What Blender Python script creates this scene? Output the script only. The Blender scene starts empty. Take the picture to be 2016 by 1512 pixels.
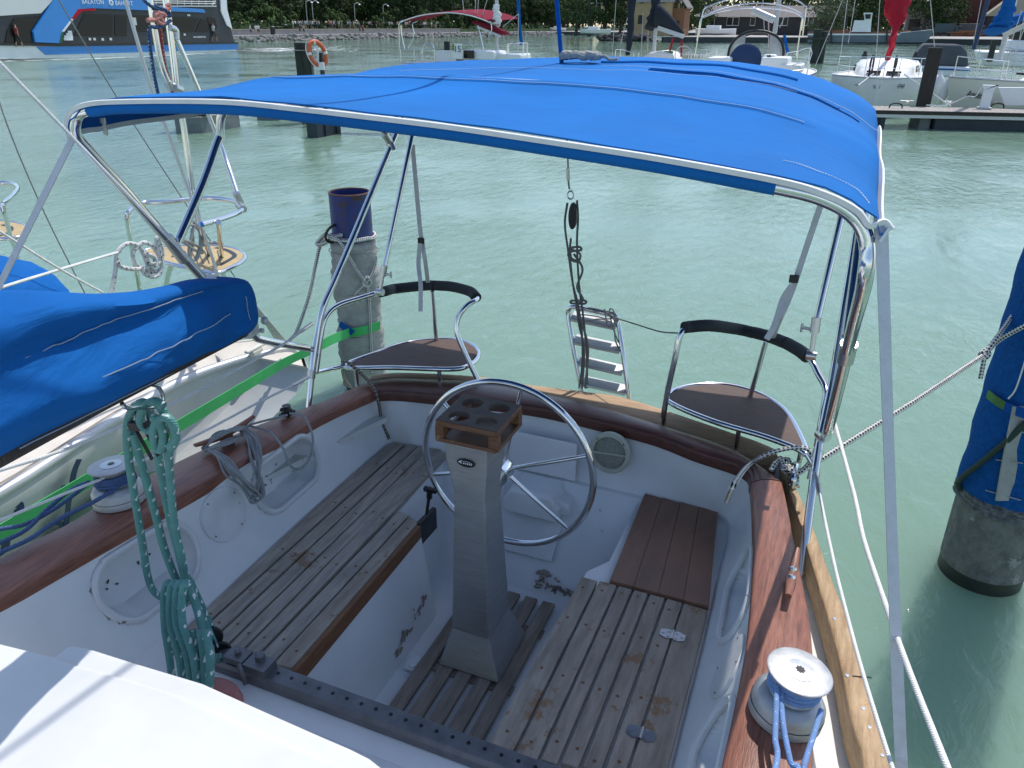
import bpy, bmesh, math, random
from mathutils import Vector, Matrix, noise
random.seed(7)
R = math.radians
S = bpy.context.scene
COL = S.collection
H = 2.9                      # eye height above the water

# ---------------------------------------------------------------- camera
PITCH, YAW, ROLL = R(25), R(22.5), R(0.4)
F, CX, CY = 1515.0, 1008.0, 756.0
_f = Vector((-math.sin(YAW)*math.cos(PITCH), math.cos(YAW)*math.cos(PITCH), -math.sin(PITCH)))
_r0 = Vector((math.cos(YAW), math.sin(YAW), 0)); _u0 = _r0.cross(_f)
_r = _r0*math.cos(ROLL)+_u0*math.sin(ROLL); _u = _u0*math.cos(ROLL)-_r0*math.sin(ROLL)
EYE = Vector((0, 0, H))
cd = bpy.data.cameras.new('camera'); cam = bpy.data.objects.new('camera', cd); COL.objects.link(cam)
cam.matrix_world = Matrix(((_r.x, _u.x, -_f.x, 0), (_r.y, _u.y, -_f.y, 0), (_r.z, _u.z, -_f.z, H), (0, 0, 0, 1)))
cd.sensor_width = 36; cd.lens = 36*F/2016; cd.clip_start = 0.05; cd.clip_end = 6000
S.camera = cam

def ray(px, py): return _r*((px-CX)/F) - _u*((py-CY)/F) + _f
def P(px, py, z=None, x=None, y=None, d=None):
    """the point of the place seen at a photo pixel, on a known height / plane / depth"""
    v = ray(px, py)
    if z is not None: t = (z-H)/v.z
    elif x is not None: t = x/v.x
    elif y is not None: t = y/v.y
    else: t = d
    return EYE + v*t
def PP(px, py, o, n):
    v = ray(px, py); t = (Vector(o)-EYE).dot(n)/v.dot(n)
    return EYE + v*t

# ---------------------------------------------------------------- materials
def mat(name, base, rough=0.5, metal=0.0, var=0.0, vscale=6.0, vstretch=(1, 1, 1), bump=0.0, bscale=60.0,
        bstretch=None, col2=None, spots=None, coat=0.0, spec=0.5, sheen=0.0, detail=4.0, trans=0.0, alpha=1.0, bdist=0.02):
    """principled material with procedural colour variation, dark specks and bump (object coordinates)"""
    m = bpy.data.materials.new(name); m.use_nodes = True
    nt = m.node_tree; N = nt.nodes; L = nt.links
    b = N['Principled BSDF']
    b.inputs['Base Color'].default_value = (*base, 1)
    b.inputs['Roughness'].default_value = rough; b.inputs['Metallic'].default_value = metal
    b.inputs['Coat Weight'].default_value = coat; b.inputs['Coat Roughness'].default_value = 0.25
    b.inputs['Specular IOR Level'].default_value = spec
    if sheen: b.inputs['Sheen Weight'].default_value = sheen
    if trans: b.inputs['Transmission Weight'].default_value = trans
    if alpha < 1: b.inputs['Alpha'].default_value = alpha
    tc = N.new('ShaderNodeTexCoord')
    colout = None
    def mapped(st):
        mp = N.new('ShaderNodeMapping'); mp.inputs['Scale'].default_value = st
        L.new(tc.outputs['Object'], mp.inputs['Vector']); return mp.outputs['Vector']
    if var or col2:
        nz = N.new('ShaderNodeTexNoise'); nz.inputs['Scale'].default_value = vscale; nz.inputs['Detail'].default_value = detail
        nz.inputs['Roughness'].default_value = 0.65
        L.new(mapped(vstretch), nz.inputs['Vector'])
        rp = N.new('ShaderNodeValToRGB')
        c2 = col2 if col2 else tuple(c*(1-var) for c in base)
        c1 = base if col2 else tuple(min(1, c*(1+var*0.6)) for c in base)
        rp.color_ramp.elements[0].position = 0.33; rp.color_ramp.elements[0].color = (*c2, 1)
        rp.color_ramp.elements[1].position = 0.66; rp.color_ramp.elements[1].color = (*c1, 1)
        L.new(nz.outputs['Fac'], rp.inputs['Fac']); colout = rp.outputs['Color']
        mr = N.new('ShaderNodeMapRange'); mr.inputs['To Min'].default_value = max(0, rough-0.12); mr.inputs['To Max'].default_value = min(1, rough+0.12)
        L.new(nz.outputs['Fac'], mr.inputs['Value']); L.new(mr.outputs['Result'], b.inputs['Roughness'])
    if spots:                      # (scale, threshold, colour)
        sc, th, sc_col = spots
        n2 = N.new('ShaderNodeTexNoise'); n2.inputs['Scale'].default_value = sc; n2.inputs['Detail'].default_value = 6
        n2.inputs['Roughness'].default_value = 0.7
        L.new(mapped((1, 1, 1)), n2.inputs['Vector'])
        r2 = N.new('ShaderNodeValToRGB'); r2.color_ramp.elements[0].position = th; r2.color_ramp.elements[0].color = (0, 0, 0, 1)
        r2.color_ramp.elements[1].position = th+0.035; r2.color_ramp.elements[1].color = (1, 1, 1, 1)
        L.new(n2.outputs['Fac'], r2.inputs['Fac'])
        mx = N.new('ShaderNodeMix'); mx.data_type = 'RGBA'
        L.new(r2.outputs['Color'], mx.inputs['Factor'])
        if colout: L.new(colout, mx.inputs[6])
        else: mx.inputs[6].default_value = (*base, 1)
        mx.inputs[7].default_value = (*sc_col, 1); colout = mx.outputs[2]
    if colout: L.new(colout, b.inputs['Base Color'])
    if bump:
        n3 = N.new('ShaderNodeTexNoise'); n3.inputs['Scale'].default_value = bscale; n3.inputs['Detail'].default_value = 3
        L.new(mapped(bstretch or vstretch), n3.inputs['Vector'])
        bp = N.new('ShaderNodeBump'); bp.inputs['Strength'].default_value = bump; bp.inputs['Distance'].default_value = bdist
        L.new(n3.outputs['Fac'], bp.inputs['Height']); L.new(bp.outputs['Normal'], b.inputs['Normal'])
    return m

def rope_mat(name, base, fleck, cu, cv, th, bump=0.6, rough=0.8):
    """braided rope: flecks laid out along the rope's own length (uv)"""
    m = bpy.data.materials.new(name); m.use_nodes = True
    nt = m.node_tree; N = nt.nodes; L = nt.links; b = N['Principled BSDF']
    b.inputs['Roughness'].default_value = rough
    uv = N.new('ShaderNodeUVMap'); sp = N.new('ShaderNodeSeparateXYZ'); L.new(uv.outputs['UV'], sp.inputs[0])
    def mth(op, a, c):
        n = N.new('ShaderNodeMath'); n.operation = op
        for i, q in enumerate((a, c)):
            if q is None: continue
            if isinstance(q, (int, float)): n.inputs[i].default_value = q
            else: L.new(q, n.inputs[i])
        return n.outputs[0]
    nw = N.new('ShaderNodeTexNoise'); nw.inputs['Scale'].default_value = 55; nw.inputs['Detail'].default_value = 1
    tcw = N.new('ShaderNodeTexCoord'); L.new(tcw.outputs['Object'], nw.inputs['Vector'])
    jit = mth('MULTIPLY', mth('SUBTRACT', nw.outputs['Fac'], .5), 2.6 if cv < 25 else .8)
    u2 = mth('ADD', mth('MULTIPLY', sp.outputs['X'], cu*2*math.pi), jit); v2 = mth('ADD', mth('MULTIPLY', sp.outputs['Y'], cv*2*math.pi), jit)
    s1 = mth('SINE', mth('ADD', u2, v2), None); s2 = mth('SINE', mth('SUBTRACT', u2, v2), None)
    pr = mth('MULTIPLY', s1, s2)
    g = mth('GREATER_THAN', pr, th)
    mx = N.new('ShaderNodeMix'); mx.data_type = 'RGBA'; L.new(g, mx.inputs['Factor'])
    nz = N.new('ShaderNodeTexNoise'); nz.inputs['Scale'].default_value = 30
    tc = N.new('ShaderNodeTexCoord'); L.new(tc.outputs['Object'], nz.inputs['Vector'])
    mv = N.new('ShaderNodeMix'); mv.data_type = 'RGBA'; L.new(nz.outputs['Fac'], mv.inputs['Factor'])
    mv.inputs[6].default_value = (*[c*0.7 for c in base], 1); mv.inputs[7].default_value = (*[min(1, c*1.25) for c in base], 1)
    L.new(mv.outputs[2], mx.inputs[6]); mx.inputs[7].default_value = (*fleck, 1)
    L.new(mx.outputs[2], b.inputs['Base Color'])
    bp = N.new('ShaderNodeBump'); bp.inputs['Strength'].default_value = bump; bp.inputs['Distance'].default_value = 0.002
    sb = mth('MULTIPLY', mth('SINE', mth('ADD', mth('MULTIPLY', sp.outputs['X'], 6*2*math.pi), mth('MULTIPLY', sp.outputs['Y'], 160*2*math.pi)), None), 0.5)
    L.new(sb, bp.inputs['Height']); L.new(bp.outputs['Normal'], b.inputs['Normal'])
    return m

M = {}
M['gel'] = mat('white_gelcoat', (.78, .78, .77), .38, var=.06, vscale=3, spots=(34, .73, (.20, .18, .15)), bump=.05, bscale=25)
M['gel_worn'] = mat('worn_white_gelcoat', (.70, .70, .69), .45, var=.12, vscale=4, spots=(11, .66, (.24, .2, .16)), bump=.1, bscale=30)
M['gel_cream'] = mat('cream_gelcoat', (.62, .60, .52), .45, var=.12, vscale=5, spots=(30, .68, (.1, .08, .06)))
M['deck'] = mat('speckled_white_deck', (.72, .70, .66), .6, var=.08, vscale=6, spots=(42, .64, (.26, .22, .17)), bump=.15, bscale=60)
M['hatch'] = mat('chalky_white_paint', (.66, .66, .65), .42, var=.07, vscale=2.5, spots=(16, .705, (.34, .33, .31)), bump=.05, bscale=14)
M['teak_grey'] = mat('weathered_teak', (.46, .395, .325), .8, vscale=5, vstretch=(9, 1.2, 9), col2=(.27, .235, .195), bump=.4, bscale=22, bstretch=(9, .8, 9), spots=(4.2, .60, (.27, .18, .12)), detail=6, bdist=.01)
M['teak_grey2'] = mat('worn_brown_teak', (.44, .365, .29), .8, vscale=5, vstretch=(7, 1.0, 7), col2=(.265, .215, .165), bump=.4, bscale=22, bstretch=(9, .8, 9), spots=(6, .60, (.30, .17, .09)), detail=6, bdist=.01)
M['teak_edge'] = mat('bare_teak_edge', (.24, .105, .042), .6, vscale=8, vstretch=(6, 1, 6), col2=(.15, .06, .025), bump=.2, bscale=30)
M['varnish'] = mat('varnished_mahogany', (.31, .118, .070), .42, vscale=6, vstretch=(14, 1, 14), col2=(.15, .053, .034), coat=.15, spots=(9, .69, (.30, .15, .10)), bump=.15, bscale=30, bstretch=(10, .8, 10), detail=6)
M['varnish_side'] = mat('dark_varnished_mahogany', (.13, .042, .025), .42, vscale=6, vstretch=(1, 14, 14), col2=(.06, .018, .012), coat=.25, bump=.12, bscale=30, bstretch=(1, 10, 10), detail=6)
M['rail'] = mat('bare_pale_teak', (.50, .35, .20), .7, vscale=5, vstretch=(10, 1.5, 10), col2=(.28, .17, .085), spots=(14, .62, (.40, .22, .11)), bump=.2, bscale=25, bstretch=(10, 1, 10), detail=6)
M['rail_x'] = mat('bare_pale_teak_across', (.46, .31, .18), .7, vscale=5, vstretch=(1.5, 10, 10), col2=(.30, .185, .10), bump=.2, bscale=25, bstretch=(1, 10, 10), detail=6)
M['ply'] = mat('brown_plywood', (.25, .13, .082), .5, var=.25, vscale=5, vstretch=(3, 1, 3), spots=(5, .66, (.17, .12, .09)), bump=.05)
M['seat_teak'] = mat('dark_teak_board', (.115, .062, .042), .65, vscale=5, vstretch=(1.2, 12, 8), col2=(.06, .034, .026), bump=.25, bscale=22, bstretch=(1, 12, 8), detail=6)
M['holder'] = mat('scuffed_varnished_teak', (.20, .092, .045), .5, vscale=7, vstretch=(1, 3, 8), col2=(.13, .048, .02), coat=.2, spots=(24, .63, (.36, .25, .15)), bump=.1)
M['holder_top'] = mat('greyed_teak_top', (.15, .115, .09), .7, vscale=8, vstretch=(1, 6, 1), col2=(.085, .065, .055), bump=.2)
M['steel'] = mat('polished_steel', (.70, .71, .72), .14, 1.0, var=.06, vscale=8)
M['steel_dull'] = mat('dull_steel', (.55, .55, .55), .32, 1.0, var=.15, vscale=14)
M['brushed'] = mat('brushed_steel', (.52, .52, .515), .48, 1.0, var=.12, vscale=5, vstretch=(2, 2, 14), bump=.05, bscale=60, bstretch=(1, 1, 8))
M['alloy'] = mat('winch_alloy', (.50, .50, .505), .55, .85, var=.12, vscale=22, spots=(40, .68, (.35, .33, .31)), bump=.05)
M['alloy_rail'] = mat('anodised_track', (.20, .20, .21), .5, .7, var=.2, vscale=16)
M['alu'] = mat('painted_alloy', (.52, .53, .54), .45, .5, var=.1, vscale=6)
def canvas(name, c, rough=.85):
    return mat(name, c, rough, var=.15, vscale=1.3, bump=.25, bscale=420, spots=(26, .745, tuple(min(1, q*1.2+.03) for q in c)), spec=.12, bdist=.002)
M['canvas'] = canvas('blue_canvas', (.012, .150, .46))
M['canvas_boom'] = canvas('blue_boom_canvas', (.007, .105, .36))
def crease(m, sc=(2.2, 9, 9), st=.55, dist=.03):
    nt = m.node_tree; N = nt.nodes; L = nt.links; b = N['Principled BSDF']
    tc = N.new('ShaderNodeTexCoord'); mp = N.new('ShaderNodeMapping'); mp.inputs['Scale'].default_value = sc; mp.inputs['Rotation'].default_value = (.35, .5, .2); L.new(tc.outputs['Object'], mp.inputs['Vector'])
    n = N.new('ShaderNodeTexNoise'); n.inputs['Scale'].default_value = 1.6; n.inputs['Detail'].default_value = 5; n.inputs['Distortion'].default_value = .6; L.new(mp.outputs['Vector'], n.inputs['Vector'])
    bp = N.new('ShaderNodeBump'); bp.inputs['Strength'].default_value = st; bp.inputs['Distance'].default_value = dist; L.new(n.outputs['Fac'], bp.inputs['Height'])
    old = [l for l in nt.links if l.to_socket == b.inputs['Normal']]
    if old: L.new(old[0].from_socket, bp.inputs['Normal'])
    L.new(bp.outputs['Normal'], b.inputs['Normal'])
crease(M['canvas_boom'], (2.5, 2.5, 9), .5, .03); crease(M['canvas'], (1.2, 1.6, 1.2), .35, .03)
M['canvas_under'] = canvas('darker_blue_canvas', (.010, .08, .32))  # darker blue than the canopy top, used on its underside
M['stitch'] = mat('white_stitching', (.75, .75, .74), .8); M['stitch_dull'] = mat('dull_stitching', (.34, .42, .52), .8)
M['piping'] = mat('white_webbing', (.78, .78, .77), .75, var=.06, vscale=20, bump=.3, bscale=260, bdist=.002)
M['strap'] = mat('grey_webbing', (.60, .60, .61), .8, var=.08, vscale=30, bump=.4, bscale=320, bdist=.002)
M['foam'] = mat('black_foam', (.030, .034, .038), .85, bump=.2, bscale=120)
M['black'] = mat('black_plastic', (.010, .011, .013), .4, var=.2, vscale=10)
M['blackwrap'] = mat('dark_rubber', (.02, .021, .023), .7)
M['grey_plastic'] = mat('grey_plastic', (.30, .31, .32), .5, var=.1)
M['speaker'] = mat('beige_speaker_plastic', (.46, .46, .37), .55, var=.06, vscale=10)
M['mesh'] = mat('speaker_cloth', (.27, .27, .22), .9, var=.25, vscale=90, bump=.5, bscale=220, bdist=.003)
M['white_rope'] = rope_mat('white_rope', (.82, .81, .77), (.62, .61, .58), 2, 60, .5)
M['grey_rope'] = rope_mat('grey_rope', (.34, .34, .33), (.20, .20, .20), 2, 60, .6)
M['dark_rope'] = rope_mat('dark_grey_rope', (.19, .19, .18), (.06, .06, .06), 2, 60, .6)
M['teal_rope'] = rope_mat('teal_rope', (.11, .29, .265), (.70, .74, .72), 1, 10, .82)
M['blue_rope'] = rope_mat('blue_rope', (.20, .33, .60), (.55, .62, .72), 1, 16, .95)
M['navy_rope'] = rope_mat('navy_rope', (.06, .11, .24), (.14, .19, .34), 1, 30, .8)
M['braid'] = rope_mat('black_and_white_braid', (.70, .69, .65), (.02, .02, .022), 2, 30, .12)
M['braid_dark'] = rope_mat('tan_and_black_braid', (.30, .26, .20), (.02, .02, .02), 2, 26, .15)
M['fleck_white'] = rope_mat('white_rope_dark_flecks', (.62, .61, .59), (.10, .07, .09), 1, 14, .8)
M['pink_rope'] = rope_mat('salmon_rope', (.55, .22, .19), (.6, .3, .27), 1, 20, .7)
M['blue_fleck'] = rope_mat('dark_blue_rope_white_flecks', (.02, .06, .15), (.6, .62, .65), 1, 22, .8)
M['red_rope'] = rope_mat('red_rope', (.35, .05, .05), (.5, .3, .3), 1, 20, .7)
M['wire'] = mat('rigging_wire', (.25, .25, .25), .45, .8)
M['wire_grey'] = mat('coated_wire', (.55, .55, .54), .5)
M['green'] = mat('green_webbing', (.06, .46, .13), .7, var=.1, vscale=8, bump=.6, bscale=170, bdist=.003)
M['pink'] = mat('pink_cloth', (.50, .21, .19), .9, bump=.3, bscale=200)
M['pile_blue'] = mat('rusty_blue_paint', (.014, .022, .13), .45, vscale=7, vstretch=(1, 1, .25), col2=(.02, .035, .16), spots=(5, .56, (.05, .026, .018)), bump=.1)
M['rust'] = mat('rusty_steel', (.12, .055, .03), .8, var=.4, vscale=12)
M['wrap'] = mat('grey_carpet_wrap', (.335, .33, .31), .95, var=.22, vscale=7, spots=(8, .66, (.15, .145, .14)), bump=.5, bscale=14, bdist=.03)
M['carpet'] = mat('blue_carpet', (.010, .095, .33), 1.0, var=.22, vscale=40, bump=1.0, bscale=130, bdist=.012, spec=.1)
M['pile_stone'] = mat('scaly_grey_pile', (.165, .165, .15), .9, var=.4, vscale=14, vstretch=(1, 1, .7), spots=(7, .60, (.29, .28, .26)), bump=.6, bscale=40)
M['pile_wet'] = mat('wet_algae_steel', (.025, .03, .022), .4, var=.3, vscale=10)
M['timber'] = mat('tarred_timber', (.055, .045, .038), .9, vscale=4, vstretch=(8, 8, .6), col2=(.03, .026, .024), bump=.5, bscale=20, bstretch=(8, 8, .5))
M['timber_green'] = mat('mossy_timber', (.050, .058, .045), .9, vscale=4, vstretch=(8, 8, .6), col2=(.025, .03, .026), bump=.5, bscale=10, bstretch=(8, 8, .5))
M['planks'] = mat('grey_deck_planks', (.40, .37, .34), .85, vscale=3, vstretch=(8, 1, 1), col2=(.25, .23, .21), bump=.3)
M['float'] = mat('dark_float_plastic', (.025, .035, .05), .6, var=.3, vscale=2)
M['float_grey'] = mat('grey_concrete_float', (.17, .19, .19), .8, var=.2, vscale=3)
M['orange'] = mat('orange_lifebuoy', (.62, .13, .05), .5, var=.1)
M['white'] = mat('white_paint', (.78, .78, .77), .4, var=.04, vscale=2)
M['offwhite'] = mat('grey_white_paint', (.78, .78, .77), .45, var=.06, vscale=1.5)
M['hull_grey'] = mat('dull_grey_hull', (.47, .475, .46), .35, var=.08, vscale=2.5, vstretch=(2, 2, .5), spots=(5, .66, (.45, .47, .44)), coat=.3)
M['deck_beige'] = mat('beige_deck', (.60, .55, .48), .6, var=.1, vscale=5)
M['teak_new'] = mat('synthetic_teak', (.44, .33, .17), .7, var=.12, vscale=12)
M['navy'] = mat('dark_blue_vinyl', (.012, .035, .10), .5)
M['letter_dark'] = mat('dark_lettering', (.03, .035, .04), .5)
M['letter_white'] = mat('white_lettering', (.8, .8, .8), .5)
M['glass_dark'] = mat('dark_glass', (.010, .011, .014), .2, spec=.3)
M['clear_vinyl'] = mat('clear_vinyl', (.55, .58, .58), .15, var=.2, vscale=2, alpha=.62)

# ---------------------------------------------------------------- mesh builder
def catmull(pts, sub=6, closed=False):
    pts = [Vector(p) for p in pts]; n = len(pts)
    if n < 3: return pts
    out = []
    rng = n if closed else n-1
    for i in range(rng):
        p0 = pts[(i-1) % n] if (closed or i > 0) else pts[0]*2-pts[1]
        p1 = pts[i]; p2 = pts[(i+1) % n]
        p3 = pts[(i+2) % n] if (closed or i+2 < n) else pts[-1]*2-pts[-2]
        for k in range(sub):
            t = k/sub; t2 = t*t; t3 = t2*t
            out.append(0.5*((2*p1)+(p2-p0)*t+(2*p0-5*p1+4*p2-p3)*t2+(3*p1-p0-3*p2+p3)*t3))
    if not closed: out.append(pts[-1])
    return out
def rounded(pts, r, sub=6):
    """polyline with its corners rounded by radius r (bent tube)"""
    pts = [Vector(p) for p in pts]; out = [pts[0]]
    for i in range(1, len(pts)-1):
        a, b, c = pts[i-1], pts[i], pts[i+1]
        ra = min(r, (a-b).length*.48, (c-b).length*.48)
        s = b+(a-b).normalized()*ra; e = b+(c-b).normalized()*ra
        for k in range(sub+1):
            t = k/sub; out.append(s*(1-t)**2+b*2*t*(1-t)+e*t*t)
    out.append(pts[-1]); return out
def resample(pts, step):
    pts = [Vector(p) for p in pts]; L = [0]
    for a, b in zip(pts, pts[1:]): L.append(L[-1]+(b-a).length)
    n = max(2, int(L[-1]/step)+1); out = []; j = 0
    for i in range(n):
        s = L[-1]*i/(n-1)
        while j < len(L)-2 and L[j+1] < s: j += 1
        t = (s-L[j])/max(1e-9, L[j+1]-L[j]); out.append(pts[j].lerp(pts[j+1], min(1, t)))
    return out

class MB:
    def __init__(s): s.v = []; s.f = []; s.uv = {}; s.mi = {}; s.cur = 0
    def face(s, idx, uv=None):
        s.f.append(tuple(idx))
        if uv: s.uv[len(s.f)-1] = uv
        if s.cur: s.mi[len(s.f)-1] = s.cur
    def add(s, vs):
        b = len(s.v); s.v.extend(Vector(q) for q in vs); return b
    def box(s, c, size, rz=0.0, m=None):
        c = Vector(c); hx, hy, hz = size[0]/2, size[1]/2, size[2]/2
        rm = m if m else Matrix.Rotation(rz, 3, 'Z')
        b = s.add([c+rm @ Vector((x*hx, y*hy, z*hz)) for z in (-1, 1) for y in (-1, 1) for x in (-1, 1)])
        for q in ((0, 2, 3, 1), (4, 5, 7, 6), (0, 1, 5, 4), (2, 6, 7, 3), (0, 4, 6, 2), (1, 3, 7, 5)): s.face([b+i for i in q])
        return s
    def bar(s, a, b_, w, h, up=(0, 0, 1)):
        a = Vector(a); b_ = Vector(b_); d = (b_-a).normalized(); up = Vector(up)
        sd = d.cross(up).normalized(); up2 = sd.cross(d)
        m = Matrix((d, sd, up2)).transposed()
        return s.box((a+b_)/2, ((b_-a).length, w, h), m=m)
    def prism(s, poly, ext):
        """polygon (list of 3-d points) extruded by the vector ext"""
        poly = [Vector(p) for p in poly]; ext = Vector(ext); n = len(poly)
        nrm = Vector((0, 0, 0))
        for i in range(n): nrm += poly[i].cross(poly[(i+1) % n])
        if nrm.dot(ext) < 0: poly = poly[::-1]
        b = s.add(poly); t = s.add([p+ext for p in poly])
        s.face([b+i for i in range(n)][::-1]); s.face([t+i for i in range(n)])
        for i in range(n):
            j = (i+1) % n; s.face([b+i, b+j, t+j, t+i])
        return s
    def rings(s, rings, closed_ring=True, cap=True, loop=False, uv=None):
        n = len(rings[0]); base = [s.add(r) for r in rings]; m = len(rings)
        for i in range(m if loop else m-1):
            i2 = (i+1) % m
            for k in range(n if closed_ring else n-1):
                k2 = (k+1) % n
                u = None
                if uv: u = [(k/n, uv[i]), ((k+1)/n, uv[i]), ((k+1)/n, uv[i+1]), (k/n, uv[i+1])]
                s.face([base[i]+k, base[i]+k2, base[i2]+k2, base[i2]+k], u)
        if cap and closed_ring and not loop:
            s.face([base[0]+k for k in range(n)][::-1]); s.face([base[-1]+k for k in range(n)])
        return s
    def tube(s, pts, r, n=10, sub=6, closed=False, smooth=True, cap=True):
        p = catmull(pts, sub, closed) if smooth and len(pts) > 2 else [Vector(q) for q in pts]
        q = [p[0]]
        for a in p[1:]:
            if (a-q[-1]).length > 1e-5: q.append(a)
        p = q; m = len(p)
        rr = r if callable(r) else (lambda t: r)
        tan = []
        for i in range(m):
            a = p[(i-1) % m] if (closed or i > 0) else p[i]; b = p[(i+1) % m] if (closed or i < m-1) else p[i]
            d = (b-a); tan.append(d.normalized() if d.length > 1e-9 else Vector((0, 0, 1)))
        ref = Vector((0, 0, 1)) if abs(tan[0].z) < .9 else Vector((1, 0, 0))
        nx = tan[0].cross(ref).normalized(); rings = []; L = [0.0]
        for i in range(m):
            if i:
                nx = (nx-tan[i]*nx.dot(tan[i]))
                nx = nx.normalized() if nx.length > 1e-6 else tan[i].orthogonal().normalized()
                L.append(L[-1]+(p[i]-p[i-1]).length)
            ny = tan[i].cross(nx); q = rr(i/max(1, m-1))
            rings.append([p[i]+(nx*math.cos(2*math.pi*k/n)+ny*math.sin(2*math.pi*k/n))*q for k in range(n)])
        if closed: L.append(L[-1]+(p[0]-p[-1]).length)
        return s.rings(rings, True, cap, closed, L)
    def lathe(s, prof, c, axis=(0, 0, 1), n=32, cap=True):
        """profile [(radius, height)] turned about an axis through c"""
        c = Vector(c); ax = Vector(axis).normalized(); a = ax.orthogonal().normalized(); b = ax.cross(a)
        return s.rings([[c+ax*h+(a*math.cos(2*math.pi*k/n)+b*math.sin(2*math.pi*k/n))*r for k in range(n)] for r, h in prof], True, cap)
    def ribbon(s, pts, w, side, th=.003, sub=1):
        pts = catmull(pts, sub) if sub > 1 else [Vector(p) for p in pts]
        side = [Vector(q).normalized() for q in side] if isinstance(side[0], (tuple, list, Vector)) else [Vector(side).normalized()]*len(pts)
        rg = []
        for i, p in enumerate(pts):
            d = (pts[min(i+1, len(pts)-1)]-pts[max(i-1, 0)]).normalized()
            sd = side[i] if len(side) == len(pts) else side[min(len(side)-1, int(i*len(side)/len(pts)))]
            sd = (sd-d*sd.dot(d)).normalized(); nn = d.cross(sd)
            rg.append([p+sd*w/2+nn*th/2, p-sd*w/2+nn*th/2, p-sd*w/2-nn*th/2, p+sd*w/2-nn*th/2])
        return s.rings(rg)
    def grid(s, rows, th=None):
        """open sheet from rows of points; th = thickness vector for a closed slab"""
        if th is None: return s.rings(rows, closed_ring=False, cap=False)
        th = Vector(th)
        return s.rings([list(r)+[q+th for q in reversed([Vector(a) for a in r])] for r in rows])
    def build(s, name, m, parent=None, smooth=False, bevel=0.0, seg=2, recalc=True, angle=40, base=None):
        me = bpy.data.meshes.new(name)
        off = Vector((0, 0, 0))
        if parent is None and base is None and s.v:
            xs = [q.x for q in s.v]; ys = [q.y for q in s.v]; zs = [q.z for q in s.v]
            off = Vector(((min(xs)+max(xs))/2, (min(ys)+max(ys))/2, min(zs)))
        elif base is not None: off = Vector(base)
        me.from_pydata([q-off for q in s.v], [], s.f)
        if s.uv:
            ul = me.uv_layers.new(name='UVMap')
            for fi, u in s.uv.items():
                pl = me.polygons[fi]
                for k, li in enumerate(pl.loop_indices): ul.data[li].uv = u[k]
        mats = m if isinstance(m, (list, tuple)) else [m]
        for q in mats: me.materials.append(q)
        for fi, k in s.mi.items(): me.polygons[fi].material_index = k
        if recalc:
            bm = bmesh.new(); bm.from_mesh(me); bmesh.ops.recalc_face_normals(bm, faces=bm.faces); bm.to_mesh(me); bm.free()
        if smooth:
            me.shade_smooth() if hasattr(me, 'shade_smooth') else None
            for pl in me.polygons: pl.use_smooth = True
            if angle and angle < 180:
                try: me.set_sharp_from_angle(angle=R(angle))
                except Exception: pass
        o = bpy.data.objects.new(name, me); COL.objects.link(o)
        if parent is not None:
            o.parent = parent
            top = parent
            lo = Vector((0, 0, 0))
            while top is not None: lo += top.location; top = top.parent
            o.location = -lo
        else: o.location = off
        if bevel:
            bv = o.modifiers.new('bevel', 'BEVEL'); bv.width = bevel; bv.segments = seg; bv.limit_method = 'ANGLE'; bv.angle_limit = R(35)
        return o

def tag(o, label, cat, group=None, kind=None):
    o['label'] = label; o['category'] = cat
    if group: o['group'] = group
    if kind: o['kind'] = kind
    return o
def thing(name, label, cat, loc=(0, 0, 0), group=None):
    o = bpy.data.objects.new(name, None); COL.objects.link(o); o.empty_display_size = .2
    o.location = loc
    return tag(o, label, cat, group)
def structure(o):
    o['kind'] = 'structure'; return o
def copy_tree(o, parent=None):
    c = o.copy(); COL.objects.link(c)
    if parent is not None: c.parent = parent
    for ch in list(o.children): copy_tree(ch, c)
    return c
def text_mb(txt, o, xdir, ydir, size, th=.01, shear=0.0, align='LEFT'):
    """lettering as real thin solid: returns an MB of the word laid on a plane"""
    cu = bpy.data.curves.new('word', 'FONT'); cu.body = txt; cu.size = size; cu.extrude = 0; cu.shear = shear; cu.align_x = align
    cu.resolution_u = 3
    ob = bpy.data.objects.new('word', cu); COL.objects.link(ob)
    dg = bpy.context.evaluated_depsgraph_get(); dg.update()
    me = bpy.data.meshes.new_from_object(ob.evaluated_get(dg))
    o = Vector(o); xd = Vector(xdir).normalized(); yd = Vector(ydir).normalized(); nn = xd.cross(yd)
    mb = MB()
    for lift in (0, 1):
        b = mb.add([o+xd*q.co.x+yd*q.co.y+nn*th*lift for q in me.vertices])
        for pl in me.polygons: mb.face([b+i for i in (pl.vertices if lift else reversed(pl.vertices))])
    nv = len(me.vertices)
    bm = bmesh.new(); bm.from_mesh(me)
    for e in bm.edges:
        if len(e.link_faces) == 1: mb.face([e.verts[0].index, e.verts[1].index, nv+e.verts[1].index, nv+e.verts[0].index])
    bm.free()
    bpy.data.objects.remove(ob); bpy.data.curves.remove(cu); bpy.data.meshes.remove(me)
    return mb
V = Vector
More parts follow.
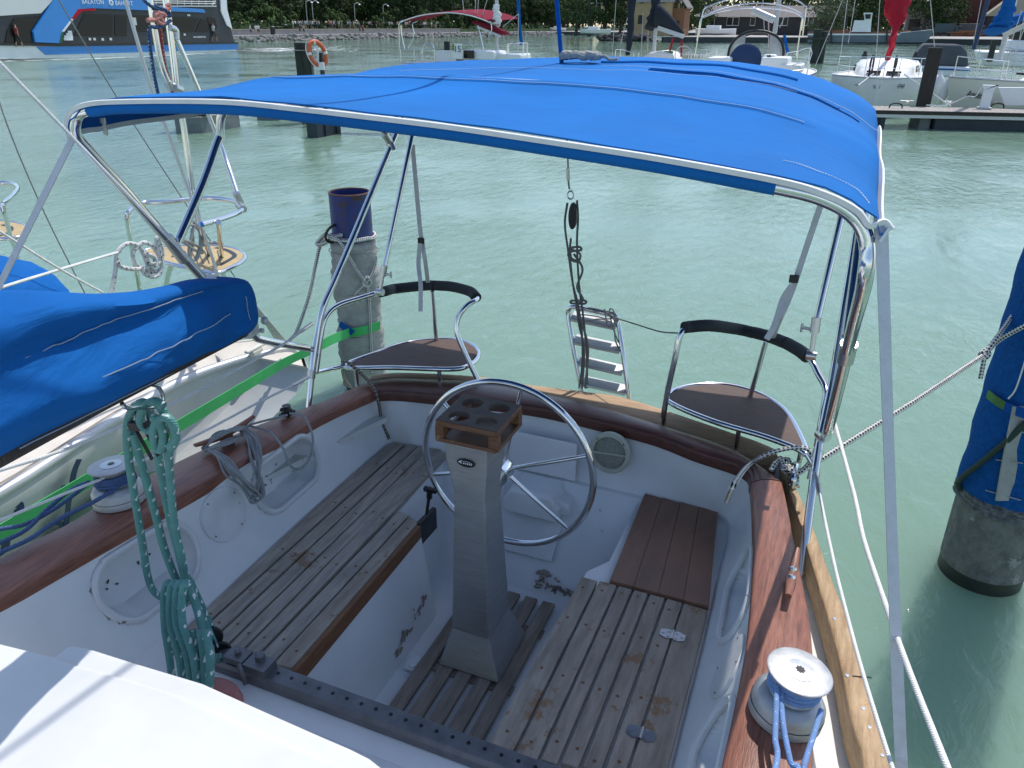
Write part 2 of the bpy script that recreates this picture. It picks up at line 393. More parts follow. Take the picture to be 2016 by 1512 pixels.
# ================================================================ OUR SAILBOAT
XC = -1.04
ZS, ZF = 0.95, 0.53                      # seat and sole heights
boat = thing('sailboat', 'sailing yacht with white cockpit, slatted teak benches and steering wheel, seen from its own deck', 'sailboat', (XC, 2.0, 0))
def cz(y): return 1.335-.085*min(1, max(0, (y-1.6)/1.3))
TOP = [(-.02, .6), (-.02, 1.0), (-.021, 1.36), (-.018, 1.6), (-.024, 1.9), (-.046, 2.2), (-.085, 2.55), (-.092, 2.80), (-.130, 2.93), (-.36, 2.988), (-.59, 3.035), (-.98, 3.075),
       (-1.22, 3.073), (-1.61, 3.015), (-1.87, 2.975), (-1.958, 2.935), (-1.990, 2.80), (-2.008, 2.54), (-2.0, 2.06), (-2.03, 1.72), (-2.05, 1.55), (-2.105, 1.09), (-2.13, .6)]
BOT = [(-.16, .6), (-.16, 1.0), (-.16, 1.36), (-.165, 1.6), (-.168, 1.9), (-.17, 2.2), (-.18, 2.55), (-.183, 2.83), (-.212, 2.962), (-.32, 2.990), (-.59, 2.994), (-.98, 3.0),
       (-1.22, 3.0), (-1.61, 2.994), (-1.86, 2.988), (-1.905, 2.955), (-1.908, 2.80), (-1.905, 2.54), (-1.895, 2.06), (-1.88, 1.72), (-1.872, 1.55), (-1.86, 1.09), (-1.85, .6)]
def wall_point(s, t):
    i = min(len(TOP)-2, int(s)); u = s-i
    def cr(A, k):
        g = lambda j: A[max(0, min(len(A)-1, j))][k]
        p0, p1, p2, p3 = g(i-1), g(i), g(i+1), g(i+2)
        return .5*(2*p1+(p2-p0)*u+(2*p0-5*p1+4*p2-p3)*u*u+(3*p1-p0-3*p2+p3)*u**3)
    tx, ty, bx, by = cr(TOP, 0), cr(TOP, 1), cr(BOT, 0), cr(BOT, 1)
    q_ = math.hypot(tx-bx, ty-by) or 1; tx += .014*(tx-bx)/q_; ty += .014*(ty-by)/q_
    z1 = cz(ty)-.02; k = t**1.0
    bow = .018*math.sin(math.pi*t)
    nx, ny = (tx-bx), (ty-by); ln = math.hypot(nx, ny) or 1
    return V((tx+(bx-tx)*k+nx/ln*bow, ty+(by-ty)*k+ny/ln*bow, z1+(ZS-.03-z1)*t))
# pockets in the side walls: (side, y0, z0, half length, half height, angle, depth)
def wall_pocket(px_a, px_b, xm):
    a = P(*px_a, x=xm); b = P(*px_b, x=xm); return a, b
POCKETS = []
def add_pocket(side, yc, zc, hl, hh, depth): POCKETS.append((side, yc, zc, hl, hh, depth))
add_pocket(-1, 2.265, 1.140, .212, .108, .11)
add_pocket(-1, 1.525, 1.155, .200, .110, .11)
add_pocket(1, 2.24, 1.135, .205, .105, .08)
add_pocket(1, 1.50, 1.15, .200, .108, .08)
def stad(y, z, yc, zc, hl, hh):
    dx = max(0, abs(y-yc)-(hl-hh)); return hh-math.hypot(dx, z-zc)
ns, ntt = 560, 44
rows = []
for i in range(ns+1):
    s = (len(TOP)-1)*i/ns
    col = []
    for j in range(ntt+1):
        p = wall_point(s, j/ntt)
        if 0 < j < ntt:
            for sd, yc, zc, hl, hh, dp in POCKETS:
                if (p.x-XC)*sd > .5 and p.y < 2.8:
                    d = stad(p.y, p.z, yc, zc, hl, hh)
                    if d > -.004:
                        k = min(1, max(0, (d+.004)/.014)); k = k*k*(3-2*k)
                        p.x += sd*dp*k
        col.append(p)
    rows.append(col)
sh = MB(); sh.grid(rows)
# ledge round the well, benches, well and sole as one moulding
def plan_prism(mb, poly, z0, z1): mb.prism([(x, y, z0) for x, y in poly], (0, 0, z1-z0))
LB_top = [(-1.90, 1.30), (-1.415, 1.30), (-1.415, 2.36), (-1.425, 2.40), (-1.455, 2.43), (-1.54, 2.46), (-1.565, 2.50), (-1.575, 2.6), (-1.59, 3.02), (-1.93, 3.02)]
LB_bot = [(-1.90, 1.30), (-1.33, 1.30), (-1.33, 2.30), (-1.335, 2.36), (-1.36, 2.40), (-1.42, 2.46), (-1.46, 2.52), (-1.48, 2.62), (-1.50, 3.02), (-1.93, 3.02)]
def two_plan(mb, a, b, z0, z1, mid=4):
    n = len(a); rg = []
    for k in range(mid+1):
        t = k/mid; q = t if t < .85 else t
        rg.append([(b[i][0]+(a[i][0]-b[i][0])*q, b[i][1]+(a[i][1]-b[i][1])*q, z0+(z1-z0)*t) for i in range(n)])
    mb.rings(rg)
two_plan(sh, LB_top, LB_bot, ZF-.04, ZS-.028)
RB_top = [(-.665, 1.30), (-.12, 1.30), (-.12, 3.02), (-.60, 3.02), (-.60, 2.5), (-.665, 2.40)]
RB_bot = [(-.79, 1.30), (-.12, 1.30), (-.12, 3.02), (-.70, 3.02), (-.72, 2.5), (-.79, 2.40)]
two_plan(sh, RB_top, RB_bot, ZF-.04, ZS-.028)
# sloping aft wall of the well
sh.prism([(-1.70, 3.03, ZS-.012), (-1.70, 2.975, ZS-.012), (-1.70, 2.93, ZS-.05), (-1.70, 2.665, ZF-.04), (-1.70, 3.03, ZF-.04)], (1.25, 0, 0))
# sole
sh.box((-1.07, 2.1, ZF-.045), (1.1, 1.9, .03))
# bridge deck with its front
sh.prism([(-1.95, 1.30, .60), (-1.95, 1.475, .60), (-1.95, 1.475, .955), (-1.95, 1.462, .968), (-1.95, .75, .968), (-1.95, .75, .60)], (1.90, 0, 0))
shell = sh.build('cockpit_moulding', M['gel'], boat, smooth=True, angle=35)
bx_ = MB()  # moulded step and access panel on the aft wall
def awall(x, k, lift=0): # k 0 at sole, 1 at seat level
    return V((x, 2.665+(2.93-2.665)*k-lift*.85, ZF+(.37)*k+lift*.5))
pn = [awall(-1.24, .30, .002), awall(-.93, .30, .002), awall(-.91, 1.0, .002), awall(-1.24, 1.0, .002)]
bx_.prism(pn, V((0, -.85, .5))*.008)
pan = bx_.build('access_panel', M['gel_worn'], boat, bevel=.003)
b3 = MB(); b3.box((-1.08, 2.99, 1.045), (.34, .012, .20)); b3.build('access_panel', M['gel'], boat, bevel=.004)
b2 = MB()
o1 = awall(-.96, .78); 
b2.prism([(-1.205, 2.80, .815), (-.93, 2.80, .815), (-.93, 2.80, .885), (-.965, 2.80, .945), (-1.17, 2.80, .945), (-1.205, 2.80, .885)], (0, .18, 0))
b2.prism([(-.965, 2.84, .835), (-.89, 2.84, .835), (-.89, 2.84, .90), (-.965, 2.84, .915)], (0, .12, 0))
b2.build('moulded_cover', M['gel'], boat, bevel=.014, seg=3)
# peeling, stained patches where the well meets the sole
st = MB(); rnd = random.Random(3)
def patch(mb, c, ux, uy, r, n=22, rough=.45):
    c = V(c); ux = V(ux); uy = V(uy); ring = []
    ph = [rnd.random()*6 for _ in range(3)]
    for k in range(n):
        a = 2*math.pi*k/n; q = r*(1+rough*(.5*math.sin(2*a+ph[0])+.35*math.sin(3*a+ph[1])+.3*math.sin(7*a+ph[2])))
        ring.append(c+ux*math.cos(a)*q+uy*math.sin(a)*q)
    b = mb.add(ring); mb.face([b+k for k in range(n)])
sl = awall(0, 1)-awall(0, 0); sl.normalize(); nn = V((0, -.81, .58))*.003
for x, k, r, e in ((-.955, .17, .024, 1.6), (-.90, .06, .012, 2.5), (-.84, .04, .010, 2.5), (-.88, .13, .007, 1.5)):
    patch(st, awall(x, k)+nn, V((1, 0, 0))*e**.5, sl/e**.5, r)
for k in range(34):
    f = rnd.random(); y = 2.02+.42*f; z = .555+.10*f**1.5+rnd.uniform(0, .03+.10*f*rnd.random()); r = rnd.uniform(.003, .013)*(1 if rnd.random() < .8 else 1.5)
    t = (z-ZF)/(ZS-ZF); x = -1.335-.085*t+.004
    if y > 2.3: x -= .03*(y-2.3)/.06
    patch(st, (x, y, z), (0, 1, .2), (-.19, -.1, .9), r, rough=.8)
for k in range(26):
    x = rnd.uniform(-.98, -.78); kk = rnd.uniform(.01, .16)*rnd.random()+.015
    patch(st, awall(x, kk)+nn, V((1, 0, 0))*1.3, sl/1.3, rnd.uniform(.003, .012), rough=.8)
st.build('peeling_patch', mat('bare_stained_laminate', (.30, .24, .19), .9, var=.4, vscale=20), boat, recalc=False)
dk = MB()
for x, k in ((-.76, .92), (-.70, .45), (-.73, .72), (-.95, .5), (-.72, .30)):
    dk.lathe([(.006, 0), (.005, .002)], awall(x, k, .004), axis=(0, -.81, .58), n=12)
dk.build('screw', M['steel_dull'], boat)

# ---------------- pocket rims and covers
def wall_x(sd, y, z):
    best = None
    for col in (rows if sd else rows):
        pass
    return None
def side_pt(sd, y, z, lift):
    """point of the side wall at (y,z) without pockets"""
    z1 = cz(y)-.02; t = (z1-z)/(z1-(ZS-.03))
    A = TOP if sd < 0 else TOP
    rng = range(11, 22) if sd < 0 else range(0, 9)
    best = 9; bp = None
    for i in rng:
        for q in range(20):
            p = wall_point(i+q/20, t)
            if abs(p.y-y) < best: best = abs(p.y-y); bp = p
    return V((bp.x-sd*lift, y, z))
for sd, yc, zc, hl, hh, dp in POCKETS:
    pts = []
    for k in range(40):
        a = 2*math.pi*k/40
        cx_ = (hl-hh)*(1 if math.cos(a) >= 0 else -1)
        pts.append(side_pt(sd, yc+cx_+hh*math.cos(a), zc+hh*math.sin(a), .004))
    MB().tube(pts, .0125, n=8, sub=2, closed=True).build('pocket_rim', M['gel_worn'], boat, smooth=True)
    gr = MB()
    for k in range(13):
        y = yc+rnd.uniform(-.75, .55)*hl; z = zc-hh*rnd.uniform(.15, .8)*(1-.6*abs(y-yc)/hl)
        q = side_pt(sd, y, z, -dp+.004)
        patch(gr, q, (0, 1, 0), (0, 0, 1), rnd.uniform(.0015, .006), n=9, rough=.7)
    gr.build('dirt', mat('black_mould', (.03, .026, .022), .95) if 'mould' not in M else M['mould'], boat, recalc=False)
def cover(sd, yc, zc, ry, rz):
    a = side_pt(sd, yc, zc, 0); ty = (side_pt(sd, yc+.05, zc, 0)-side_pt(sd, yc-.05, zc, 0)).normalized(); tz = (side_pt(sd, yc, zc+.04, 0)-side_pt(sd, yc, zc-.04, 0)).normalized()
    n = ty.cross(tz); n = n if n.x*sd < 0 else -n
    rg = []
    for r, h in ((1.0, -.02), (1.0, .008), (.985, .012), (.0, .0125)):
        rg.append([a+n*h+ty*ry*r*math.cos(2*math.pi*k/40)+tz*rz*r*math.sin(2*math.pi*k/40) for k in range(40)])
    o = MB().rings(rg).build('cover_plate', M['gel_worn'], boat, smooth=True, angle=25)
    s = MB()
    for k in range(4):
        q = a+n*.012+ty*ry*.86*math.cos(.6+k*math.pi/2)+tz*rz*.86*math.sin(.6+k*math.pi/2)
        s.lathe([(.0035, 0), (.003, .002)], q, axis=n, n=10)
    s.build('screw', M['rust'], o)
cover(-1, 1.88, 1.165, .108, .108); cover(1, 1.865, 1.15, .105, .105)

# ---------------- loudspeaker in the aft wall
sc_ = P(1201, 891, y=2.99); sn = V((-.05, -1, .16)).normalized()
spk = MB().lathe([(.098, -.01), (.098, .008), (.092, .014), (.078, .015), (.076, .010)], sc_, axis=sn, n=48, cap=False).build('loudspeaker', M['speaker'], boat, smooth=True, angle=30)
MB().lathe([(.0765, .004), (.05, .012), (.0, .0135)], sc_, axis=sn, n=40).build('grille', M['mesh'], spk, smooth=True)
MB().bar(sc_+sn*.016+V((-.077, 0, -.006)), sc_+sn*.016+V((.077, 0, .004)), .008, .004, up=sn).build('crossbar', M['speaker'], spk)
s4 = MB()
for k in range(4):
    a = .75+k*math.pi/2; s4.lathe([(.004, 0), (.003, .002)], sc_+sn*.0145+V((math.cos(a)*.087, 0, math.sin(a)*.087)), axis=sn, n=10)
s4.build('screw', M['black'], spk)

# ---------------- teak benches
bl = MB()
def plank(mb, pts, z=ZS, th=.022): mb.prism([(x, y, z-th) for x, y in pts], (0, 0, th))
bench = None
# port bench
bt = MB()
wallL = [(-1.868, 1.31), (-1.874, 1.55), (-1.882, 1.72), (-1.897, 2.06), (-1.905, 2.3), (-1.907, 2.54), (-1.905, 2.80), (-1.903, 2.945), (-1.88, 2.970)]
plank(bt, wallL+[(-1.828, 2.972), (-1.826, 1.31)])
far = [(-1.752, 2.985), (-1.688, 2.995), (-1.626, 3.0), (-1.572, 2.985)]
xs0 = -1.814
for (xf, yf), xn in zip(far, (-1.750, -1.683, -1.618, -1.555)):
    plank(bt, [(xs0, 1.485), (xn-.004, 1.487), (xf-.004, yf), (xf-.066 if xf > -1.6 else xf-.062, yf-.008)]); xs0 = xn+.008
plank(bt, [(-1.547, 1.488), (-1.487, 1.49), (-1.492, 2.43), (-1.549, 2.44)])
ob = bt.build('bench_slats', M['teak_grey'], boat, bevel=.003)
bt = MB(); plank(bt, [(-1.479, 1.492), (-1.412, 1.50), (-1.428, 2.385), (-1.438, 2.405), (-1.484, 2.425)]); bt.build('bench_slat', M['teak_grey2'], boat, bevel=.004)
bt = MB(); bt.prism([(-1.4105, 1.495, ZS-.075), (-1.4105, 1.495, ZS-.003), (-1.4265, 2.383, ZS-.003), (-1.4265, 2.383, ZS-.065)], (.02, 0, 0)); bt.build('bench_fascia', M['teak_edge'], boat, bevel=.003)
# starboard bench
bt = MB()
se = [-.690, -.600, -.524, -.465, -.404, -.340, -.274]
for i in range(6):
    a, b = se[i], se[i+1]
    y1 = 2.335 if i else 2.33
    plank(bt, [(a+.005, 1.472+.012*i), (b-.006, 1.474+.012*i), (b-.003+.012*(b+.69), y1), (a+.006+.012*(a+.69)+(.02 if i == 0 else 0), y1)])
bt.build('bench_slats', M['teak_grey2'], boat, bevel=.003)
bt = MB(); plank(bt, [(-.272, 1.3), (-.168, 1.3), (-.172, 1.9), (-.176, 2.33), (-.266, 2.335)]); lid = bt.build('bench_lid', M['teak_grey2'], boat, bevel=.003)
for hy in (2.148, 1.697):
    hg = MB()
    for sgn in (-1, 1):
        hg.prism([(-.270, hy-.018, ZS+.001), (-.270+sgn*.020, hy-.024, ZS+.001), (-.270+sgn*.044, hy-.014, ZS+.001), (-.270+sgn*.044, hy+.014, ZS+.001), (-.270+sgn*.020, hy+.024, ZS+.001), (-.270, hy+.018, ZS+.001)], (0, 0, .004))
    hg.tube([(-.270, hy-.022, ZS+.005), (-.270, hy+.022, ZS+.005)], .005, n=10)
    for sgn in (-1, 1):
        for dy, dx in ((.012, .014), (-.012, .014), (0, .033)): hg.lathe([(.0052, 0), (.0045, .0022), (.0, .0024)], (-.270+sgn*dx, hy+dy, ZS+.005), n=10)
    hg.build('hinge', M['steel_dull'], boat, smooth=True)
bt = MB()
for k in range(4):
    f0, f1 = k/4, (k+1)/4
    xl = lambda f, y: (-.556+f*(.556-.176)) if y < 2.6 else (-.578+f*(.578-.245))
    plank(bt, [(xl(f0, 2)+.0006, 2.343), (xl(f1, 2)-.0006, 2.345), (xl(f1, 3)-.0006, 2.99-.012*f1), (xl(f0, 3)+.0006, 2.995-.012*f0)], ZS+.008, .024)
bt.build('locker_lid', M['ply'], boat, bevel=.0012)
pl = MB()      # bronze plugs and screws over the benches
for x in (-1.85, -1.78, -1.715, -1.65, -1.585, -1.515, -1.447):
    for y in (1.60, 2.02, 2.36, 2.72):
        if (x > -1.56 and y > 2.4): continue
        pl.lathe([(.006, 0), (.0055, .0008)], (x+rnd.uniform(-.006, .006), y+rnd.uniform(-.03, .03), ZS), n=12)
for x in (-.645, -.565, -.495, -.435, -.373, -.307):
    for y in (1.56, 1.83, 2.08, 2.29): pl.lathe([(.006, 0), (.0055, .0008)], (x+rnd.uniform(-.004, .004), y+rnd.uniform(-.02, .02), ZS), n=12)
pl.build('wood_plug', M['teak_edge'], boat)
# sole grating
sg = MB()
for i, x in enumerate((-1.222, -1.137, -1.053, -.968, -.884)):
    w = .058; plank(sg, [(x-w/2, 1.50), (x+w/2, 1.50), (x+w/2-.004, 2.60), (x-w/2-.004, 2.60)], ZF+.004, .022)
for y in (1.75, 2.08, 2.42): sg.box((-1.05, y, ZF-.022), (.40, .05, .012))
sg.build('sole_grating', mat('damp_worn_teak', (.36, .295, .235), .75, vscale=5, vstretch=(9, 1.2, 9), col2=(.21, .165, .13), bump=.3, bscale=22, bstretch=(9, .8, 9), detail=6), boat, bevel=.003)
ft = MB(); q = P(812, 1300, z=ZF+.004)   # small white block put in place of a sun patch on the sole
ft.box((q.x, q.y, ZF-.012), (.05, .075, .018)); ft.lathe([(.014, 0), (.012, .01), (.0, .011)], (q.x+.012, q.y-.02, ZF-.003), n=16)
ft.build('sun_patch_block', M['white'], boat, bevel=.004)

# ---------------- steering pedestal
ped = MB()
def rect(x0, x1, y0, y1, z): return [(x0, y0, z), (x1, y0, z), (x1, y1, z), (x0, y1, z)]
ped.rings([rect(-1.172, -.908, 2.07, 2.37, ZF+.006), rect(-1.172, -.908, 2.07, 2.37, ZF+.012), rect(-1.132, -.968, 2.118, 2.325, .70), rect(-1.118, -.992, 2.145, 2.285, 1.33), rect(-1.152, -.985, 2.150, 2.325, 1.475), rect(-1.152, -.985, 2.150, 2.325, 1.537)])
pedestal = ped.build('steering_pedestal', M['brushed'], boat, bevel=.006)
# drinks holder with four round holes
dh = MB(); x0, x1, y0, y1, zt = -1.182, -.948, 2.148, 2.376, 1.622
th = .022
for lev in (zt, zt-th):
    for i in range(2):
        for j in range(2):
            ax, bx2 = x0+(x1-x0)*i/2, x0+(x1-x0)*(i+1)/2; ay, by2 = y0+(y1-y0)*j/2, y0+(y1-y0)*(j+1)/2
            c = V(((ax+bx2)/2+(.004 if i == 0 else -.004), (ay+by2)/2, lev)); r = .040; n = 32; sq = []; ci = []
            for k in range(n):
                a = 2*math.pi*k/n+math.pi/4; dx, dy = math.cos(a), math.sin(a)
                cc = V(((ax+bx2)/2, (ay+by2)/2, lev)); m_ = min((bx2-ax)/2/max(1e-6, abs(dx)), (by2-ay)/2/max(1e-6, abs(dy)))
                sq.append(cc+V((dx*m_, dy*m_, 0))); ci.append(c+V((dx*r, dy*r, 0)))
            A = dh.add(sq); B = dh.add(ci)
            for k in range(n):
                k2 = (k+1) % n; dh.face([A+k, A+k2, B+k2, B+k] if lev == zt else [A+k2, A+k, B+k, B+k2])
            if lev != zt:
                T = dh.add([q+V((0, 0, th)) for q in ci])
                for k in range(n):
                    k2 = (k+1) % n; dh.face([B+k, B+k2, T+k2, T+k])
holder = dh.build('drink_holder', M['holder_top'], pedestal, recalc=False)
dh = MB(); zb = 1.537
for lev in (0,):
    ring = [(x0, y0), (x1, y0), (x1, y1), (x0, y1)]
    for k in range(4):
        (xa, ya), (xb, yb) = ring[k], ring[(k+1) % 4]
        dh.bar((xa, ya, zt-th/2), (xb, yb, zt-th/2), .008, th-.0015); dh.bar((xa, ya, zb+.008), (xb, yb, zb+.008), .014, .016)
for x in (x0+.012, x1-.012):
    for y in (y0+.014, y1-.014): dh.box((x, y, (zt-th+zb)/2+.008), (.034, .036, zt-th-zb-.016))
dh.box(((x0+x1)/2, (y0+y1)/2, zb+.004), (x1-x0-.01, y1-y0-.01, .008))
dh.build('holder_frame', M['holder'], pedestal, bevel=.002)
# oval badge
bc = V((-1.066, 2.1468, 1.470)); bd = MB(); bn = V((0, -1, .04)).normalized()
for r, h in ((1, 0),):
    bd.rings([[bc+bn*hh+V((1, 0, 0))*.036*rr*math.cos(2*math.pi*k/36)+V((0, .04, 1))*.016*rr*math.sin(2*math.pi*k/36) for k in range(36)] for rr, hh in ((1, -.002), (1, .003), (.95, .004), (0, .004))])
badge = bd.build('badge', M['black'], pedestal, smooth=True, angle=30)
bd = MB()
wv = lambda u, v: bc+bn*.0045+V((u, 0, v))
bd.prism([wv(-.030, .001), wv(-.019, .009), wv(-.012, .0095), wv(-.019, .003), wv(-.013, -.004), wv(-.024, -.001)], bn*.001)
for i in range(5):
    u = -.010+i*.0075
    bd.prism([wv(u, -.004), wv(u+.0042, -.0035), wv(u+.0058, .0036), wv(u+.0016, .003)], bn*.001)
bd.tube([wv(-.012, .0065), wv(.004, .0085), wv(.026, .004)], .0007, n=5)
bd.build('badge_lettering', M['letter_white'], badge)
# wheel
wc = V((-1.06, 2.50, 1.265)); wr = .372
rim = MB(); rim.tube([wc+V((wr*math.cos(2*math.pi*k/48), 0, wr*math.sin(2*math.pi*k/48))) for k in range(48)], .0145, n=12, sub=2, closed=True)
wheel = rim.build('steering_wheel', M['steel'], pedestal, smooth=True)
spk = MB()
for k in range(6):
    a = R(80+60*k); d = V((math.cos(a), 0, math.sin(a))); e = .9*wr if False else wr-.01
    spk.tube([wc+d*.035+V((0, -.03, 0)), wc+d*wr*.5+V((0, -.018, 0)), wc+d*e], lambda t: .0085, n=10)
spk.lathe([(.045, -.09), (.045, -.02), (.03, .01), (.012, .02)], wc, axis=(0, 1, 0), n=24)
spk.build('wheel_spokes', M['steel'], pedestal, smooth=True)
MB().tube([wc+V((0, -.08, 0)), V((-1.05, 2.29, 1.265))], .03, n=14).build('wheel_shaft', M['steel_dull'], pedestal, smooth=True)

# throttle lever
tp = [P(817, 1030, x=-1.452), P(851, 997, x=-1.452), P(853, 1037, x=-1.452), P(818, 1076, x=-1.452)]
tl = MB().prism(tp, (.022, 0, 0)).build('throttle_control', M['black'], boat, bevel=.004)
a = P(840, 1012, x=-1.42); b = P(845, 975, x=-1.41)
lv = MB().tube([a, b], .007, n=10); lv.tube([b+V((0, 0, -.012)), P(846, 962, x=-1.40)], .013, n=12)
lv.tube([P(837, 962, x=-1.41), P(857, 967, x=-1.385)], .013, n=12); lv.build('throttle_lever', M['black'], tl, smooth=True)

# ---------------- mahogany coaming cap
def PZ(px, py, dz=0):
    z = 1.3
    for _ in range(8):
        p = P(px, py, z=z); z = cz(p.y)+dz
    return p
def cap_strip(name, inner, outer, material, hgt=.034, parent=boat, crown=.010, n=60):
    a = resample(catmull(inner, 8), .03); b = catmull(outer, 8)
    def rs(pp, m):
        L = [0]
        for p, q in zip(pp, pp[1:]): L.append(L[-1]+(q-p).length)
        out = []; j = 0
        for i in range(m):
            s = L[-1]*i/(m-1)
            while j < len(L)-2 and L[j+1] < s: j += 1
            out.append(pp[j].lerp(pp[j+1], min(1, (s-L[j])/max(1e-9, L[j+1]-L[j]))))
        return out
    a = rs(catmull(inner, 8), n); b = rs(b, n); rg = []
    for p, q in zip(a, b):
        w = q-p; ring = []
        for u, h in ((0, -hgt), (0, -.012), (.02, -.004), (.07, 0), (.3, crown), (.6, crown), (.93, 0), (.985, -.005), (1, -.013), (1, -hgt)):
            ring.append(p+w*u+V((0, 0, h)))
        rg.append(ring)
    return MB().rings(rg).build(name, material, parent, smooth=True, angle=50)
Rin = [V((-.02, .55, 1.335)), V((-.020, 1.1, 1.335))]+[PZ(*q) for q in ((1421, 1507), (1441, 1418), (1466, 1289), (1476, 1216), (1484, 1102), (1483, 1010), (1479, 950))]
Rou = [V((.20, .55, 1.335)), V((.185, 1.1, 1.335))]+[PZ(*q) for q in ((1601, 1512), (1603, 1426), (1601, 1281), (1589, 1183), (1567, 1078), (1552, 1000), (1541, 948))]
cap_strip('coaming_cap', Rin, Rou, M['varnish'], hgt=.05)
Lin = [V((-2.16, .5, 1.335))]+[PZ(*q) for q in ((0, 1178), (271, 1025), (350, 981), (482, 907), (631, 819), (738, 771))]
Lou = [V((-2.36, .5, 1.335))]+[PZ(*q) for q in ((0, 1095), (131, 1030), (280, 942), (396, 884), (485, 843), (631, 790), (716, 753))]
cap_strip('coaming_cap', Lin, Lou, M['varnish'], hgt=.05)
Sin = [PZ(*q) for q in ((741, 771), (780, 770), (873, 779), (1031, 797), (1124, 815), (1280, 854), (1366, 886), (1465, 920), (1478, 949))]
Sou = [PZ(*q) for q in ((722, 750), (780, 743), (873, 746), (939, 749), (1045, 768), (1177, 797), (1280, 829), (1435, 880), (1540, 946))]
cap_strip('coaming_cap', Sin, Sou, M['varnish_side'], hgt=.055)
# pale toe rail: starboard side and across the stern, with the deck strip between
zr = 1.215
Tin = [V((.34, .5, zr)), V((.335, 1.1, zr))]+[P(*q, z=zr) for q in ((1700, 1512), (1676, 1420), (1650, 1290), (1610, 1150), (1568, 1010), (1535, 912))]
Tou = [V((.44, .5, zr)), V((.43, 1.1, zr))]+[P(*q, z=zr) for q in ((1762, 1512), (1722, 1400), (1681, 1250), (1631, 1120), (1582, 990), (1523, 882))]
cap_strip('toe_rail', Tin, Tou, M['rail'], hgt=.10, crown=.002)
Bin = [PZ(722, 752, -.03), PZ(780, 745, -.03)]+[PZ(*q, -.03) for q in ((939, 752), (1045, 771), (1177, 800), (1280, 833), (1435, 884), (1530, 905))]
Bou = [P(735, 738, z=zr), P(796, 733, z=zr)]+[P(*q, z=zr) for q in ((944, 741), (1045, 757), (1150, 770), (1240, 784), (1465, 858), (1523, 882))]
cap_strip('stern_rail', Bin, Bou, M['rail_x'], hgt=.07, crown=.002)
jt = MB()
for i, (px, py) in enumerate(((1700, 1395), (1712, 1432), (1737, 1487), (1643, 1218), (1596, 1040), (1668, 1330))):
    q = P(px, py, z=zr+.002); jt.lathe([(.006, 0), (.005, .002), (.0, .0022)], q, n=12)
jt.build('rail_screw', M['steel'], boat)
q0, q1 = P(1678, 1331, z=zr+.0025), P(1716, 1334, z=zr+.0025); MB().bar(q0, q1, .004, .002).build('rail_joint', M['timber'], boat)
zd = 1.105
dkp = [V((.10, .45, zd))]+[V((p.x-.05, p.y, zd)) for p in Rou[1:]]+[V((.0, 3.0, zd))]+[V((p.x+.02, p.y, zd)) for p in reversed(Tin)]
MB().prism(dkp, (0, 0, -.03)).build('side_deck', M['deck'], boat)
# coaming outer face + port deck
MB().grid([[(p.x-.012, p.y, cz(p.y)-.045) for p in Rou], [(p.x+.0, p.y, zd-.01) for p in Rou]]).build('coaming_side', M['gel'], boat, smooth=True, recalc=False)
MB().grid([[(p.x+.012, p.y, cz(p.y)-.045) for p in Lou], [(p.x, p.y, zd-.01) for p in Lou]]).build('coaming_side', M['gel'], boat, smooth=True, recalc=False)
# hull below
hr = []
for z, k, oy in ((1.20, 1.0, 0), (.8, .975, -.06), (.35, .93, -.16), (0.0, .86, -.32), (-.25, .7, -.5)):
    ring = []
    outl = [(.45, -3.0), (.45, 0), (.44, 1.1), (.37, 1.65), (.275, 2.1), (.185, 2.42), (.07, 2.82), (-.06, 3.20), (-.2, 3.28), (-.79, 3.44), (-1.04, 3.45), (-1.3, 3.41), (-1.6, 3.385), (-1.96, 3.27), (-2.08, 3.0), (-2.2, 2.6), (-2.33, 2.15), (-2.42, 1.7), (-2.5, 1.1), (-2.53, 0), (-2.53, -3)]
    for x, y in outl: ring.append((XC+(x-.01*(1 if x > XC else -1)-XC)*k, y-.02+oy*(1 if y > 2.5 else max(0, (y-1)/1.5)), z))
    hr.append(ring)
MB().rings(hr, closed_ring=False, cap=False).build('hull', M['gel'], boat, smooth=True, angle=60)
MB().prism([(-2.2, 2.95, zd), (-2.33, 2.15, zd), (-2.42, 1.7, zd), (-2.5, 1.1, zd), (-2.53, 0, zd), (-2.25, 0, zd), (-2.25, 1.2, zd), (-2.1, 2.2, zd), (-1.9, 2.95, zd)], (0, 0, -.03)).build('side_deck', M['deck'], boat)

# ---------------- traveller track on the bridge deck
tr = MB(); zt_ = .969
tr.prism([(-1.80, 1.375, zt_), (-1.80, 1.405, zt_), (-1.80, 1.405, zt_+.030), (-1.80, 1.445, zt_+.030), (-1.80, 1.445, zt_+.042), (-1.80, 1.385, zt_+.042), (-1.80, 1.375, zt_+.030)], (1.62, 0, 0))
track = tr.build('mainsheet_track', M['alloy_rail'], boat, bevel=.003)
tk = MB()
for k in range(26): tk.lathe([(.0065, 0), (.006, .0012)], (-1.60+k*.052, 1.418, zt_+.042), n=12)
tk.build('track_holes', M['black'], track)
cw = MB(); q = P(500, 1312, z=1.03); q = V((q.x, 1.412, 1.02))
cw.box((q.x+.01, q.y, 1.024), (.085, .062, .032)); cw.box((q.x-.075, q.y, 1.03), (.075, .055, .024))
cw.lathe([(.016, 0), (.016, .018), (.008, .022)], (q.x+.005, q.y+.012, 1.04), n=18)
cw.tube([(q.x-.045, q.y-.03, 1.03), (q.x-.03, q.y-.045, 1.045), (q.x-.015, q.y-.05, 1.01), (q.x-.012, q.y-.05, .985)], .008, n=8)
cw.lathe([(.010, 0), (.010, .014), (.004, .018)], (q.x-.075, q.y, 1.04), n=14)
cw.build('track_car', M['alloy_rail'], track, bevel=.004)

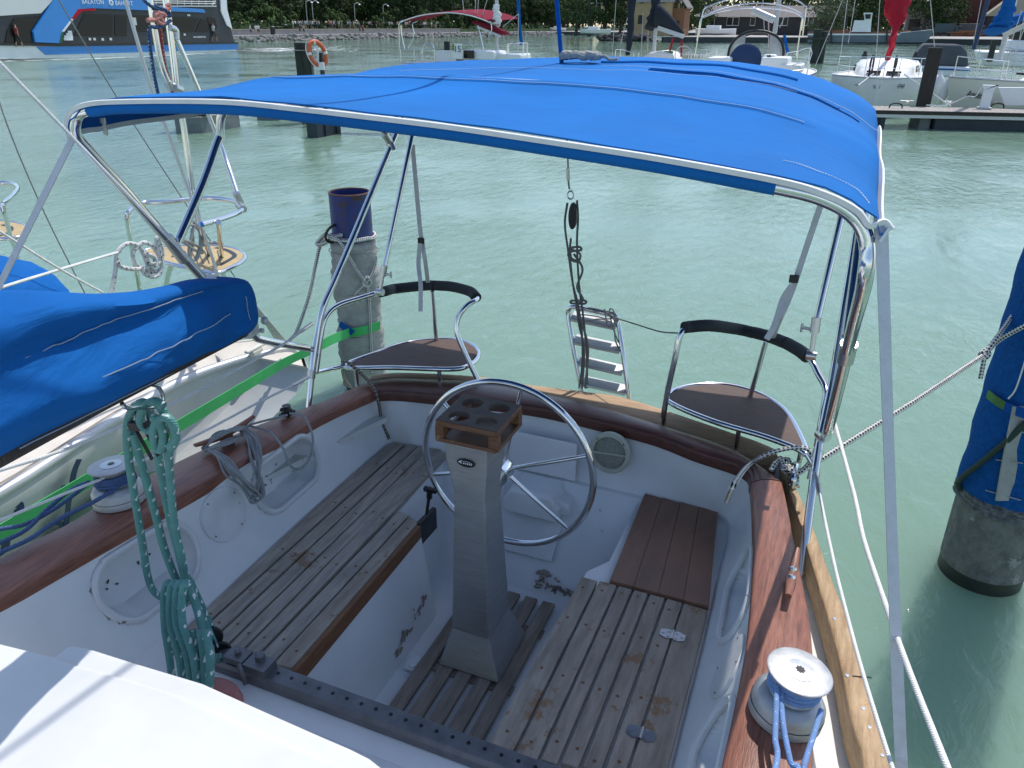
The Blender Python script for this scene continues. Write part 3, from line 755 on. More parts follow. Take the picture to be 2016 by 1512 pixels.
# ---------------- sliding hatch and cabin top nearest the camera
zh = 1.405
ht = MB()
def slab(mb, poly, z0, z1, rnd_=.0): mb.prism([(x, y, z0) for x, y in poly], (0, 0, z1-z0))
pq = lambda px, py, z: tuple(P(px, py, z=z)[:2])
edge = [pq(*q, zh) for q in ((108, 1290), (136, 1267), (172, 1272), (260, 1300), (400, 1342), (500, 1387), (620, 1440), (690, 1470), (728, 1489), (752, 1508), (765, 1532))]
slab(ht, edge+[(edge[-1][0]+.01, .70), (edge[-1][0]+.01, -.6), (-1.70, -.6)], zh-.06, zh)
hatch = ht.build('sliding_hatch', M['hatch'], boat, bevel=.014, seg=4)
ht = MB(); z2 = zh+.010
e2 = [pq(*q, z2) for q in ((-90, 1248), (0, 1265), (105, 1291), (144, 1306), (240, 1332), (341, 1363), (430, 1401), (500, 1435), (600, 1476), (700, 1520))]
slab(ht, e2+[(e2[-1][0]+.0, -.6), (-2.2, -.6)], zh-.05, z2)
ht.build('hatch_lid', M['hatch'], boat, bevel=.010, seg=3)
MB().prism([(-2.05, .90, .6), (-2.05, .75, .6), (-2.05, .75, zh-.065), (-2.05, .90, zh-.065)], (1.38, 0, 0)).build('cabin_bulkhead', M['gel'], boat)
MB().prism([(-2.0, .86, .964), (-2.0, 1.30, .964), (-2.0, 1.30, .972), (-2.0, .86, .972)], (1.40, 0, 0)).build('bridge_deck_pad', M['gel_worn'], boat, bevel=.003)

# ---------------- winches
def winch(c, tilt, name='winch'):
    ax = V(tilt).normalized()
    w = MB().lathe([(.090, 0), (.090, .022), (.088, .026), (.088, .045), (.078, .062), (.060, .072)], c, ax, 48)
    base = w.build(name, M['alloy'], boat, smooth=True, angle=35)
    MB().lathe([(.0895, .0235), (.0905, .0245), (.0895, .0255)], c, ax, 48, cap=False).build('base_joint', M['black'], base)
    MB().lathe([(.060, .068), (.050, .080), (.047, .100), (.050, .122), (.066, .132), (.077, .136), (.078, .141), (.074, .1435), (.034, .1445)], c, ax, 48).build('winch_drum', M['alloy'], base, smooth=True, angle=35)
    MB().lathe([(.036, .142), (.036, .146), (.018, .147)], c, ax, 40).build('winch_cap', M['steel_dull'], base, smooth=True, angle=35)
    sk = MB(); a = ax.orthogonal().normalized(); b = ax.cross(a); o = c+ax*.1475
    sk.prism([o+(a*math.cos(k*math.pi/8)+b*math.sin(k*math.pi/8))*(.0125 if k % 2 == 0 else .009) for k in range(16)], ax*.0006)
    sk.build('winch_socket', M['black'], base)
    return c, ax
WR = V((.100, 1.56, 1.343)); WL = V((-2.19, 1.615, 1.343))
winch(WR, (.10, .02, 1)); winch(WL, (-.06, .02, 1))

# ---------------- wooden cleats on the caps
def cleat(c, d, ln=.25, name='cleat'):
    c = V(c); d = V(d).normalized(); sd = V((-d.y, d.x, 0)); rg = []
    for k in range(13):
        t = -1+2*k/12; w = .016*(1-.35*abs(t)); h = .030+.020*abs(t)**1.6; thk = .014*(1-.45*abs(t)**2)
        cc = c+d*t*ln/2+V((0, 0, h))
        rg.append([cc+sd*w*math.cos(a)+V((0, 0, thk*math.sin(a))) for a in [2*math.pi*j/10 for j in range(10)]])
    m = MB().rings(rg); m.box(c+V((0, 0, .018)), (.045, .03, .036), rz=math.atan2(d.y, d.x))
    o = m.build(name, M['varnish'], boat, smooth=True, angle=50)
    s = MB()
    for t in (-.022, .022): s.lathe([(.012, 0), (.011, .003), (.0, .004)], c+d*t+V((0, 0, .0435)), n=16)
    s.build('cleat_bolt', M['steel'], o, smooth=True, angle=40); return o
RCL = PZ(1556, 1150, .012); cleat(RCL, (.03, 1, 0))
LCL = PZ(447, 868, .014); cleat(LCL, (.16, 1, 0), .30)
fl = MB(); q = PZ(566, 818, .012); fl.box(q+V((0, 0, .012)), (.05, .06, .012), rz=.2); fl.lathe([(.024, 0), (.026, .012), (.016, .03), (.02, .036)], q+V((0, 0, .014)), n=18)
fl.tube([q+V((-.02, -.02, .03)), q+V((0, -.03, .05)), q+V((.02, -.02, .03))], .004, n=8); fl.build('fairlead', M['black'], boat, smooth=True)

# ---------------- pushpit with corner seats
zs_ = 1.325
def pix(pts, **k): return [P(*q, **k) for q in pts]
def seat(board, legs, back):
    pts = pix(board, z=zs_)
    t = MB().tube(pts, .0125, n=10, sub=6, closed=True)
    for l in legs:
        b = P(*l, z=zs_-.01); t.tube([b, V((b.x, b.y, 1.20))], .011, n=10)
    cm = sum(pts, V((0, 0, 0)))/len(pts); inn = [cm+(p-cm)*.955 for p in catmull(pts, 6, True)]
    MB().prism([V((p.x, p.y, zs_-.008)) for p in inn], (0, 0, .016)).build('corner_seat', M['seat_teak'], boat, bevel=.003)
    return t
Rb = seat([(1316, 790), (1330, 767), (1385, 757), (1440, 760), (1500, 778), (1545, 808), (1572, 850), (1588, 893), (1565, 882), (1500, 858), (1400, 828)], [(1310, 800), (1455, 846), (1578, 884)], None)
Lb_ = seat([(678, 722), (740, 695), (798, 676), (857, 669), (905, 671), (938, 686), (941, 704), (922, 720), (887, 727), (780, 724)], [(865, 728), (700, 724)], None)
yR = P(1478, 777, z=zs_).y; yL = P(859, 669, z=zs_).y
# rails: the plan position follows the seat edge, the height comes from the view
def rail_pts(spec): return [P(px, py, y=y) for px, py, y in spec]
yb = P(1310, 800, z=zs_).y; ye = P(1590, 900, z=zs_).y
BR = V((.115, 2.44, 1.12)); BL = V((-2.175, 2.66, 1.12))       # stanchion feet
rR = rail_pts([(1306, 822, yb), (1310, 795, yb), (1316, 762, yb), (1329, 705, yb+.0), (1340, 658, yb+.02), (1360, 645, yb+.06), (1400, 642, yb+.09), (1452, 648, yR), (1495, 657, yR-.02), (1551, 677, yR-.17), (1592, 704, yR-.32), (1612, 738, yR-.40), (1626, 768, yR-.46), (1620, 816, ye-.08), (1609, 880, ye-.14)])
pp = MB().tube(rR, .0135, n=10, sub=5)
pp.tube(rail_pts([(1508, 672, yR-.03), (1478, 777, yR-.03)]), .012, n=10)
rL = rail_pts([(622, 735, 2.80), (634, 648, 2.88), (646, 617, 2.93), (668, 600, 3.0), (705, 588, 3.1), (742, 577, 3.2), (774, 569, yL-.06), (842, 562, yL), (887, 564, yL), (928, 575, yL-.06), (939, 588, yL-.12), (918, 603, yL-.2), (902, 627, yL-.24), (900, 654, yL-.26), (914, 692, yL-.27), (940, 746, yL-.27)])
pp.tube(rL, .0135, n=10, sub=5)
pp.tube(rail_pts([(851, 573, yL-.02), (859, 669, yL-.02)]), .012, n=10)
a = P(612, 735, y=2.76)
pp.tube([a, P(650, 727, z=zs_), P(680, 720, z=zs_)], .0125, n=10)
pp.tube([P(1588, 893, z=zs_), P(1608, 925, y=ye-.1)], .0125, n=10)
# slanting arch legs that rise to the back of the awning
ARL = [BL, P(615, 722, y=2.77), P(624, 660, y=2.84), P(636, 605, y=2.90), P(660, 550, y=3.0), P(700, 455, y=3.18), P(770, 287, y=3.5), V((-2.12, 3.62, 2.46))]
ARR = [BR, P(1608, 905, y=2.72), P(1626, 815, y=2.84), P(1640, 745, y=2.93), P(1664, 600, y=3.12), P(1690, 430, y=3.42), V((.075, 3.55, 2.46))]
for ar in (ARL, ARR): pp.tube(ar, .0155, n=12, sub=5)
for tub in (Rb, Lb_):
    off = len(pp.v); pp.v += tub.v
    for i, f in enumerate(tub.f): pp.f.append(tuple(k+off for k in f))
pp.uv = {}
pushpit = pp.build('pushpit', M['steel'], boat, smooth=True)
clm = MB()
for a, b, r in ((P(614, 728, y=2.765), P(612, 745, y=2.75), .021), (P(1604, 925, y=2.70), P(1600, 945, y=2.68), .021), (P(1612, 885, y=2.75), P(1608, 902, y=2.73), .019), (P(619, 695, y=2.81), P(616, 712, y=2.79), .020)):
    clm.tube([a, b], r, n=14, smooth=False)
clm.tube([P(596, 685, y=2.76), P(618, 688, y=2.79)], .014, n=10, smooth=False)
clm.build('pushpit_clamp', M['steel_dull'], boat, smooth=True, angle=40)
def foam(pts, r=.027):
    m = MB()
    return m.tube(pts, r, n=14, sub=6)
f1 = foam(rail_pts([(1347, 645, yb+.03), (1362, 643, yb+.06), (1400, 641, yb+.09), (1452, 648, yR), (1484, 655, yR-.01)])); f1.build('foam_grip', M['foam'], boat, smooth=True)
foam(rail_pts([(1486, 655, yR-.01), (1515, 663, yR-.06), (1549, 676, yR-.16)])).build('foam_grip', M['foam'], boat, smooth=True)
foam(rail_pts([(1551, 677, yR-.17), (1572, 689, yR-.24), (1589, 702, yR-.31)])).build('foam_grip', M['foam'], boat, smooth=True)
foam(rail_pts([(746, 576, 3.21), (759, 573, 3.25), (772, 569, yL-.07)])).build('foam_grip', M['foam'], boat, smooth=True)
foam(rail_pts([(774, 569, yL-.06), (808, 565, yL-.03), (842, 562, yL), (856, 562, yL)])).build('foam_grip', M['foam'], boat, smooth=True)
foam(rail_pts([(857, 562, yL), (887, 564, yL), (914, 570, yL-.03), (929, 576, yL-.06), (938, 586, yL-.11)])).build('foam_grip', M['foam'], boat, smooth=True)
cf = MB(); q = P(1562, 945, z=zr+.006)
cf.box(q+V((.0, -.01, .005)), (.045, .10, .008), rz=.1); cf.tube([q+V((0, .06, .0)), q+V((.0, .05, .045)), q+V((0, -.05, .045)), q+V((0, -.06, 0))], .012, n=8); cf.build('mooring_cleat', M['steel'], boat, smooth=True, angle=40)
# ================================================================ AWNING OVER THE COCKPIT
awn = thing('cockpit_awning', 'bright blue canvas awning with white edging on bent steel hoops over the cockpit', 'awning', (XC, 2.6, 1.3))
YF, YB, YR = 1.75, 2.36, 3.46
def hoop(y, spec=None, dz=0.0, wx=1.0):
    pts = [(-2.175, 2.50), (-2.172, 2.60), (-2.150, 2.652), (-2.09, 2.675), (-1.94, 2.690), (-1.573, 2.703), (-1.316, 2.695), (-1.086, 2.684), (-.873, 2.672), (-.612, 2.652), (-.372, 2.632), (-.12, 2.604), (-.02, 2.586), (.045, 2.553), (.078, 2.50), (.088, 2.42)]
    return [V((XC+(x-XC)*wx, y, z+dz)) for x, z in pts]
fh = hoop(YF, dz=-.012)
legL = [P(345, 490, x=-2.17), P(400, 550, x=-2.17), P(470, 627, x=-2.17), P(500, 660, x=-2.17), P(512, 668, x=-2.168), P(560, 678, x=-2.16), P(606, 686, x=-2.16)]
legR = [V((.092, 1.90, 2.27)), V((.098, 2.08, 2.12)), V((.104, 2.30, 1.86)), V((.108, 2.46, 1.70)), P(1628, 856, y=2.58), P(1621, 864, y=2.66), P(1612, 856, y=2.76)]
def tubeobj(name, pts, r, m='steel', parent=awn, sub=5, n=12): return MB().tube(pts, r, n=n, sub=sub).build(name, M[m], parent, smooth=True)
tubeobj('hoop', list(reversed(legL))+[P(250, 380, x=-2.17), P(170, 290, x=-2.175)]+fh[1:]+legR, .0165)
collL = P(345, 490, x=-2.17); collR = V((.098, 2.08, 2.12))
mb_ = MB(); mb_.tube([collL+V((0, -.03, .05)), collL+V((0, .03, -.05))], .021, n=14, smooth=False); mb_.build('hoop_collar', M['steel_dull'], awn, smooth=True, angle=40)
mb_ = MB(); mb_.tube([collR+V((0, -.012, .03)), collR+V((0, .012, -.03))], .022, n=14, smooth=False); mb_.build('hoop_collar', M['steel_dull'], awn, smooth=True, angle=40)
bh = [V((x, YB, z)) for x, z in [(-2.172, 2.45), (-2.17, 2.50), (-2.165, 2.55), (-2.14, 2.60), (-2.06, 2.645), (-1.88, 2.685), (-1.55, 2.72), (-1.0, 2.735), (-.5, 2.705), (-.12, 2.645), (0, 2.60), (.06, 2.55), (.082, 2.48)]]
bL = [collL+V((.0, .025, .03)), P(354, 468, x=-2.17), P(400, 360, x=-2.172), P(430, 275, x=-2.172)]
bR = [V((.084, 2.34, 2.40)), V((.090, 2.23, 2.26)), V((.094, 2.12, 2.15))]
tubeobj('hoop', bL+bh[1:]+bR, .0165)
tubeobj('hoop', [V((-2.12, 3.60, 2.44))]+[V((x, 3.50, z)) for x, z in [(-2.13, 2.58), (-2.08, 2.655), (-1.95, 2.70), (-1.44, 2.735), (-1.0, 2.752), (-.5, 2.745), (-.2, 2.705), (0, 2.63), (.06, 2.56)]]+[V((.075, 3.54, 2.44))], .0155)
jL = P(770, 288, y=3.5)
tubeobj('hoop_strut', [jL, P(757, 265, x=-2.15), P(738, 236, x=-2.15)], .0145)
mb_ = MB(); mb_.tube([P(766, 278, y=3.49), P(757, 264, y=3.46)], .0195, n=14, smooth=False); mb_.tube([P(774, 296, y=3.50), P(767, 280, y=3.50)], .020, n=14, smooth=False); mb_.build('strut_joint', M['steel_dull'], awn, smooth=True, angle=40)
for a, b, c in ((P(817, 240, y=3.42), P(754, 540, y=3.12), P(748, 575, y=3.10)), (P(1664, 395, y=3.05), P(1604, 650, y=2.86), P(1597, 700, y=2.84))):
    tubeobj('brace_pole', [a, a.lerp(b, .5), b], .0125)
    m_ = MB(); m_.tube([b, c], .0095, n=10, smooth=False); m_.tube([b+(b-c)*.5, b-(b-c)*.1], .0165, n=12, smooth=False)
    sx_ = 1 if a.x < -1 else -1
    m_.tube([b, b+V((sx_*.045, 0, .004))], .006, n=8, smooth=False); m_.tube([b+V((sx_*.045, 0, -.014)), b+V((sx_*.045, 0, .02))], .005, n=8, smooth=False)
    m_.tube([c+V((-.018, 0, 0)), c+V((.018, 0, 0))], .0175, n=12, smooth=False); m_.build('pole_clamp', M['steel_dull'], awn, smooth=True, angle=40)
# ---- canopy: rows across the boat, from the front hoop to the drooping back
def canz(x, y):
    """height of the canvas, with hoop ridges, sag between them and soft folds"""
    t = (y-YF)/(YR-YF)
    s = (x-XC)/1.13
    a = 2.690-.0565*(x-XC)*.55-.020*s*s-.03*abs(s)**6        # front shape
    if True:
        fz = [p for p in FHS]; 
        # interpolate front hoop height at x
        for (x0, z0), (x1, z1) in zip(fz, fz[1:]):
            if x0 <= x <= x1: a = z0+(z1-z0)*(x-x0)/(x1-x0); break
        else: a = fz[0][1] if x < fz[0][0] else fz[-1][1]
    c = CRS[0][1]
    for (x0, z0), (x1, z1) in zip(CRS, CRS[1:]):
        if x0 <= x <= x1: c = z0+(z1-z0)*(x-x0)/(x1-x0)
    if x > CRS[-1][0]: c = CRS[-1][1]
    k = min(1, max(0, t)); k2 = 1-(1-k)**1.7
    z = a*(1-k2)+c*k2
    z += .007*math.exp(-((y-YB)/.06)**2)*(1 if abs(s) < .8 else max(0, (1-abs(s))/.2))
    z -= .012*math.sin(math.pi*min(1, max(0, (y-YF)/(YB-YF)))) if y < YB else .014*math.sin(math.pi*(y-YB)/(YR-YB))
    z += .004*noise.noise(V((x*2.2, y*3.5, 1.7)))+.003*noise.noise(V((x*7, y*5, 4.2)))
    # pull towards the corners
    e = max(0, abs(s)-.72)/.28
    z += .010*e*math.sin(9*y+4*s)
    return z
CRS = [(-2.17, 2.672), (-2.08, 2.712), (-1.95, 2.733), (-1.70, 2.748), (-1.44, 2.762), (-1.14, 2.776), (-.76, 2.783), (-.45, 2.774), (-.25, 2.748), (-.12, 2.715), (.0, 2.672), (.05, 2.645), (.09, 2.615)]
FHS = [(-2.15, 2.64), (-2.09, 2.690), (-1.94, 2.706), (-1.573, 2.720), (-1.316, 2.712), (-1.086, 2.701), (-.873, 2.689), (-.612, 2.669), (-.372, 2.649), (-.12, 2.621), (-.02, 2.600), (.045, 2.573), (.075, 2.545)]
NX, NYY = 84, 64
top = []
for j in range(NYY+1):
    y = YF-.018+(YR+.56-YF+.018)*j/NYY
    row = []
    for i in range(NX+1):
        x = -2.165+(2.165+.085)*i/NX
        yy = y
        z = canz(x, min(y, YR))
        if y > YR: z -= .27*(y-YR)**1.2
        edge = max(0, (x-.045)/.04); 
        row.append(V((x, yy, z)))
    # side flap hanging over the edge
    drop = [(-.012, -.045), (-.018, -.10)] if j > 3 else [(-.006, -.02), (-.01, -.03)]
    L0 = row[0]; R0 = row[-1]
    dl = .034-.012*min(1, max(0, (j-8)/25)) if j > 2 else .03
    row = [L0+V((-.012, 0, -dl)), L0+V((-.010, 0, -dl*.5))]+row+[R0+V((.012, 0, -.035)), R0+V((.018, 0, -.07*min(1, .45+j/8)))]
    top.append(row)
cv = MB(); nrow = len(top[0])
up = cv.add([p for r in top for p in r]); dn = cv.add([p+V((0, 0, -.004)) for r in top for p in r])
for j in range(NYY):
    for i in range(nrow-1):
        q = [j*nrow+i, j*nrow+i+1, (j+1)*nrow+i+1, (j+1)*nrow+i]
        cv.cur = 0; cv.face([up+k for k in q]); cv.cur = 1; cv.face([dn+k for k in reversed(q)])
cv.cur = 0
for j in range(NYY):
    for i in (0, nrow-1): cv.face([up+j*nrow+i, up+(j+1)*nrow+i, dn+(j+1)*nrow+i, dn+j*nrow+i])
for i in range(nrow-1):
    for j in (0, NYY): cv.face([up+j*nrow+i, up+j*nrow+i+1, dn+j*nrow+i+1, dn+j*nrow+i])
canopy = cv.build('canopy', [M['canvas'], M['canvas_under']], awn, smooth=True, angle=80)
# front sleeve round the hoop, white edging, stitched pockets
sl_ = MB()
pts = [V((x, YF, z-.028)) for x, z in FHS[1:10]]
sl_.tube(pts, .0195, n=14, sub=6); sl_.build('hoop_sleeve', M['canvas'], canopy, smooth=True)
pp_ = [V((-2.205, YF+.0, 2.56)), V((-2.20, YF-.004, 2.60)), V((-2.175, YF-.010, 2.645))]+[V((x, YF-.022, z-.012)) for x, z in FHS[1:]]+[V((.100, YF-.008, 2.540)), V((.118, YF-.004, 2.525))]
cpp = catmull(pp_, 6)
MB().ribbon(cpp, .013, [(0, -.35, 1)], .006).build('white_edging', M['piping'], canopy, smooth=True, angle=60)
MB().ribbon([r[-1]+V((.004, 0, -.004)) for r in top], .032, [(.45, 0, 1)], .006).build('white_edging', M['piping'], canopy, smooth=True, angle=60)
MB().ribbon([r[0]+V((-.003, 0, -.004)) for r in top], .03, [(0, 0, 1)], .006).build('white_edging', M['strap'], canopy, smooth=True, angle=60)
def seam(pts, name='stitching', w=.0026):
    m = MB()
    p = resample(catmull(pts, 6), .0065)
    for i in range(0, len(p)-1, 1): m.bar(p[i], p[i].lerp(p[i+1], .66), w, .0014)
    m.build(name, M['stitch'], canopy)
def surf(x, y, lift=.003): return V((x, y, canz(x, min(y, YR))-(.27*(y-YR)**1.2 if y > YR else 0)+lift))
pk_ = []
for dy, lf in ((-.040, .0008), (-.037, .003), (-.01, .0045), (.03, .004), (.055, .0025), (.060, .0006)): pk_.append([surf(-1.90+1.82*k/40, YB+dy+(.03*max(0, 1-k/2))*(1 if dy < 0 else -1), lf*min(1, k/3+.1, (40-k)/3+.1)) for k in range(41)])
MB().grid(pk_).build('hoop_pocket', M['canvas'], canopy, smooth=True, angle=30)
seam([surf(-1.90+1.79*k/40, YB-.034+(.02*max(0, 1-k/2)), .0048) for k in range(41)])
seam([surf(-1.7+1.55*k/40, 2.90) for k in range(41)])
seam([surf(-.9+1.0*k/30, 3.05-.10*(k/30)**2) for k in range(31)], w=.003)
seam([surf(-.12+.19*k/20, 1.86-.05*(k/20)**1.2+.008*math.sin(k*.5)) for k in range(21)], w=.002)
zp = MB(); zp.ribbon([surf(-.70+.66*k/30, 2.99-.10*(k/30)**2, .004) for k in range(31)], .035, [(0, 1, 0)], .004); zp.build('zip_flap', M['canvas'], canopy, smooth=True)
zp = MB(); zp.tube([surf(-.95+.75*k/20, 3.20, .001) for k in range(21)], .008, n=10, sub=2); zp.build('zip_flap', M['canvas'], canopy, smooth=True)
zp = MB(); zp.tube([surf(-.70+.73*k/30, 2.952-.10*(k/30)**2, .002) for k in range(31)], .0025, n=6, sub=2); zp.build('zip', M['canvas_boom'], canopy, smooth=True)
zq = P(203, 240, y=1.80)
zp = MB(); zp.box(zq+V((0, 0, .004)), (.02, .004, .016)); zp.prism([zq+V((-.006, 0, -.004)), zq+V((.006, 0, -.004)), zq+V((.009, 0, -.032)), zq+V((.006, 0, -.040)), zq+V((-.006, 0, -.040)), zq+V((-.009, 0, -.032))], (0, .003, 0)); zp.tube([zq+V((0, -.001, -.034)), zq+V((0, .004, -.034))], .004, n=8); zp.build('zip_pull', M['steel_dull'], canopy)
# straps
def strap(pts, w, side, name='strap', sub=5): return MB().ribbon(catmull(pts, sub), w, side if isinstance(side, list) else [side], .0028).build(name, M['strap'], awn, smooth=True, angle=60)
_q = P(1776, 1512, x=.352); _t = V((.098, 1.75, 2.53)); strap([_t.lerp(_q, k/6)+V((0, 0, -.012*math.sin(math.pi*k/7))) for k in range(8)], .025, [(1, .15+.5*math.sin(k*.13), 0) for k in range(36)])
_q = P(0, 560, y=1.52); _t = V((-2.192, 1.75, 2.575)); strap([_t.lerp(_q, k/4) for k in range(7)], .024, (1, .3, .3))
for pts in ([P(812, 285, y=3.40), P(826, 440, y=3.35), P(830, 470, y=3.34), P(838, 520, y=3.33), P(843, 562, y=yL+.01)], [P(1622, 385, y=3.0), P(1590, 480, y=2.98), P(1558, 575, y=2.97), P(1530, 640, y=2.96), P(1520, 668, y=yR-.07)]):
    strap(pts, .022, (1, .2, 0))
strap([P(827, 478, y=3.32), P(824, 520, y=3.30), P(828, 560, y=3.24), P(828, 613, y=3.22)], .022, (1, .2, 0))
strap([P(1560, 560, y=2.95), P(1541, 590, y=2.94), P(1525, 640, y=2.90), P(1509, 668, y=2.87)], .022, (1, .2, 0))
for q in (P(829, 474, y=3.325), P(1563, 549, y=2.955)): MB().box(q, (.034, .012, .03), rz=.2).build('strap_buckle', M['black'], awn, bevel=.003)
pc = P(1122, 120, y=3.16)

# ================================================================ BACKSTAY, its tackle and the boarding ladder
ba, bb, bc_ = P(1119, 345, y=3.34), P(1107, 118, y=3.17), P(1093, -40, y=3.05)
bs = thing('backstay', 'thin backstay in a blue sleeve, rising through the awning near its rear edge', 'stay', (ba.x, ba.y, 1.2))
dirn = (bc_-bb).normalized()
MB().tube([bb+V((0, 0, -.03)), bc_, bc_+dirn*4], .0085, n=10, smooth=False).build('sleeve', M['canvas_boom'], bs, smooth=True)
MB().tube([ba, P(1117, 285, y=3.31), bb], .004, n=8, smooth=False).build('stay_wire', M['wire'], bs, smooth=True)
MB().tube([ba+V((0, 0, -.02)), P(1118, 330, y=3.335)], .008, n=10, smooth=False).build('wire_terminal', M['steel_dull'], bs, smooth=True)
gp = MB(); rn = random.Random(5)
for k in range(15):
    a = 2*math.pi*k/15; c = pc+V((.042+.068*math.cos(a), .035*math.sin(a), .018+.006*rn.random()))
    gp.lathe([(.0, -.016), (.019, -.012), (.022, .002), (.015, .013), (.0, .016)], c, axis=(rn.uniform(-.3, .3), rn.uniform(-.3, .3), 1), n=9)
gp.tube([pc+V((.11, 0, .012)), pc+V((.14, .0, .02)), pc+V((.165, 0, .008)), pc+V((.20, -.01, .012))], .006, n=8)
gather = gp.build('gathered_collar', M['wrap'], canopy, smooth=True)
tk_ = thing('backstay_tackle', 'grey rope tackle and black block hanging from the backstay beside the ladder', 'tackle', (ba.x, 3.42, 1.2))
mb_ = MB(); rp_ = P(1123, 384, y=3.36)
mb_.tube([rp_+V((.014*math.cos(2*math.pi*k/16), 0, .018*math.sin(2*math.pi*k/16))) for k in range(16)], .0035, n=8, sub=2, closed=True); mb_.tube([ba+V((0, 0, -.02)), P(1121, 372, y=3.355)], .005, n=8); mb_.build('shackle', M['steel_dull'], tk_, smooth=True)
mb_ = MB(); bq = P(1128, 425, y=3.36)
mb_.prism([bq+V((.020*math.cos(2*math.pi*k/20), -.012, .062*math.sin(2*math.pi*k/20))) for k in range(20)], (0, .024, 0)); mb_.build('block', M['black'], tk_, bevel=.004)
def tackle_lines(specs, name, m, parent, r=.0055):
    for pts, y0, y1 in specs:
        n = len(pts); MB().tube([P(px, py, y=y0+(y1-y0)*i/(n-1)) for i, (px, py) in enumerate(pts)], r, n=8, sub=5).build(name, M[m], parent, smooth=True)
tackle_lines([([(1117, 400), (1112, 440), (1118, 490), (1128, 560), (1138, 600), (1146, 660), (1146, 720), (1140, 764)], 3.35, 3.50),
              ([(1136, 395), (1138, 430), (1136, 480), (1140, 560), (1148, 620), (1155, 700), (1156, 764)], 3.36, 3.50),
              ([(1124, 470), (1122, 500), (1128, 560), (1135, 600), (1140, 640), (1150, 690), (1146, 764)], 3.35, 3.49),
              ([(1130, 500), (1147, 530), (1136, 565), (1148, 590), (1135, 605), (1150, 650), (1158, 690), (1152, 764)], 3.34, 3.47),
              ([(1122, 488), (1140, 486), (1144, 492), (1122, 496), (1120, 505), (1138, 514), (1142, 500), (1124, 492), (1126, 512), (1140, 516)], 3.34, 3.34),
              ([(1124, 592), (1152, 592), (1150, 598), (1125, 597), (1124, 592)], 3.40, 3.40)], 'tackle_rope', 'dark_rope', tk_)
ld = thing('boarding_ladder', 'folded steel boarding ladder standing at the stern, lashed with grey rope', 'ladder', (-.95, 3.5, 1.15))
yA, yT = 3.50, 3.60
MB().tube([P(1146, 772, y=yA), P(1130, 690, y=3.55), P(1119, 622, y=yT), P(1120, 610, y=yT), P(1130, 604, y=yT), P(1165, 611, y=yT), P(1205, 620, y=yT), P(1214, 625, y=yT), P(1218, 640, y=yT), P(1227, 700, y=3.55), P(1239, 786, y=yA)], .0125, n=12, sub=4).build('ladder_frame', M['steel'], ld, smooth=True)
for a, b, y in (((1126, 622), (1214, 640), yT-.002), ((1131, 668), (1222, 687), 3.57), ((1140, 710), (1227, 730), 3.545), ((1148, 750), (1234, 769), 3.52)):
    q, w_ = P(*a, y=y), P(*b, y=y)
    st_ = MB().bar(q, w_, .062, .022, up=(0, -.45, 1)).build('ladder_step', M['alu'], ld, bevel=.004)
tackle_lines([([(1140, 612), (1160, 606), (1190, 612), (1212, 618), (1200, 628), (1170, 622), (1142, 620), (1150, 632), (1180, 628), (1205, 634)], 3.56, 3.57),
              ([(1190, 608), (1196, 640), (1204, 640), (1200, 610), (1208, 612), (1212, 638), (1205, 622), (1194, 616), (1210, 630)], 3.56, 3.57),
              ([(1205, 640), (1214, 665), (1226, 688), (1230, 692), (1222, 690), (1212, 672), (1210, 650)], 3.57, 3.56)], 'lashing', 'grey_rope', ld, .004)
tag(MB().tube([P(1213, 626, y=3.57), P(1260, 641, y=3.45), P(1300, 653, y=3.35), P(1338, 656, y=yb+.02)], .0035, n=8).build('cord', M['dark_rope'], smooth=True), 'thin grey cord from the ladder top to the seat rail', 'cord')

# ================================================================ BOOM WITH ITS SAIL COVER
BO = V((XC, -1.5, 0)); BD = V((-.193, 1, 0)).normalized(); BN = V((BD.y, -BD.x, 0))      # BN faces the camera side
def bp(s, u, z): return BO+BD*s+BN*u+V((0, 0, z))
def bs_of(px, py):
    p = PP(px, py, BO, BN); return (p-BO).dot(BD), p.z
boom = thing('boom', 'sailboat boom laid under a blue canvas sail cover with white seams, left of the awning', 'boom', tuple(bp(2.2, 0, 2.1)))
topspec = [(-.5, 2.62)]+[bs_of(*q) for q in ((0, 568), (60, 572), (125, 574), (200, 580), (270, 577), (335, 562), (385, 549), (420, 549), (462, 541), (486, 572))]
botspec = [(-.5, 2.10)]+[bs_of(*q) for q in ((0, 893), (120, 838), (240, 780), (330, 733), (420, 690), (472, 664))]
def interp(sp, s):
    if s <= sp[0][0]: return sp[0][1]
    for (a, b), (c, d) in zip(sp, sp[1:]):
        if a <= s <= c: return b+(d-b)*(s-a)/max(1e-6, c-a)
    return sp[-1][1]
def sm(sp, s): return sum(interp(sp, s+d)*w for d, w in ((-.05, .25), (0, .5), (.05, .25)))
s0, s1 = -.4, bs_of(466, 610)[0]
NS, NR = 150, 40
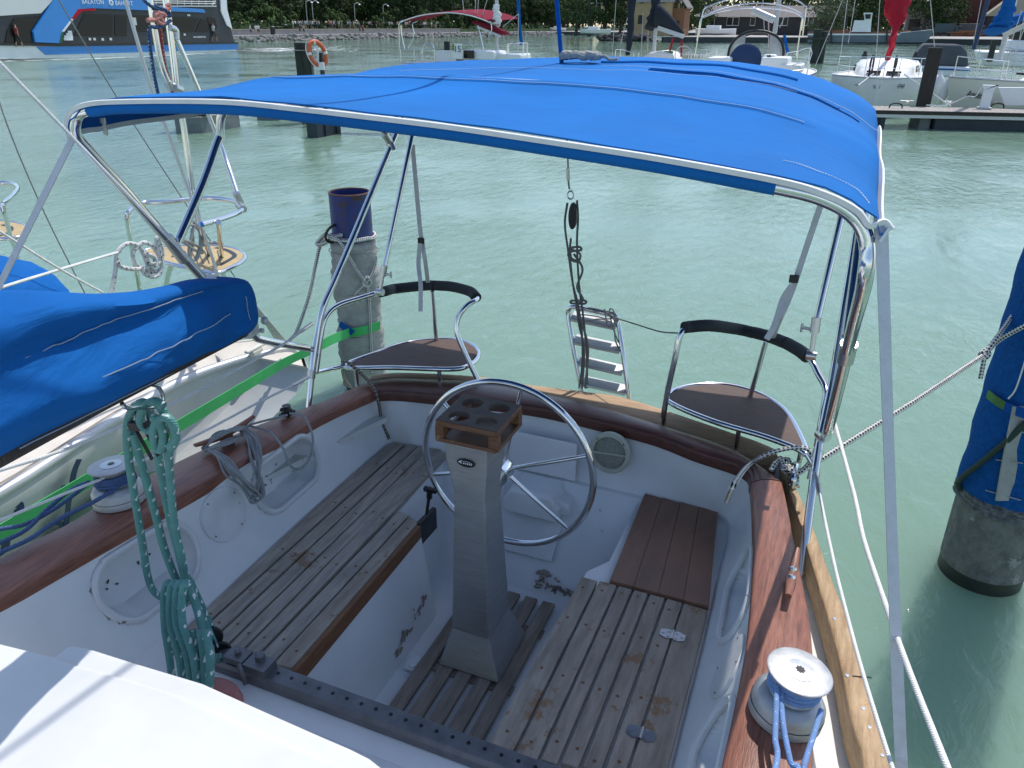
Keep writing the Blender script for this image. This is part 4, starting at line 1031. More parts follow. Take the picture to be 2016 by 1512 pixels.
def cover_pt(s, a):
    zt, zb = sm(topspec, s), sm(botspec, s); h = zt-zb; mid = zb+h*.40
    e = max(0, 1-(s1-s)/.03)
    w = .050+.035*min(1, h/.30)+.02*math.exp(-((s-2.0)/.4)**2)
    ca, sa = math.cos(a), math.sin(a)
    if sa >= 0: ne = max(0, 1-(s1-s)/.35); z = mid+(zt-mid)*sa**(.8-.35*ne); u = w*(abs(ca)**(.6-.3*ne))*(1 if ca > 0 else -1)*(1-(.35-.2*ne)*sa**2)
    else: z = mid+(mid-zb)*sa; u = w*ca*(1-.30*abs(sa)**2)
    q = (z-zb)/max(.01, h)                       # 0 at the spar, 1 at the ridge
    fold = .020*noise.noise(V((s*1.5, a*1.3, 3.1)))+.014*noise.noise(V((s*3.6-z*5, a*2.2+s*2.0, 9)))+.007*noise.noise(V((s*11, z*22, 2)))
    k = min(1, max(0, q/.12))*(1-e)
    # a heavy roll of sail low down and a drawn-in hollow under the ridge, both running slantwise up towards the end
    c1 = .60+.30*(s-2.55)/.7; hol = math.exp(-((q-c1)/.13)**2)
    rol = math.exp(-((q-c1-.27)/.12)**2)
    near_end = min(1, max(0, (s1-s)/.35))
    wr = .010*math.sin(34*s+3*math.sin(14*z)+1.5*math.sin(9*s))*math.exp(-((s1-.15-s)/.14)**2)
    wr2 = .012*math.exp(-((q-.50-.06*math.sin(6*s))/.05)**2)*near_end
    d = fold+(-.040*hol+.020*rol)*near_end+wr+wr2
    u = u+d*k*(1 if ca > 0 else -1)*min(1, abs(ca)*1.6)
    return bp(s, u, z+.010*noise.noise(V((s*4, 1, 8)))*max(0, sa)*min(1, (s1-s)/.1))
sec = []
for i in range(NS+1):
    s = s0+(s1-s0)*i/NS
    sec.append([cover_pt(s, 2*math.pi*k/NR) for k in range(NR)])
MB().rings(sec).build('sail_cover', M['canvas_boom'], boom, smooth=True, angle=60)
def cover_seam(spec):
    pts = []
    for px, py in spec:
        s, z = bs_of(px, py); best = None
        for k in range(-60, 61):
            q = cover_pt(s, k*math.pi/2/60)
            if best is None or abs(q.z-z) < abs(best.z-z): best = q
        pts.append(best+BN*.005)
    m = MB(); p = resample(catmull(pts, 4), .006)
    for i in range(len(p)-1): m.bar(p[i], p[i].lerp(p[i+1], .72), .0022, .0022)
    return m.build('seam', M['stitch_dull'], boom)
cover_seam([(2+k*15, 702-131*k*15/377-8*math.sin(math.pi*k/25)) for k in range(26)])
cover_seam([(2+k*16.5, 788-175*k*16.5/415+6*math.sin(math.pi*k/25)) for k in range(26)])
cover_seam([(2+k*18, 878-(878-672)*k*18/455) for k in range(26)])
cover_seam([(452-k*.8, 640-3.2*k) for k in range(20)])
mb_ = MB(); sb = [(-.4, 0)]
rg = []
for s in (-.4, .5, 1.5, 2.2, 2.7, s1+.045):
    zb = sm(botspec, min(s, s1-.02))+.016
    rg.append([bp(s, .030*math.cos(a), zb+.004+.032*math.sin(a)) for a in [2*math.pi*k/20 for k in range(20)]])
MB().rings(rg).build('spar', M['timber'], boom, smooth=True, angle=60)
ze = sm(botspec, s1)+.03
mb_ = MB(); mb_.box(bp(s1+.035, 0, ze), (.06, .06, .08), rz=math.atan2(BD.y, BD.x)); mb_.box(bp(s1+.068, .01, ze+.02), (.04, .036, .024), rz=math.atan2(BD.y, BD.x)); mb_.lathe([(.013, 0), (.013, .014), (.006, .018)], bp(s1+.075, .04, ze), axis=BN, n=14); mb_.lathe([(.008, 0), (.008, .014)], bp(s1+.05, .04, ze-.025), axis=BN, n=10)
mb_.build('boom_end_fitting', M['alu'], boom, bevel=.006)
hk = [bs_of(*q) for q in ((240, 794), (250, 803), (275, 803), (300, 802), (316, 795), (320, 780), (312, 762), (300, 757))]
MB().tube([bp(s, .0, z) for s, z in hk], .006, n=10).build('sheet_bail', M['steel'], boom, smooth=True)
tl_ = P(407, 545, y=1.66)
tag(MB().tube([tl_, P(120, 247, y=1.40), P(0, 124, y=1.28), P(-160, -45, y=1.15)], .0042, n=8, smooth=False).build('topping_lift', M['white_rope'], smooth=True), 'white line running down past the awning corner to the boom end', 'line')
mb_ = MB(); mb_.box(P(415, 553, y=1.67), (.026, .026, .034)); mb_.tube([tl_, tl_+V((.02, .02, -.05))], .008, n=8); mb_.build('line_clip', M['piping'], boom, bevel=.01)

# ================================================================ MAINSHEET
ms = thing('mainsheet', 'teal flecked mainsheet hanging in coiled loops from the boom down to its block', 'rope', tuple(P(420, 1290, y=1.42)))
def ysh(py): return 1.32+.10*min(1, max(0, (py-800)/400))
def rope(pts, y, r, m='teal_rope', parent=None, name='rope_strand', sub=6):
    f = (lambda i: y[0]+(y[1]-y[0])*min(1, max(0, (pts[i][1]-1150)/230))) if isinstance(y, tuple) else (lambda i: y-1.43+ysh(pts[i][1]))
    return MB().tube([P(q[0], q[1], y=f(i)+(q[2] if len(q) > 2 else 0)) for i, q in enumerate(pts)], r, n=10, sub=sub).build(name, M[m], parent, smooth=True)
RT = .0116
rope([(296, 798, .01), (282, 792), (268, 798), (256, 816), (250, 850), (253, 900), (262, 960), (272, 1020), (282, 1080), (290, 1130), (300, 1160), (318, 1176), (330, 1170)], 1.44, RT, parent=ms)
rope([(322, 800), (305, 790), (285, 800), (276, 820), (280, 838), (295, 848), (312, 843), (325, 850), (318, 880), (315, 887)], 1.425, RT, parent=ms)
rope([(310, 795), (325, 815), (338, 838), (345, 855), (342, 875), (332, 890), (334, 930), (338, 985), (345, 1040), (356, 1090), (368, 1140), (392, 1200), (412, 1245), (425, 1275)], 1.43, RT, parent=ms)
rope([(292, 800), (298, 825), (304, 858), (312, 900), (322, 960), (334, 1020), (352, 1090), (366, 1150), (372, 1178)], 1.46, RT, parent=ms)
rope([(262, 852), (276, 905), (292, 960), (308, 1020), (322, 1075), (338, 1120), (356, 1160), (368, 1190)], 1.45, RT*1.05, parent=ms)
rope([(300, 822), (312, 828), (322, 860), (316, 885), (306, 878), (302, 850), (310, 828), (328, 822), (342, 838), (346, 862), (334, 880)], 1.41, RT, parent=ms)
for k, (xt, xb) in enumerate(((330, 345), (342, 364), (354, 380), (366, 392))):
    rope([(xt+8, 1156), (xt, 1148), (xt-7, 1172), (xt-6, 1230), (xb-12, 1290), (xb-2, 1360), (xb+10, 1385), (xb+20, 1350), (xb+22, 1300), (xb+14, 1240)], (1.33-.012*k, 1.20-.012*k), RT, parent=ms)
rope([(368, 1150), (385, 1190), (398, 1240), (404, 1290), (410, 1335), (398, 1380)], (1.34, 1.19), RT, parent=ms)
rope([(372, 1140), (400, 1200), (418, 1240), (432, 1262)], 1.455, RT, parent=ms)
rope([(430, 1290), (436, 1320), (440, 1350), (430, 1370)], 1.40, RT, parent=ms)
mb_ = MB()
for a, b in (((263, 838), (300, 905)), ((282, 838), (312, 898))): mb_.bar(P(*a, y=1.33), P(*b, y=1.34), .004, .012, up=(0, -1, .3))
mb_.bar(P(258, 838, y=1.33), P(292, 838, y=1.33), .024, .024); mb_.tube([P(270, 812, y=1.33), P(272, 836, y=1.33)], .007, n=10); mb_.build('upper_block', M['black'], ms, bevel=.002)
mb_ = MB(); c = P(416, 1272, y=1.425)
for dx, dz, rr in ((-.03, .0, .046), (.0, .036, .044), (.03, -.016, .042), (-.005, -.045, .036)):
    mb_.lathe([(.010, -.008), (rr*.9, -.007), (rr, 0), (rr*.9, .007), (.010, .008)], c+V((dx, 0, dz)), axis=(.7, -.7, .15), n=24)
for dx in (-.045, .03): mb_.bar(c+V((dx, -.02, .055)), c+V((dx+.03, -.02, -.07)), .012, .012, up=(0, -1, 0))
mb_.bar(c+V((-.045, -.03, -.045)), c+V((.055, -.03, -.055)), .035, .012, up=(0, -.5, 1)); mb_.tube([c+V((.03, 0, -.05)), c+V((.09, 0, -.06))], .014, n=10)
mb_.build('lower_block', M['black'], ms, bevel=.002)
mb_ = MB()
for k in range(2): mb_.tube([c+V((.038+.008*k, -.03, .05)), c+V((.046+.008*k, -.04, .0)), c+V((.05+.008*k, -.03, -.05))], .003, n=6)
mb_.build('block_strap', M['steel'], ms, smooth=True)
pk = P(440, 1362, z=.985)
tag(MB().rings([[pk+V((.072*math.cos(a)*r, .03*math.sin(a)*r, h)) for a in [2*math.pi*k/24 for k in range(24)]] for r, h in ((1, -.03), (1.02, 0), (.85, .028), (.3, .036), (0, .037))]).build('cushion', M['pink'], smooth=True), 'edge of a salmon pink cloth pad behind the white hatch', 'cushion')

# ================================================================ SHEETS AND LINES ON OUR BOAT
def pz(px, py, dz): return PZ(px, py, dz)
wr_ = thing('winch_rope', 'light blue sheet wound round the large winch on the sunlit mahogany cap', 'rope', tuple(WR))
ax = V((.10, .02, 1)).normalized(); aa = ax.orthogonal().normalized(); ab = ax.cross(aa)
mb_ = MB()
turn = []
for k in range(3*24+1):
    t = k/24; turn.append(WR+ax*(.082+.0135*t)+(aa*math.cos(2*math.pi*t)+ab*math.sin(2*math.pi*t))*.0585)
mb_.tube(turn, .0068, n=8, sub=2); mb_.build('turns', M['blue_rope'], wr_, smooth=True)
wt_ = WR+ax*.125
for pts in ([P(1533, 1312, z=1.475), P(1529, 1370, z=1.46), P(1526, 1450, z=1.43), P(1522, 1530, z=1.41), V((.02, .9, 1.37))],
            [P(1536, 1330, z=1.465), P(1541, 1420, z=1.44), P(1556, 1500, z=1.41), P(1566, 1540, z=1.40), V((.06, .9, 1.37))],
            [P(1617, 1398, z=1.43), P(1604, 1440, z=1.42), P(1585, 1500, z=1.40), P(1570, 1550, z=1.39), V((.06, .95, 1.37))]):
    MB().tube(pts, .0068, n=10).build('rope_tail', M['blue_rope'], wr_, smooth=True)
wl_ = thing('winch_rope', 'dark blue sheet wound round the winch beside the teal mainsheet', 'rope', tuple(WL))
ax = V((-.06, .02, 1)).normalized(); aa = ax.orthogonal().normalized(); ab = ax.cross(aa)
turn = []
for k in range(3*24+1):
    t = k/24; turn.append(WL+ax*(.075+.012*t)+(aa*math.cos(2*math.pi*t)+ab*math.sin(2*math.pi*t))*(.064-.002*t))
MB().tube(turn, .0075, n=8, sub=2).build('turns', M['navy_rope'], wl_, smooth=True)
for pts in ([P(240, 955, z=1.42), P(190, 985, z=1.42), P(120, 1020, z=1.40), P(60, 1060, z=1.38), P(0, 1088, z=1.37), P(-90, 1130, z=1.36)],
            [P(178, 948, z=1.43), P(140, 965, z=1.42), P(90, 1005, z=1.40), P(40, 1050, z=1.385), P(-80, 1100, z=1.37)],
            [P(170, 955, z=1.425), P(110, 1000, z=1.40), P(50, 1032, z=1.38), P(0, 1042, z=1.365), P(-70, 1060, z=1.36)]):
    MB().tube(pts, .0075, n=10).build('rope_tail', M['navy_rope'], wl_, smooth=True)
gc = thing('rope_coil', 'thin grey rope wound in a bundle on the wooden cleat left of the cockpit', 'rope', tuple(LCL))
def coil(pts, name='rope_loop', r=.0052): MB().tube([PZ(px, py, dz) for px, py, dz in pts], r, n=8, sub=6).build(name, M['grey_rope'], gc, smooth=True)
rn = random.Random(11)
for k in range(15):          # figure-of-eight turns over the horns
    f = k/14
    coil([(398+8*f+rn.uniform(-3, 3), 886-14*f, .028), (425+10*f+rn.uniform(-5, 5), 860-10*f+rn.uniform(-4, 3), .06+.012*f), (455+rn.uniform(-8, 8), 846+4*f, .07), (486-6*f, 837+9*f, .045), (482-10*f, 854+5*f, .03), (452+rn.uniform(-8, 8), 869+rn.uniform(-5, 5), .045), (420+rn.uniform(-5, 5), 881, .04), (402+8*f, 890-10*f, .028)], r=.0042)
for k in range(10):          # hanging loops fanned out over the wall
    f = k/9; j = lambda s: rn.uniform(-s, s)
    coil([(402+16*f, 882+3*f, .03), (424+26*f+j(3), 900+8*f+j(4), .04), (446+34*f+j(4), 930+8*f+j(5), .012), (470+32*f+j(4), 958+2*f+j(5), -.045), (497+18*f+j(3), 984-14*f+j(5), -.085), (509+12*f+j(3), 960+j(6), -.08), (506+4*f+j(4), 935+j(5), -.04), (514-20*f+j(4), 900+j(4), .0), (510-26*f+j(3), 866+j(4), .03), (488-16*f, 845+3*f, .04)], r=.0040)
coil([(490, 838, .04), (530, 850, .03), (556, 880, .02), (566, 905, -.02), (575, 920, -.06), (590, 923, -.09), (608, 905, -.06), (616, 870, .0), (610, 840, .03), (595, 818, .045), (570, 814, .05)])
coil([(492, 836, .035), (530, 826, .03), (566, 817, .045)])
for k in range(2): coil([(510+4*k, 940, -.03), (500+6*k, 970, -.08), (492+8*k, 985-5*k, -.10), (500+8*k, 990-4*k, -.10), (520-4*k, 975, -.09), (516, 955, -.06)])
def mesh_line(name, pts, r, m, label, cat, group=None, n=10, sub=6): return tag(MB().tube(pts, r, n=n, sub=sub).build(name, M[m], smooth=True), label, cat, group)
mesh_line('braided_rope', [P(690, 762, z=.75), P(678, 745, z=1.0), P(674, 724, z=1.30), P(677, 712, z=1.345), P(690, 717, z=1.345), P(715, 740, z=1.30), PZ(735, 762, .02), PZ(745, 790, -.04), P(752, 830, y=2.955), P(766, 864, y=2.965)], .0082, 'braid_dark', 'tan and black braided rope hanging over the dark cap into the cockpit corner', 'rope')
mesh_line('braided_rope', [P(1430, 985, x=-.155), P(1450, 945, x=-.13), P(1475, 915, z=1.28), P(1505, 897, z=1.33), P(1540, 885, z=1.36), P(1575, 881, z=1.37), P(1592, 886, z=1.36), P(1597, 900, z=1.33), P(1590, 915, z=1.28), P(1575, 930, z=1.245), P(1560, 941, z=1.24)], .0088, 'braid', 'black and white braided rope arching over the seat leg into the cockpit', 'rope')
mesh_line('white_lifeline', [P(1609, 945, z=1.42), P(1616, 985, z=1.42), P(1640, 1100, z=1.42), P(1662, 1190, z=1.42), P(1700, 1330, z=1.42), P(1757, 1512, z=1.42), P(1800, 1640, z=1.42)], .0055, 'white_rope', 'white lifeline running just above the pale toe rail', 'lifeline')
mesh_line('white_lifeline', [P(1643, 832, z=1.62), P(1682, 975, z=1.64), P(1700, 1060, z=1.65), P(1740, 1180, z=1.67), P(1790, 1320, z=1.70), P(1866, 1512, z=1.74), P(1920, 1650, z=1.76)], .0062, 'white_rope', 'white line over the water, passing behind the grey awning strap', 'lifeline', sub=3)
mb_ = MB(); mb_.tube([P(1605, 930, z=1.44), P(1611, 955, z=1.43)], .007, n=8); mb_.tube([P(1610, 952, z=1.43), P(1613, 972, z=1.42)], .009, n=8); mb_.build('turnbuckle', M['steel_dull'], pushpit and boat, smooth=True)
for spec, zz, lab in (((( 614, 636), (560, 676), (480, 720), (380, 775), (250, 835), (120, 888), (0, 926), (-120, 965)), (1.78, 1.80), 'upper white lifeline in front of the grey hull'),
                      (((607, 742), (570, 762), (500, 797), (400, 850), (250, 922), (120, 975), (0, 1025), (-120, 1080)), (1.46, 1.46), 'lower white lifeline close above the mahogany cap')):
    n = len(spec)
    mesh_line('white_lifeline', [P(px, py, z=zz[0]+(zz[1]-zz[0])*i/(n-1)) for i, (px, py) in enumerate(spec)], .0052, 'white_rope', lab, 'lifeline')
for a, b in (((614, 637), (588, 655)), ((607, 742), (575, 759))):
    zz = 1.78 if a[1] < 700 else 1.46
    mb_ = MB(); mb_.tube([P(*a, z=zz), P(*b, z=zz)], .0075, n=8); mb_.build('turnbuckle', M['steel_dull'], boat, smooth=True)
# ================================================================ MOORING PILES
pl_ = thing('mooring_pile', 'blue steel mooring pile wrapped in grey carpet left of the boarding ladder', 'pile', (-3.52, 5.2, 0), 'steel mooring piles beside the boat')
pc0 = P(705, 640, y=5.2); PX, PY = pc0.x+.02, 5.2
pr = .163
ztop = P(685, 378, y=5.2).z; zwrap = P(690, 470, y=5.2).z
mb_ = MB()
n = 36
def ring(r, z, wob=0, ph=0): return [V((PX+r*(1+wob*noise.noise(V((math.cos(a)*1.6, math.sin(a)*1.6, z*2.2+ph))))*math.cos(a), PY+r*(1+wob*noise.noise(V((math.cos(a)*1.6, math.sin(a)*1.6, z*2.2+ph))))*math.sin(a), z)) for a in [2*math.pi*k/n for k in range(n)]]
mb_.rings([ring(pr, -1.5), ring(pr, ztop), ring(pr-.012, ztop), ring(pr-.012, ztop-1.0)], cap=False); mb_.build('steel_tube', M['pile_blue'], pl_, smooth=True, angle=30)
MB().tube([q for q in ring(pr-.005, ztop+.001)], .0075, n=6, sub=1, closed=True).build('rusty_rim', M['rust'], pl_, smooth=True)
MB().lathe([(pr-.013, -.0), (pr-.02, .02)], (PX, PY, ztop-.9), n=24).build('pile_inside', M['rust'], pl_)
wz = [zwrap-(zwrap-.05)*k/44 for k in range(45)]
rg = []
for k, z in enumerate(wz):
    r = pr+.018+.012*math.sin(k*1.9)**2+(.012 if (k//9) % 2 else 0)
    rg.append(ring(r, z, .06, 3))
rg[0] = ring(pr+.002, zwrap, .02, 3)
MB().rings(rg).build('carpet_wrap', M['wrap'], pl_, smooth=True, angle=60)
mb_ = MB()
def turn(r, z, dz=0, m=24, f=1.0, a0=0): return [V((PX+r*math.cos(a0+2*math.pi*f*k/m), PY+r*math.sin(a0+2*math.pi*f*k/m), z+dz*k/m)) for k in range(m+1)]
for z, dz in ((zwrap-.10, .03), (zwrap-.38, -.03), (zwrap-.42, .01), (zwrap-.80, .02)): mb_.tube(turn(pr+.036, z, dz)[:-1], .004, n=6, sub=2, closed=True)
mb_.build('binding_wire', M['wire'], pl_, smooth=True)
def on_pile(px, py, lift=.05):
    """point on the side of the pile facing the camera"""
    v = ray(px, py); o = V((PX, PY)); d = V((v.x, v.y)); rr = pr+lift
    b_ = -(d.dot(-o)); dd = d.dot(d); disc = (d.dot(o))**2-dd*(o.dot(o)-rr*rr)
    if disc < 0: t = d.dot(o)/dd
    else: t = (d.dot(o)-math.sqrt(disc))/dd
    return EYE+v*t
rr_ = thing('mooring_line', 'black and white braided mooring line hitched round the carpeted pile by its iron ring', 'rope', (PX, PY-.3, .5))
def pl(pts, r, m='braid', par=rr_, name='line', lift=.05): return MB().tube([on_pile(px, py, lift) for px, py in pts], r, n=8, sub=5).build(name, M[m], par, smooth=True)
zr_ = P(688, 463, y=5.2).z
MB().tube(turn(pr+.018, zr_-.005, .01)[:-1], .017, n=10, sub=2, closed=True).build('hitch', M['braid'], rr_, smooth=True)
pl([(652, 465), (668, 475), (690, 510), (708, 540), (718, 553), (722, 560)], .011)
pl([(741, 505), (738, 525), (730, 545), (722, 556)], .011)
pl([(722, 556), (712, 565), (702, 575), (698, 580)], .011)
pl([(722, 556), (727, 590), (729, 640), (731, 690), (732, 735)], .011)
pl([(716, 550), (724, 546), (730, 556), (724, 564), (715, 560), (717, 550)], .012)
kq = P(640, 470, y=5.12)
MB().tube([P(672, 463, y=5.02), P(655, 466, y=5.05), P(640, 462, y=5.08), P(630, 472, y=5.1), P(624, 480, y=5.1), P(632, 482, y=5.08), P(645, 476, y=5.06), P(650, 468, y=5.05)], .016, n=8).build('knot', M['braid'], rr_, smooth=True)
MB().tube([P(640, 470, y=5.1), P(630, 485, y=5.1), P(622, 520, y=5.05), P(612, 570, y=4.95), P(600, 610, y=4.85), P(583, 655, y=4.75), P(572, 668, y=4.72), P(552, 690, y=4.70), P(520, 702, y=4.62), P(480, 707, y=4.45), P(440, 703, y=4.3)], .0145, n=8).build('line', M['braid'], rr_, smooth=True)
ir = P(655, 460, y=5.03)
MB().tube([P(662, 442, y=5.06), P(650, 448, y=5.0), P(641, 462, y=5.0), P(644, 474, y=5.02), P(655, 478, y=5.05)], .011, n=10).build('iron_ring', M['black'], pl_, smooth=True)
# green webbing from the pile forward
gs = thing('green_webbing_strap', 'long flat green webbing strap running from the pile past our boat', 'strap', (-3.3, 3.0, .8))
zg = P(715, 648, y=5.04).z
MB().ribbon([on_pile(px, py, .048) for px, py in ((748, 640), (735, 645), (715, 651), (700, 654), (688, 655))], .075, [(0, 0, 1)], .004).build('strap_turn', M['green'], gs, smooth=True)
g0 = on_pile(688, 655, .05); gA = P(560, 714, y=3.85); gB = P(0, 1050, z=1.10)
pts = [g0, P(655, 668, y=4.6), P(620, 686, y=4.25), gA]+[gA.lerp(gB, k/5) for k in range(1, 8)]
MB().ribbon(pts, .080, [(.25, -.75, .6)], .003, sub=3).build('strap_run', M['green'], gs, smooth=True)
mb_ = MB(); mb_.ribbon([on_pile(px, py, .055) for px, py in ((669, 637), (678, 645), (690, 652), (695, 656))], .055, [(.2, 0, 1)], .008); mb_.build('blue_loop', M['canvas_boom'], gs, smooth=True)

# right-hand pile in blue carpet
qx, qy = 1.15, 4.42
pr2 = .218
p2 = thing('mooring_pile', 'mooring pile clad in blue carpet with a scaly grey foot at the right edge', 'pile', (qx, qy, 0), 'steel mooring piles beside the boat')
def ring2(r, z, wob=0, ph=0, m=44): return [V((qx+r*(1+wob*noise.noise(V((math.cos(a)*2, math.sin(a)*2, z*3+ph))))*math.cos(a), qy+r*(1+wob*noise.noise(V((math.cos(a)*2, math.sin(a)*2, z*3+ph))))*math.sin(a), z)) for a in [2*math.pi*k/m for k in range(m)]]
MB().rings([ring2(pr2, -1.5), ring2(pr2, .09), ring2(pr2-.001, .1)], cap=False).build('wet_foot', M['pile_wet'], p2, smooth=True)
MB().rings([ring2(pr2+.003, .085+.03*0, .0)]+[ring2(pr2+.004, z, .02, 5) for z in (.12, .2, .3, .4, .5, .6)]).build('scaly_tube', M['pile_stone'], p2, smooth=True, angle=70)
mb_ = MB(); rn = random.Random(4)
rgs = []
for k in range(12):
    z = .50+.10*k/11; rgs.append(ring2(pr2+.014+.006*math.sin(k*2.1), z, .09, 8))
mb_.rings(rgs).build('frayed_underlay', mat('frayed_grey_underlay', (.16, .165, .17), 1, var=.6, vscale=30, bump=1.0, bscale=60, bdist=.02), p2, smooth=True)
rgs = []
for k in range(40):
    z = .585+2.3*k/39; rgs.append(ring2(pr2+.026+.004*math.sin(k*1.3)+.002*rn.random(), z, .022, 1))
MB().rings(rgs).build('blue_carpet', M['carpet'], p2, smooth=True, angle=80)
def on2(px, py, lift):
    v = ray(px, py); o = V((qx, qy)); d = V((v.x, v.y)); rr = pr2+lift; dd = d.dot(d)
    disc = d.dot(o)**2-dd*(o.dot(o)-rr*rr); t = (d.dot(o)-math.sqrt(max(0, disc)))/dd
    return EYE+v*t
MB().ribbon([on2(2010, 800, .036), on2(2000, 850, .036), on2(1990, 900, .036), on2(1975, 985, .036)], .075, [(1, .3, 0)], .012, sub=4).build('worn_pale_strip', M['wrap'], p2, smooth=True)
MB().ribbon([on2(1944, 775, .05), on2(1960, 788, .05), on2(1985, 803, .05), on2(2014, 815, .05)], .045, [(0, 0, 1)], .006, sub=3).build('green_band', mat('mossy_green_band', (.08, .20, .05), .8, var=.3), p2, smooth=True)
MB().ribbon([on2(1978, 800, .054), on2(2000, 808, .054), on2(2020, 816, .054)], .05, [(0, 0, 1)], .006, sub=3).build('blue_band', M['canvas_under'], p2, smooth=True)
MB().tube([on2(2020, 832, .05), on2(1980, 870, .05), on2(1930, 912, .055), on2(1900, 935, .06), on2(1887, 950, .05), on2(1890, 965, .03)], .016, n=8).build('dark_hose', mat('dark_green_hose', (.012, .03, .024), .6), p2, smooth=True)
MB().tube([on2(2020, 705, .05), on2(2000, 765, .055), on2(1985, 785, .055)], .004, n=6).build('string', M['white_rope'], p2, smooth=True)
mb_ = MB(); 
for a, b in (((1960, 905), (2014, 912)), ((1940, 965), (2010, 985)), ((2004, 848), (2016, 852))): mb_.tube([on2(*a, .048), on2(*b, .048)], .003, n=6)
mb_.build('tie_wire', M['grey_rope'], p2)
ml = thing('mooring_line', 'white and black mooring line stretched from our stern corner to the blue carpeted pile', 'rope', (.4, 3.5, 1.2))
A = P(1560, 938, z=1.24); kn = P(1938, 698, y=4.15)
MB().tube([A, P(1590, 920, z=1.25), P(1612, 907, z=1.26), P(1800, 790, y=3.55), kn], .0115, n=8, smooth=False).build('line', M['braid'], ml, smooth=True)
MB().tube([kn, P(1970, 668, y=4.25), P(2020, 640, y=4.2)], .0115, n=8).build('line', M['braid'], ml, smooth=True)
MB().tube([kn, P(1962, 665, y=4.2), P(1980, 640, y=4.3), P(2000, 610, y=4.4)], .0115, n=8).build('line', M['braid'], ml, smooth=True)
MB().tube([kn, P(1936, 715, y=4.13), P(1930, 745, y=4.12)], .011, n=8).build('line_end', M['braid'], ml, smooth=True)
MB().tube([kn+V((.0, 0, .014)), kn+V((-.02, 0, 0)), kn+V((0, -.02, -.014)), kn+V((.02, .0, .004)), kn+V((0, .01, .018)), kn+V((-.014, -.012, .01)), kn+V((.01, -.015, -.012))], .011, n=8).build('knot', M['braid'], ml, smooth=True)
k0 = P(1548, 928, z=1.235)
MB().tube([k0+V((.03*math.cos(k*1.1)+.004*k-.04, .05*math.sin(k*1.7), .018+.008*(k % 3))) for k in range(16)], .0095, n=8).build('cleat_hitch', M['braid'], ml, smooth=True)

# ================================================================ NEIGHBOUR ON THE LEFT
nb = thing('neighbour_yacht', 'grey hulled sailing yacht with two round stern seats, moored alongside on the left', 'sailboat', (-5.4, 2.5, 0))
ND = .56
deck = [P(0, 978, z=ND), P(170, 868, z=ND), P(343, 762, z=ND), P(450, 720, z=ND), P(530, 699, z=ND), P(575, 693, z=ND), P(595, 700, z=ND), P(604, 722, z=ND)]
nose = deck[-1]
cxn = -5.45
right = [V((-3.88, -3.0, ND+.05)), V((-3.82, 0.5, ND+.02))]+deck
right = catmull(right, 5)
def hull_line(k, z, oy):
    out = []
    for p in right:
        q = V((cxn+(p.x-cxn)*k, p.y, z))
        if p.y > 2.5: q.y -= oy*((p.y-2.5)/(nose.y-2.5))
        out.append(q)
    return out
secs = []
for z, k, oy in ((ND, 1.0, 0), (ND-.05, 1.01, -.01), (.38, .985, .12), (.20, .93, .45), (.0, .86, .9), (-.3, .7, 1.4)):
    r_ = hull_line(k, z, oy); l_ = [V((2*cxn-p.x, p.y, p.z)) for p in reversed(r_)]
    secs.append(r_+l_)
MB().rings(secs, closed_ring=False, cap=False).build('hull', M['hull_grey'], nb, smooth=True, angle=60)
tp_ = hull_line(.993, ND-.004, .02); tl2 = [V((2*cxn-p.x, p.y, p.z)) for p in reversed(tp_)]
MB().prism(tp_+tl2, (0, 0, .014)).build('deck', M['deck_beige'], nb)
mb_ = MB(); rl = hull_line(.992, ND+.012, .0)
mb_.tube(rl[:-14], .035, n=10, sub=1); mb_.build('rubbing_strake', M['alu'], nb, smooth=True)
mb_ = MB(); mb_.tube(rl[-15:-4], .028, n=8, sub=1); mb_.build('rail_end', M['gel_cream'], nb, smooth=True)
mb_ = MB(); inn = hull_line(.95, ND+.03, .05)
mb_.grid([[p+V((0, 0, .0)) for p in inn[:-8]], [p+V((-.22, 0, .05)) for p in inn[:-8]]], th=(0, 0, -.03)); mb_.build('side_deck', M['deck_beige'], nb)
# coachroof / cockpit coaming so the deck is not empty
mb_ = MB(); mb_.prism([(cxn-1.1, 2.6, ND), (cxn+1.1, 2.6, ND), (cxn+1.0, -3, ND), (cxn-1.0, -3, ND)], (0, 0, .34)); mb_.build('coachroof', M['gel'], nb, bevel=.06, seg=3)
# big script name on the hull
def hull_at(px, py):
    best = None
    for i in range(120):
        z = -.1+(ND+.1)*i/119; k = 1.0 if z > .5 else .985-(.38-z)*.31 if z < .38 else .99
        p = P(px, py, x=cxn+(-3.93-cxn)*k)
        if best is None or abs(p.z-z) < best[0]: best = (abs(p.z-z), p)
    return best[1]+V((.02, 0, .008))
def glyph(pts, r, sub=6):
    m = MB(); p = catmull([hull_at(*q) for q in pts], sub)
    return m.ribbon(p, r, [(0, 1, .35)], .004).build('hull_lettering', M['navy'], nb)
glyph([(152, 905), (142, 930), (136, 965), (130, 1000), (126, 1040), (124, 1075)], .045)
glyph([(100, 985), (116, 965), (126, 960), (130, 970)], .03)
glyph([(0, 1015), (18, 996), (34, 994), (36, 1004), (26, 1012)], .04)
glyph([(0, 1040), (8, 1065), (4, 1090)], .06)
glyph([(84, 1040), (104, 1030), (118, 1036), (100, 1056)], .03)
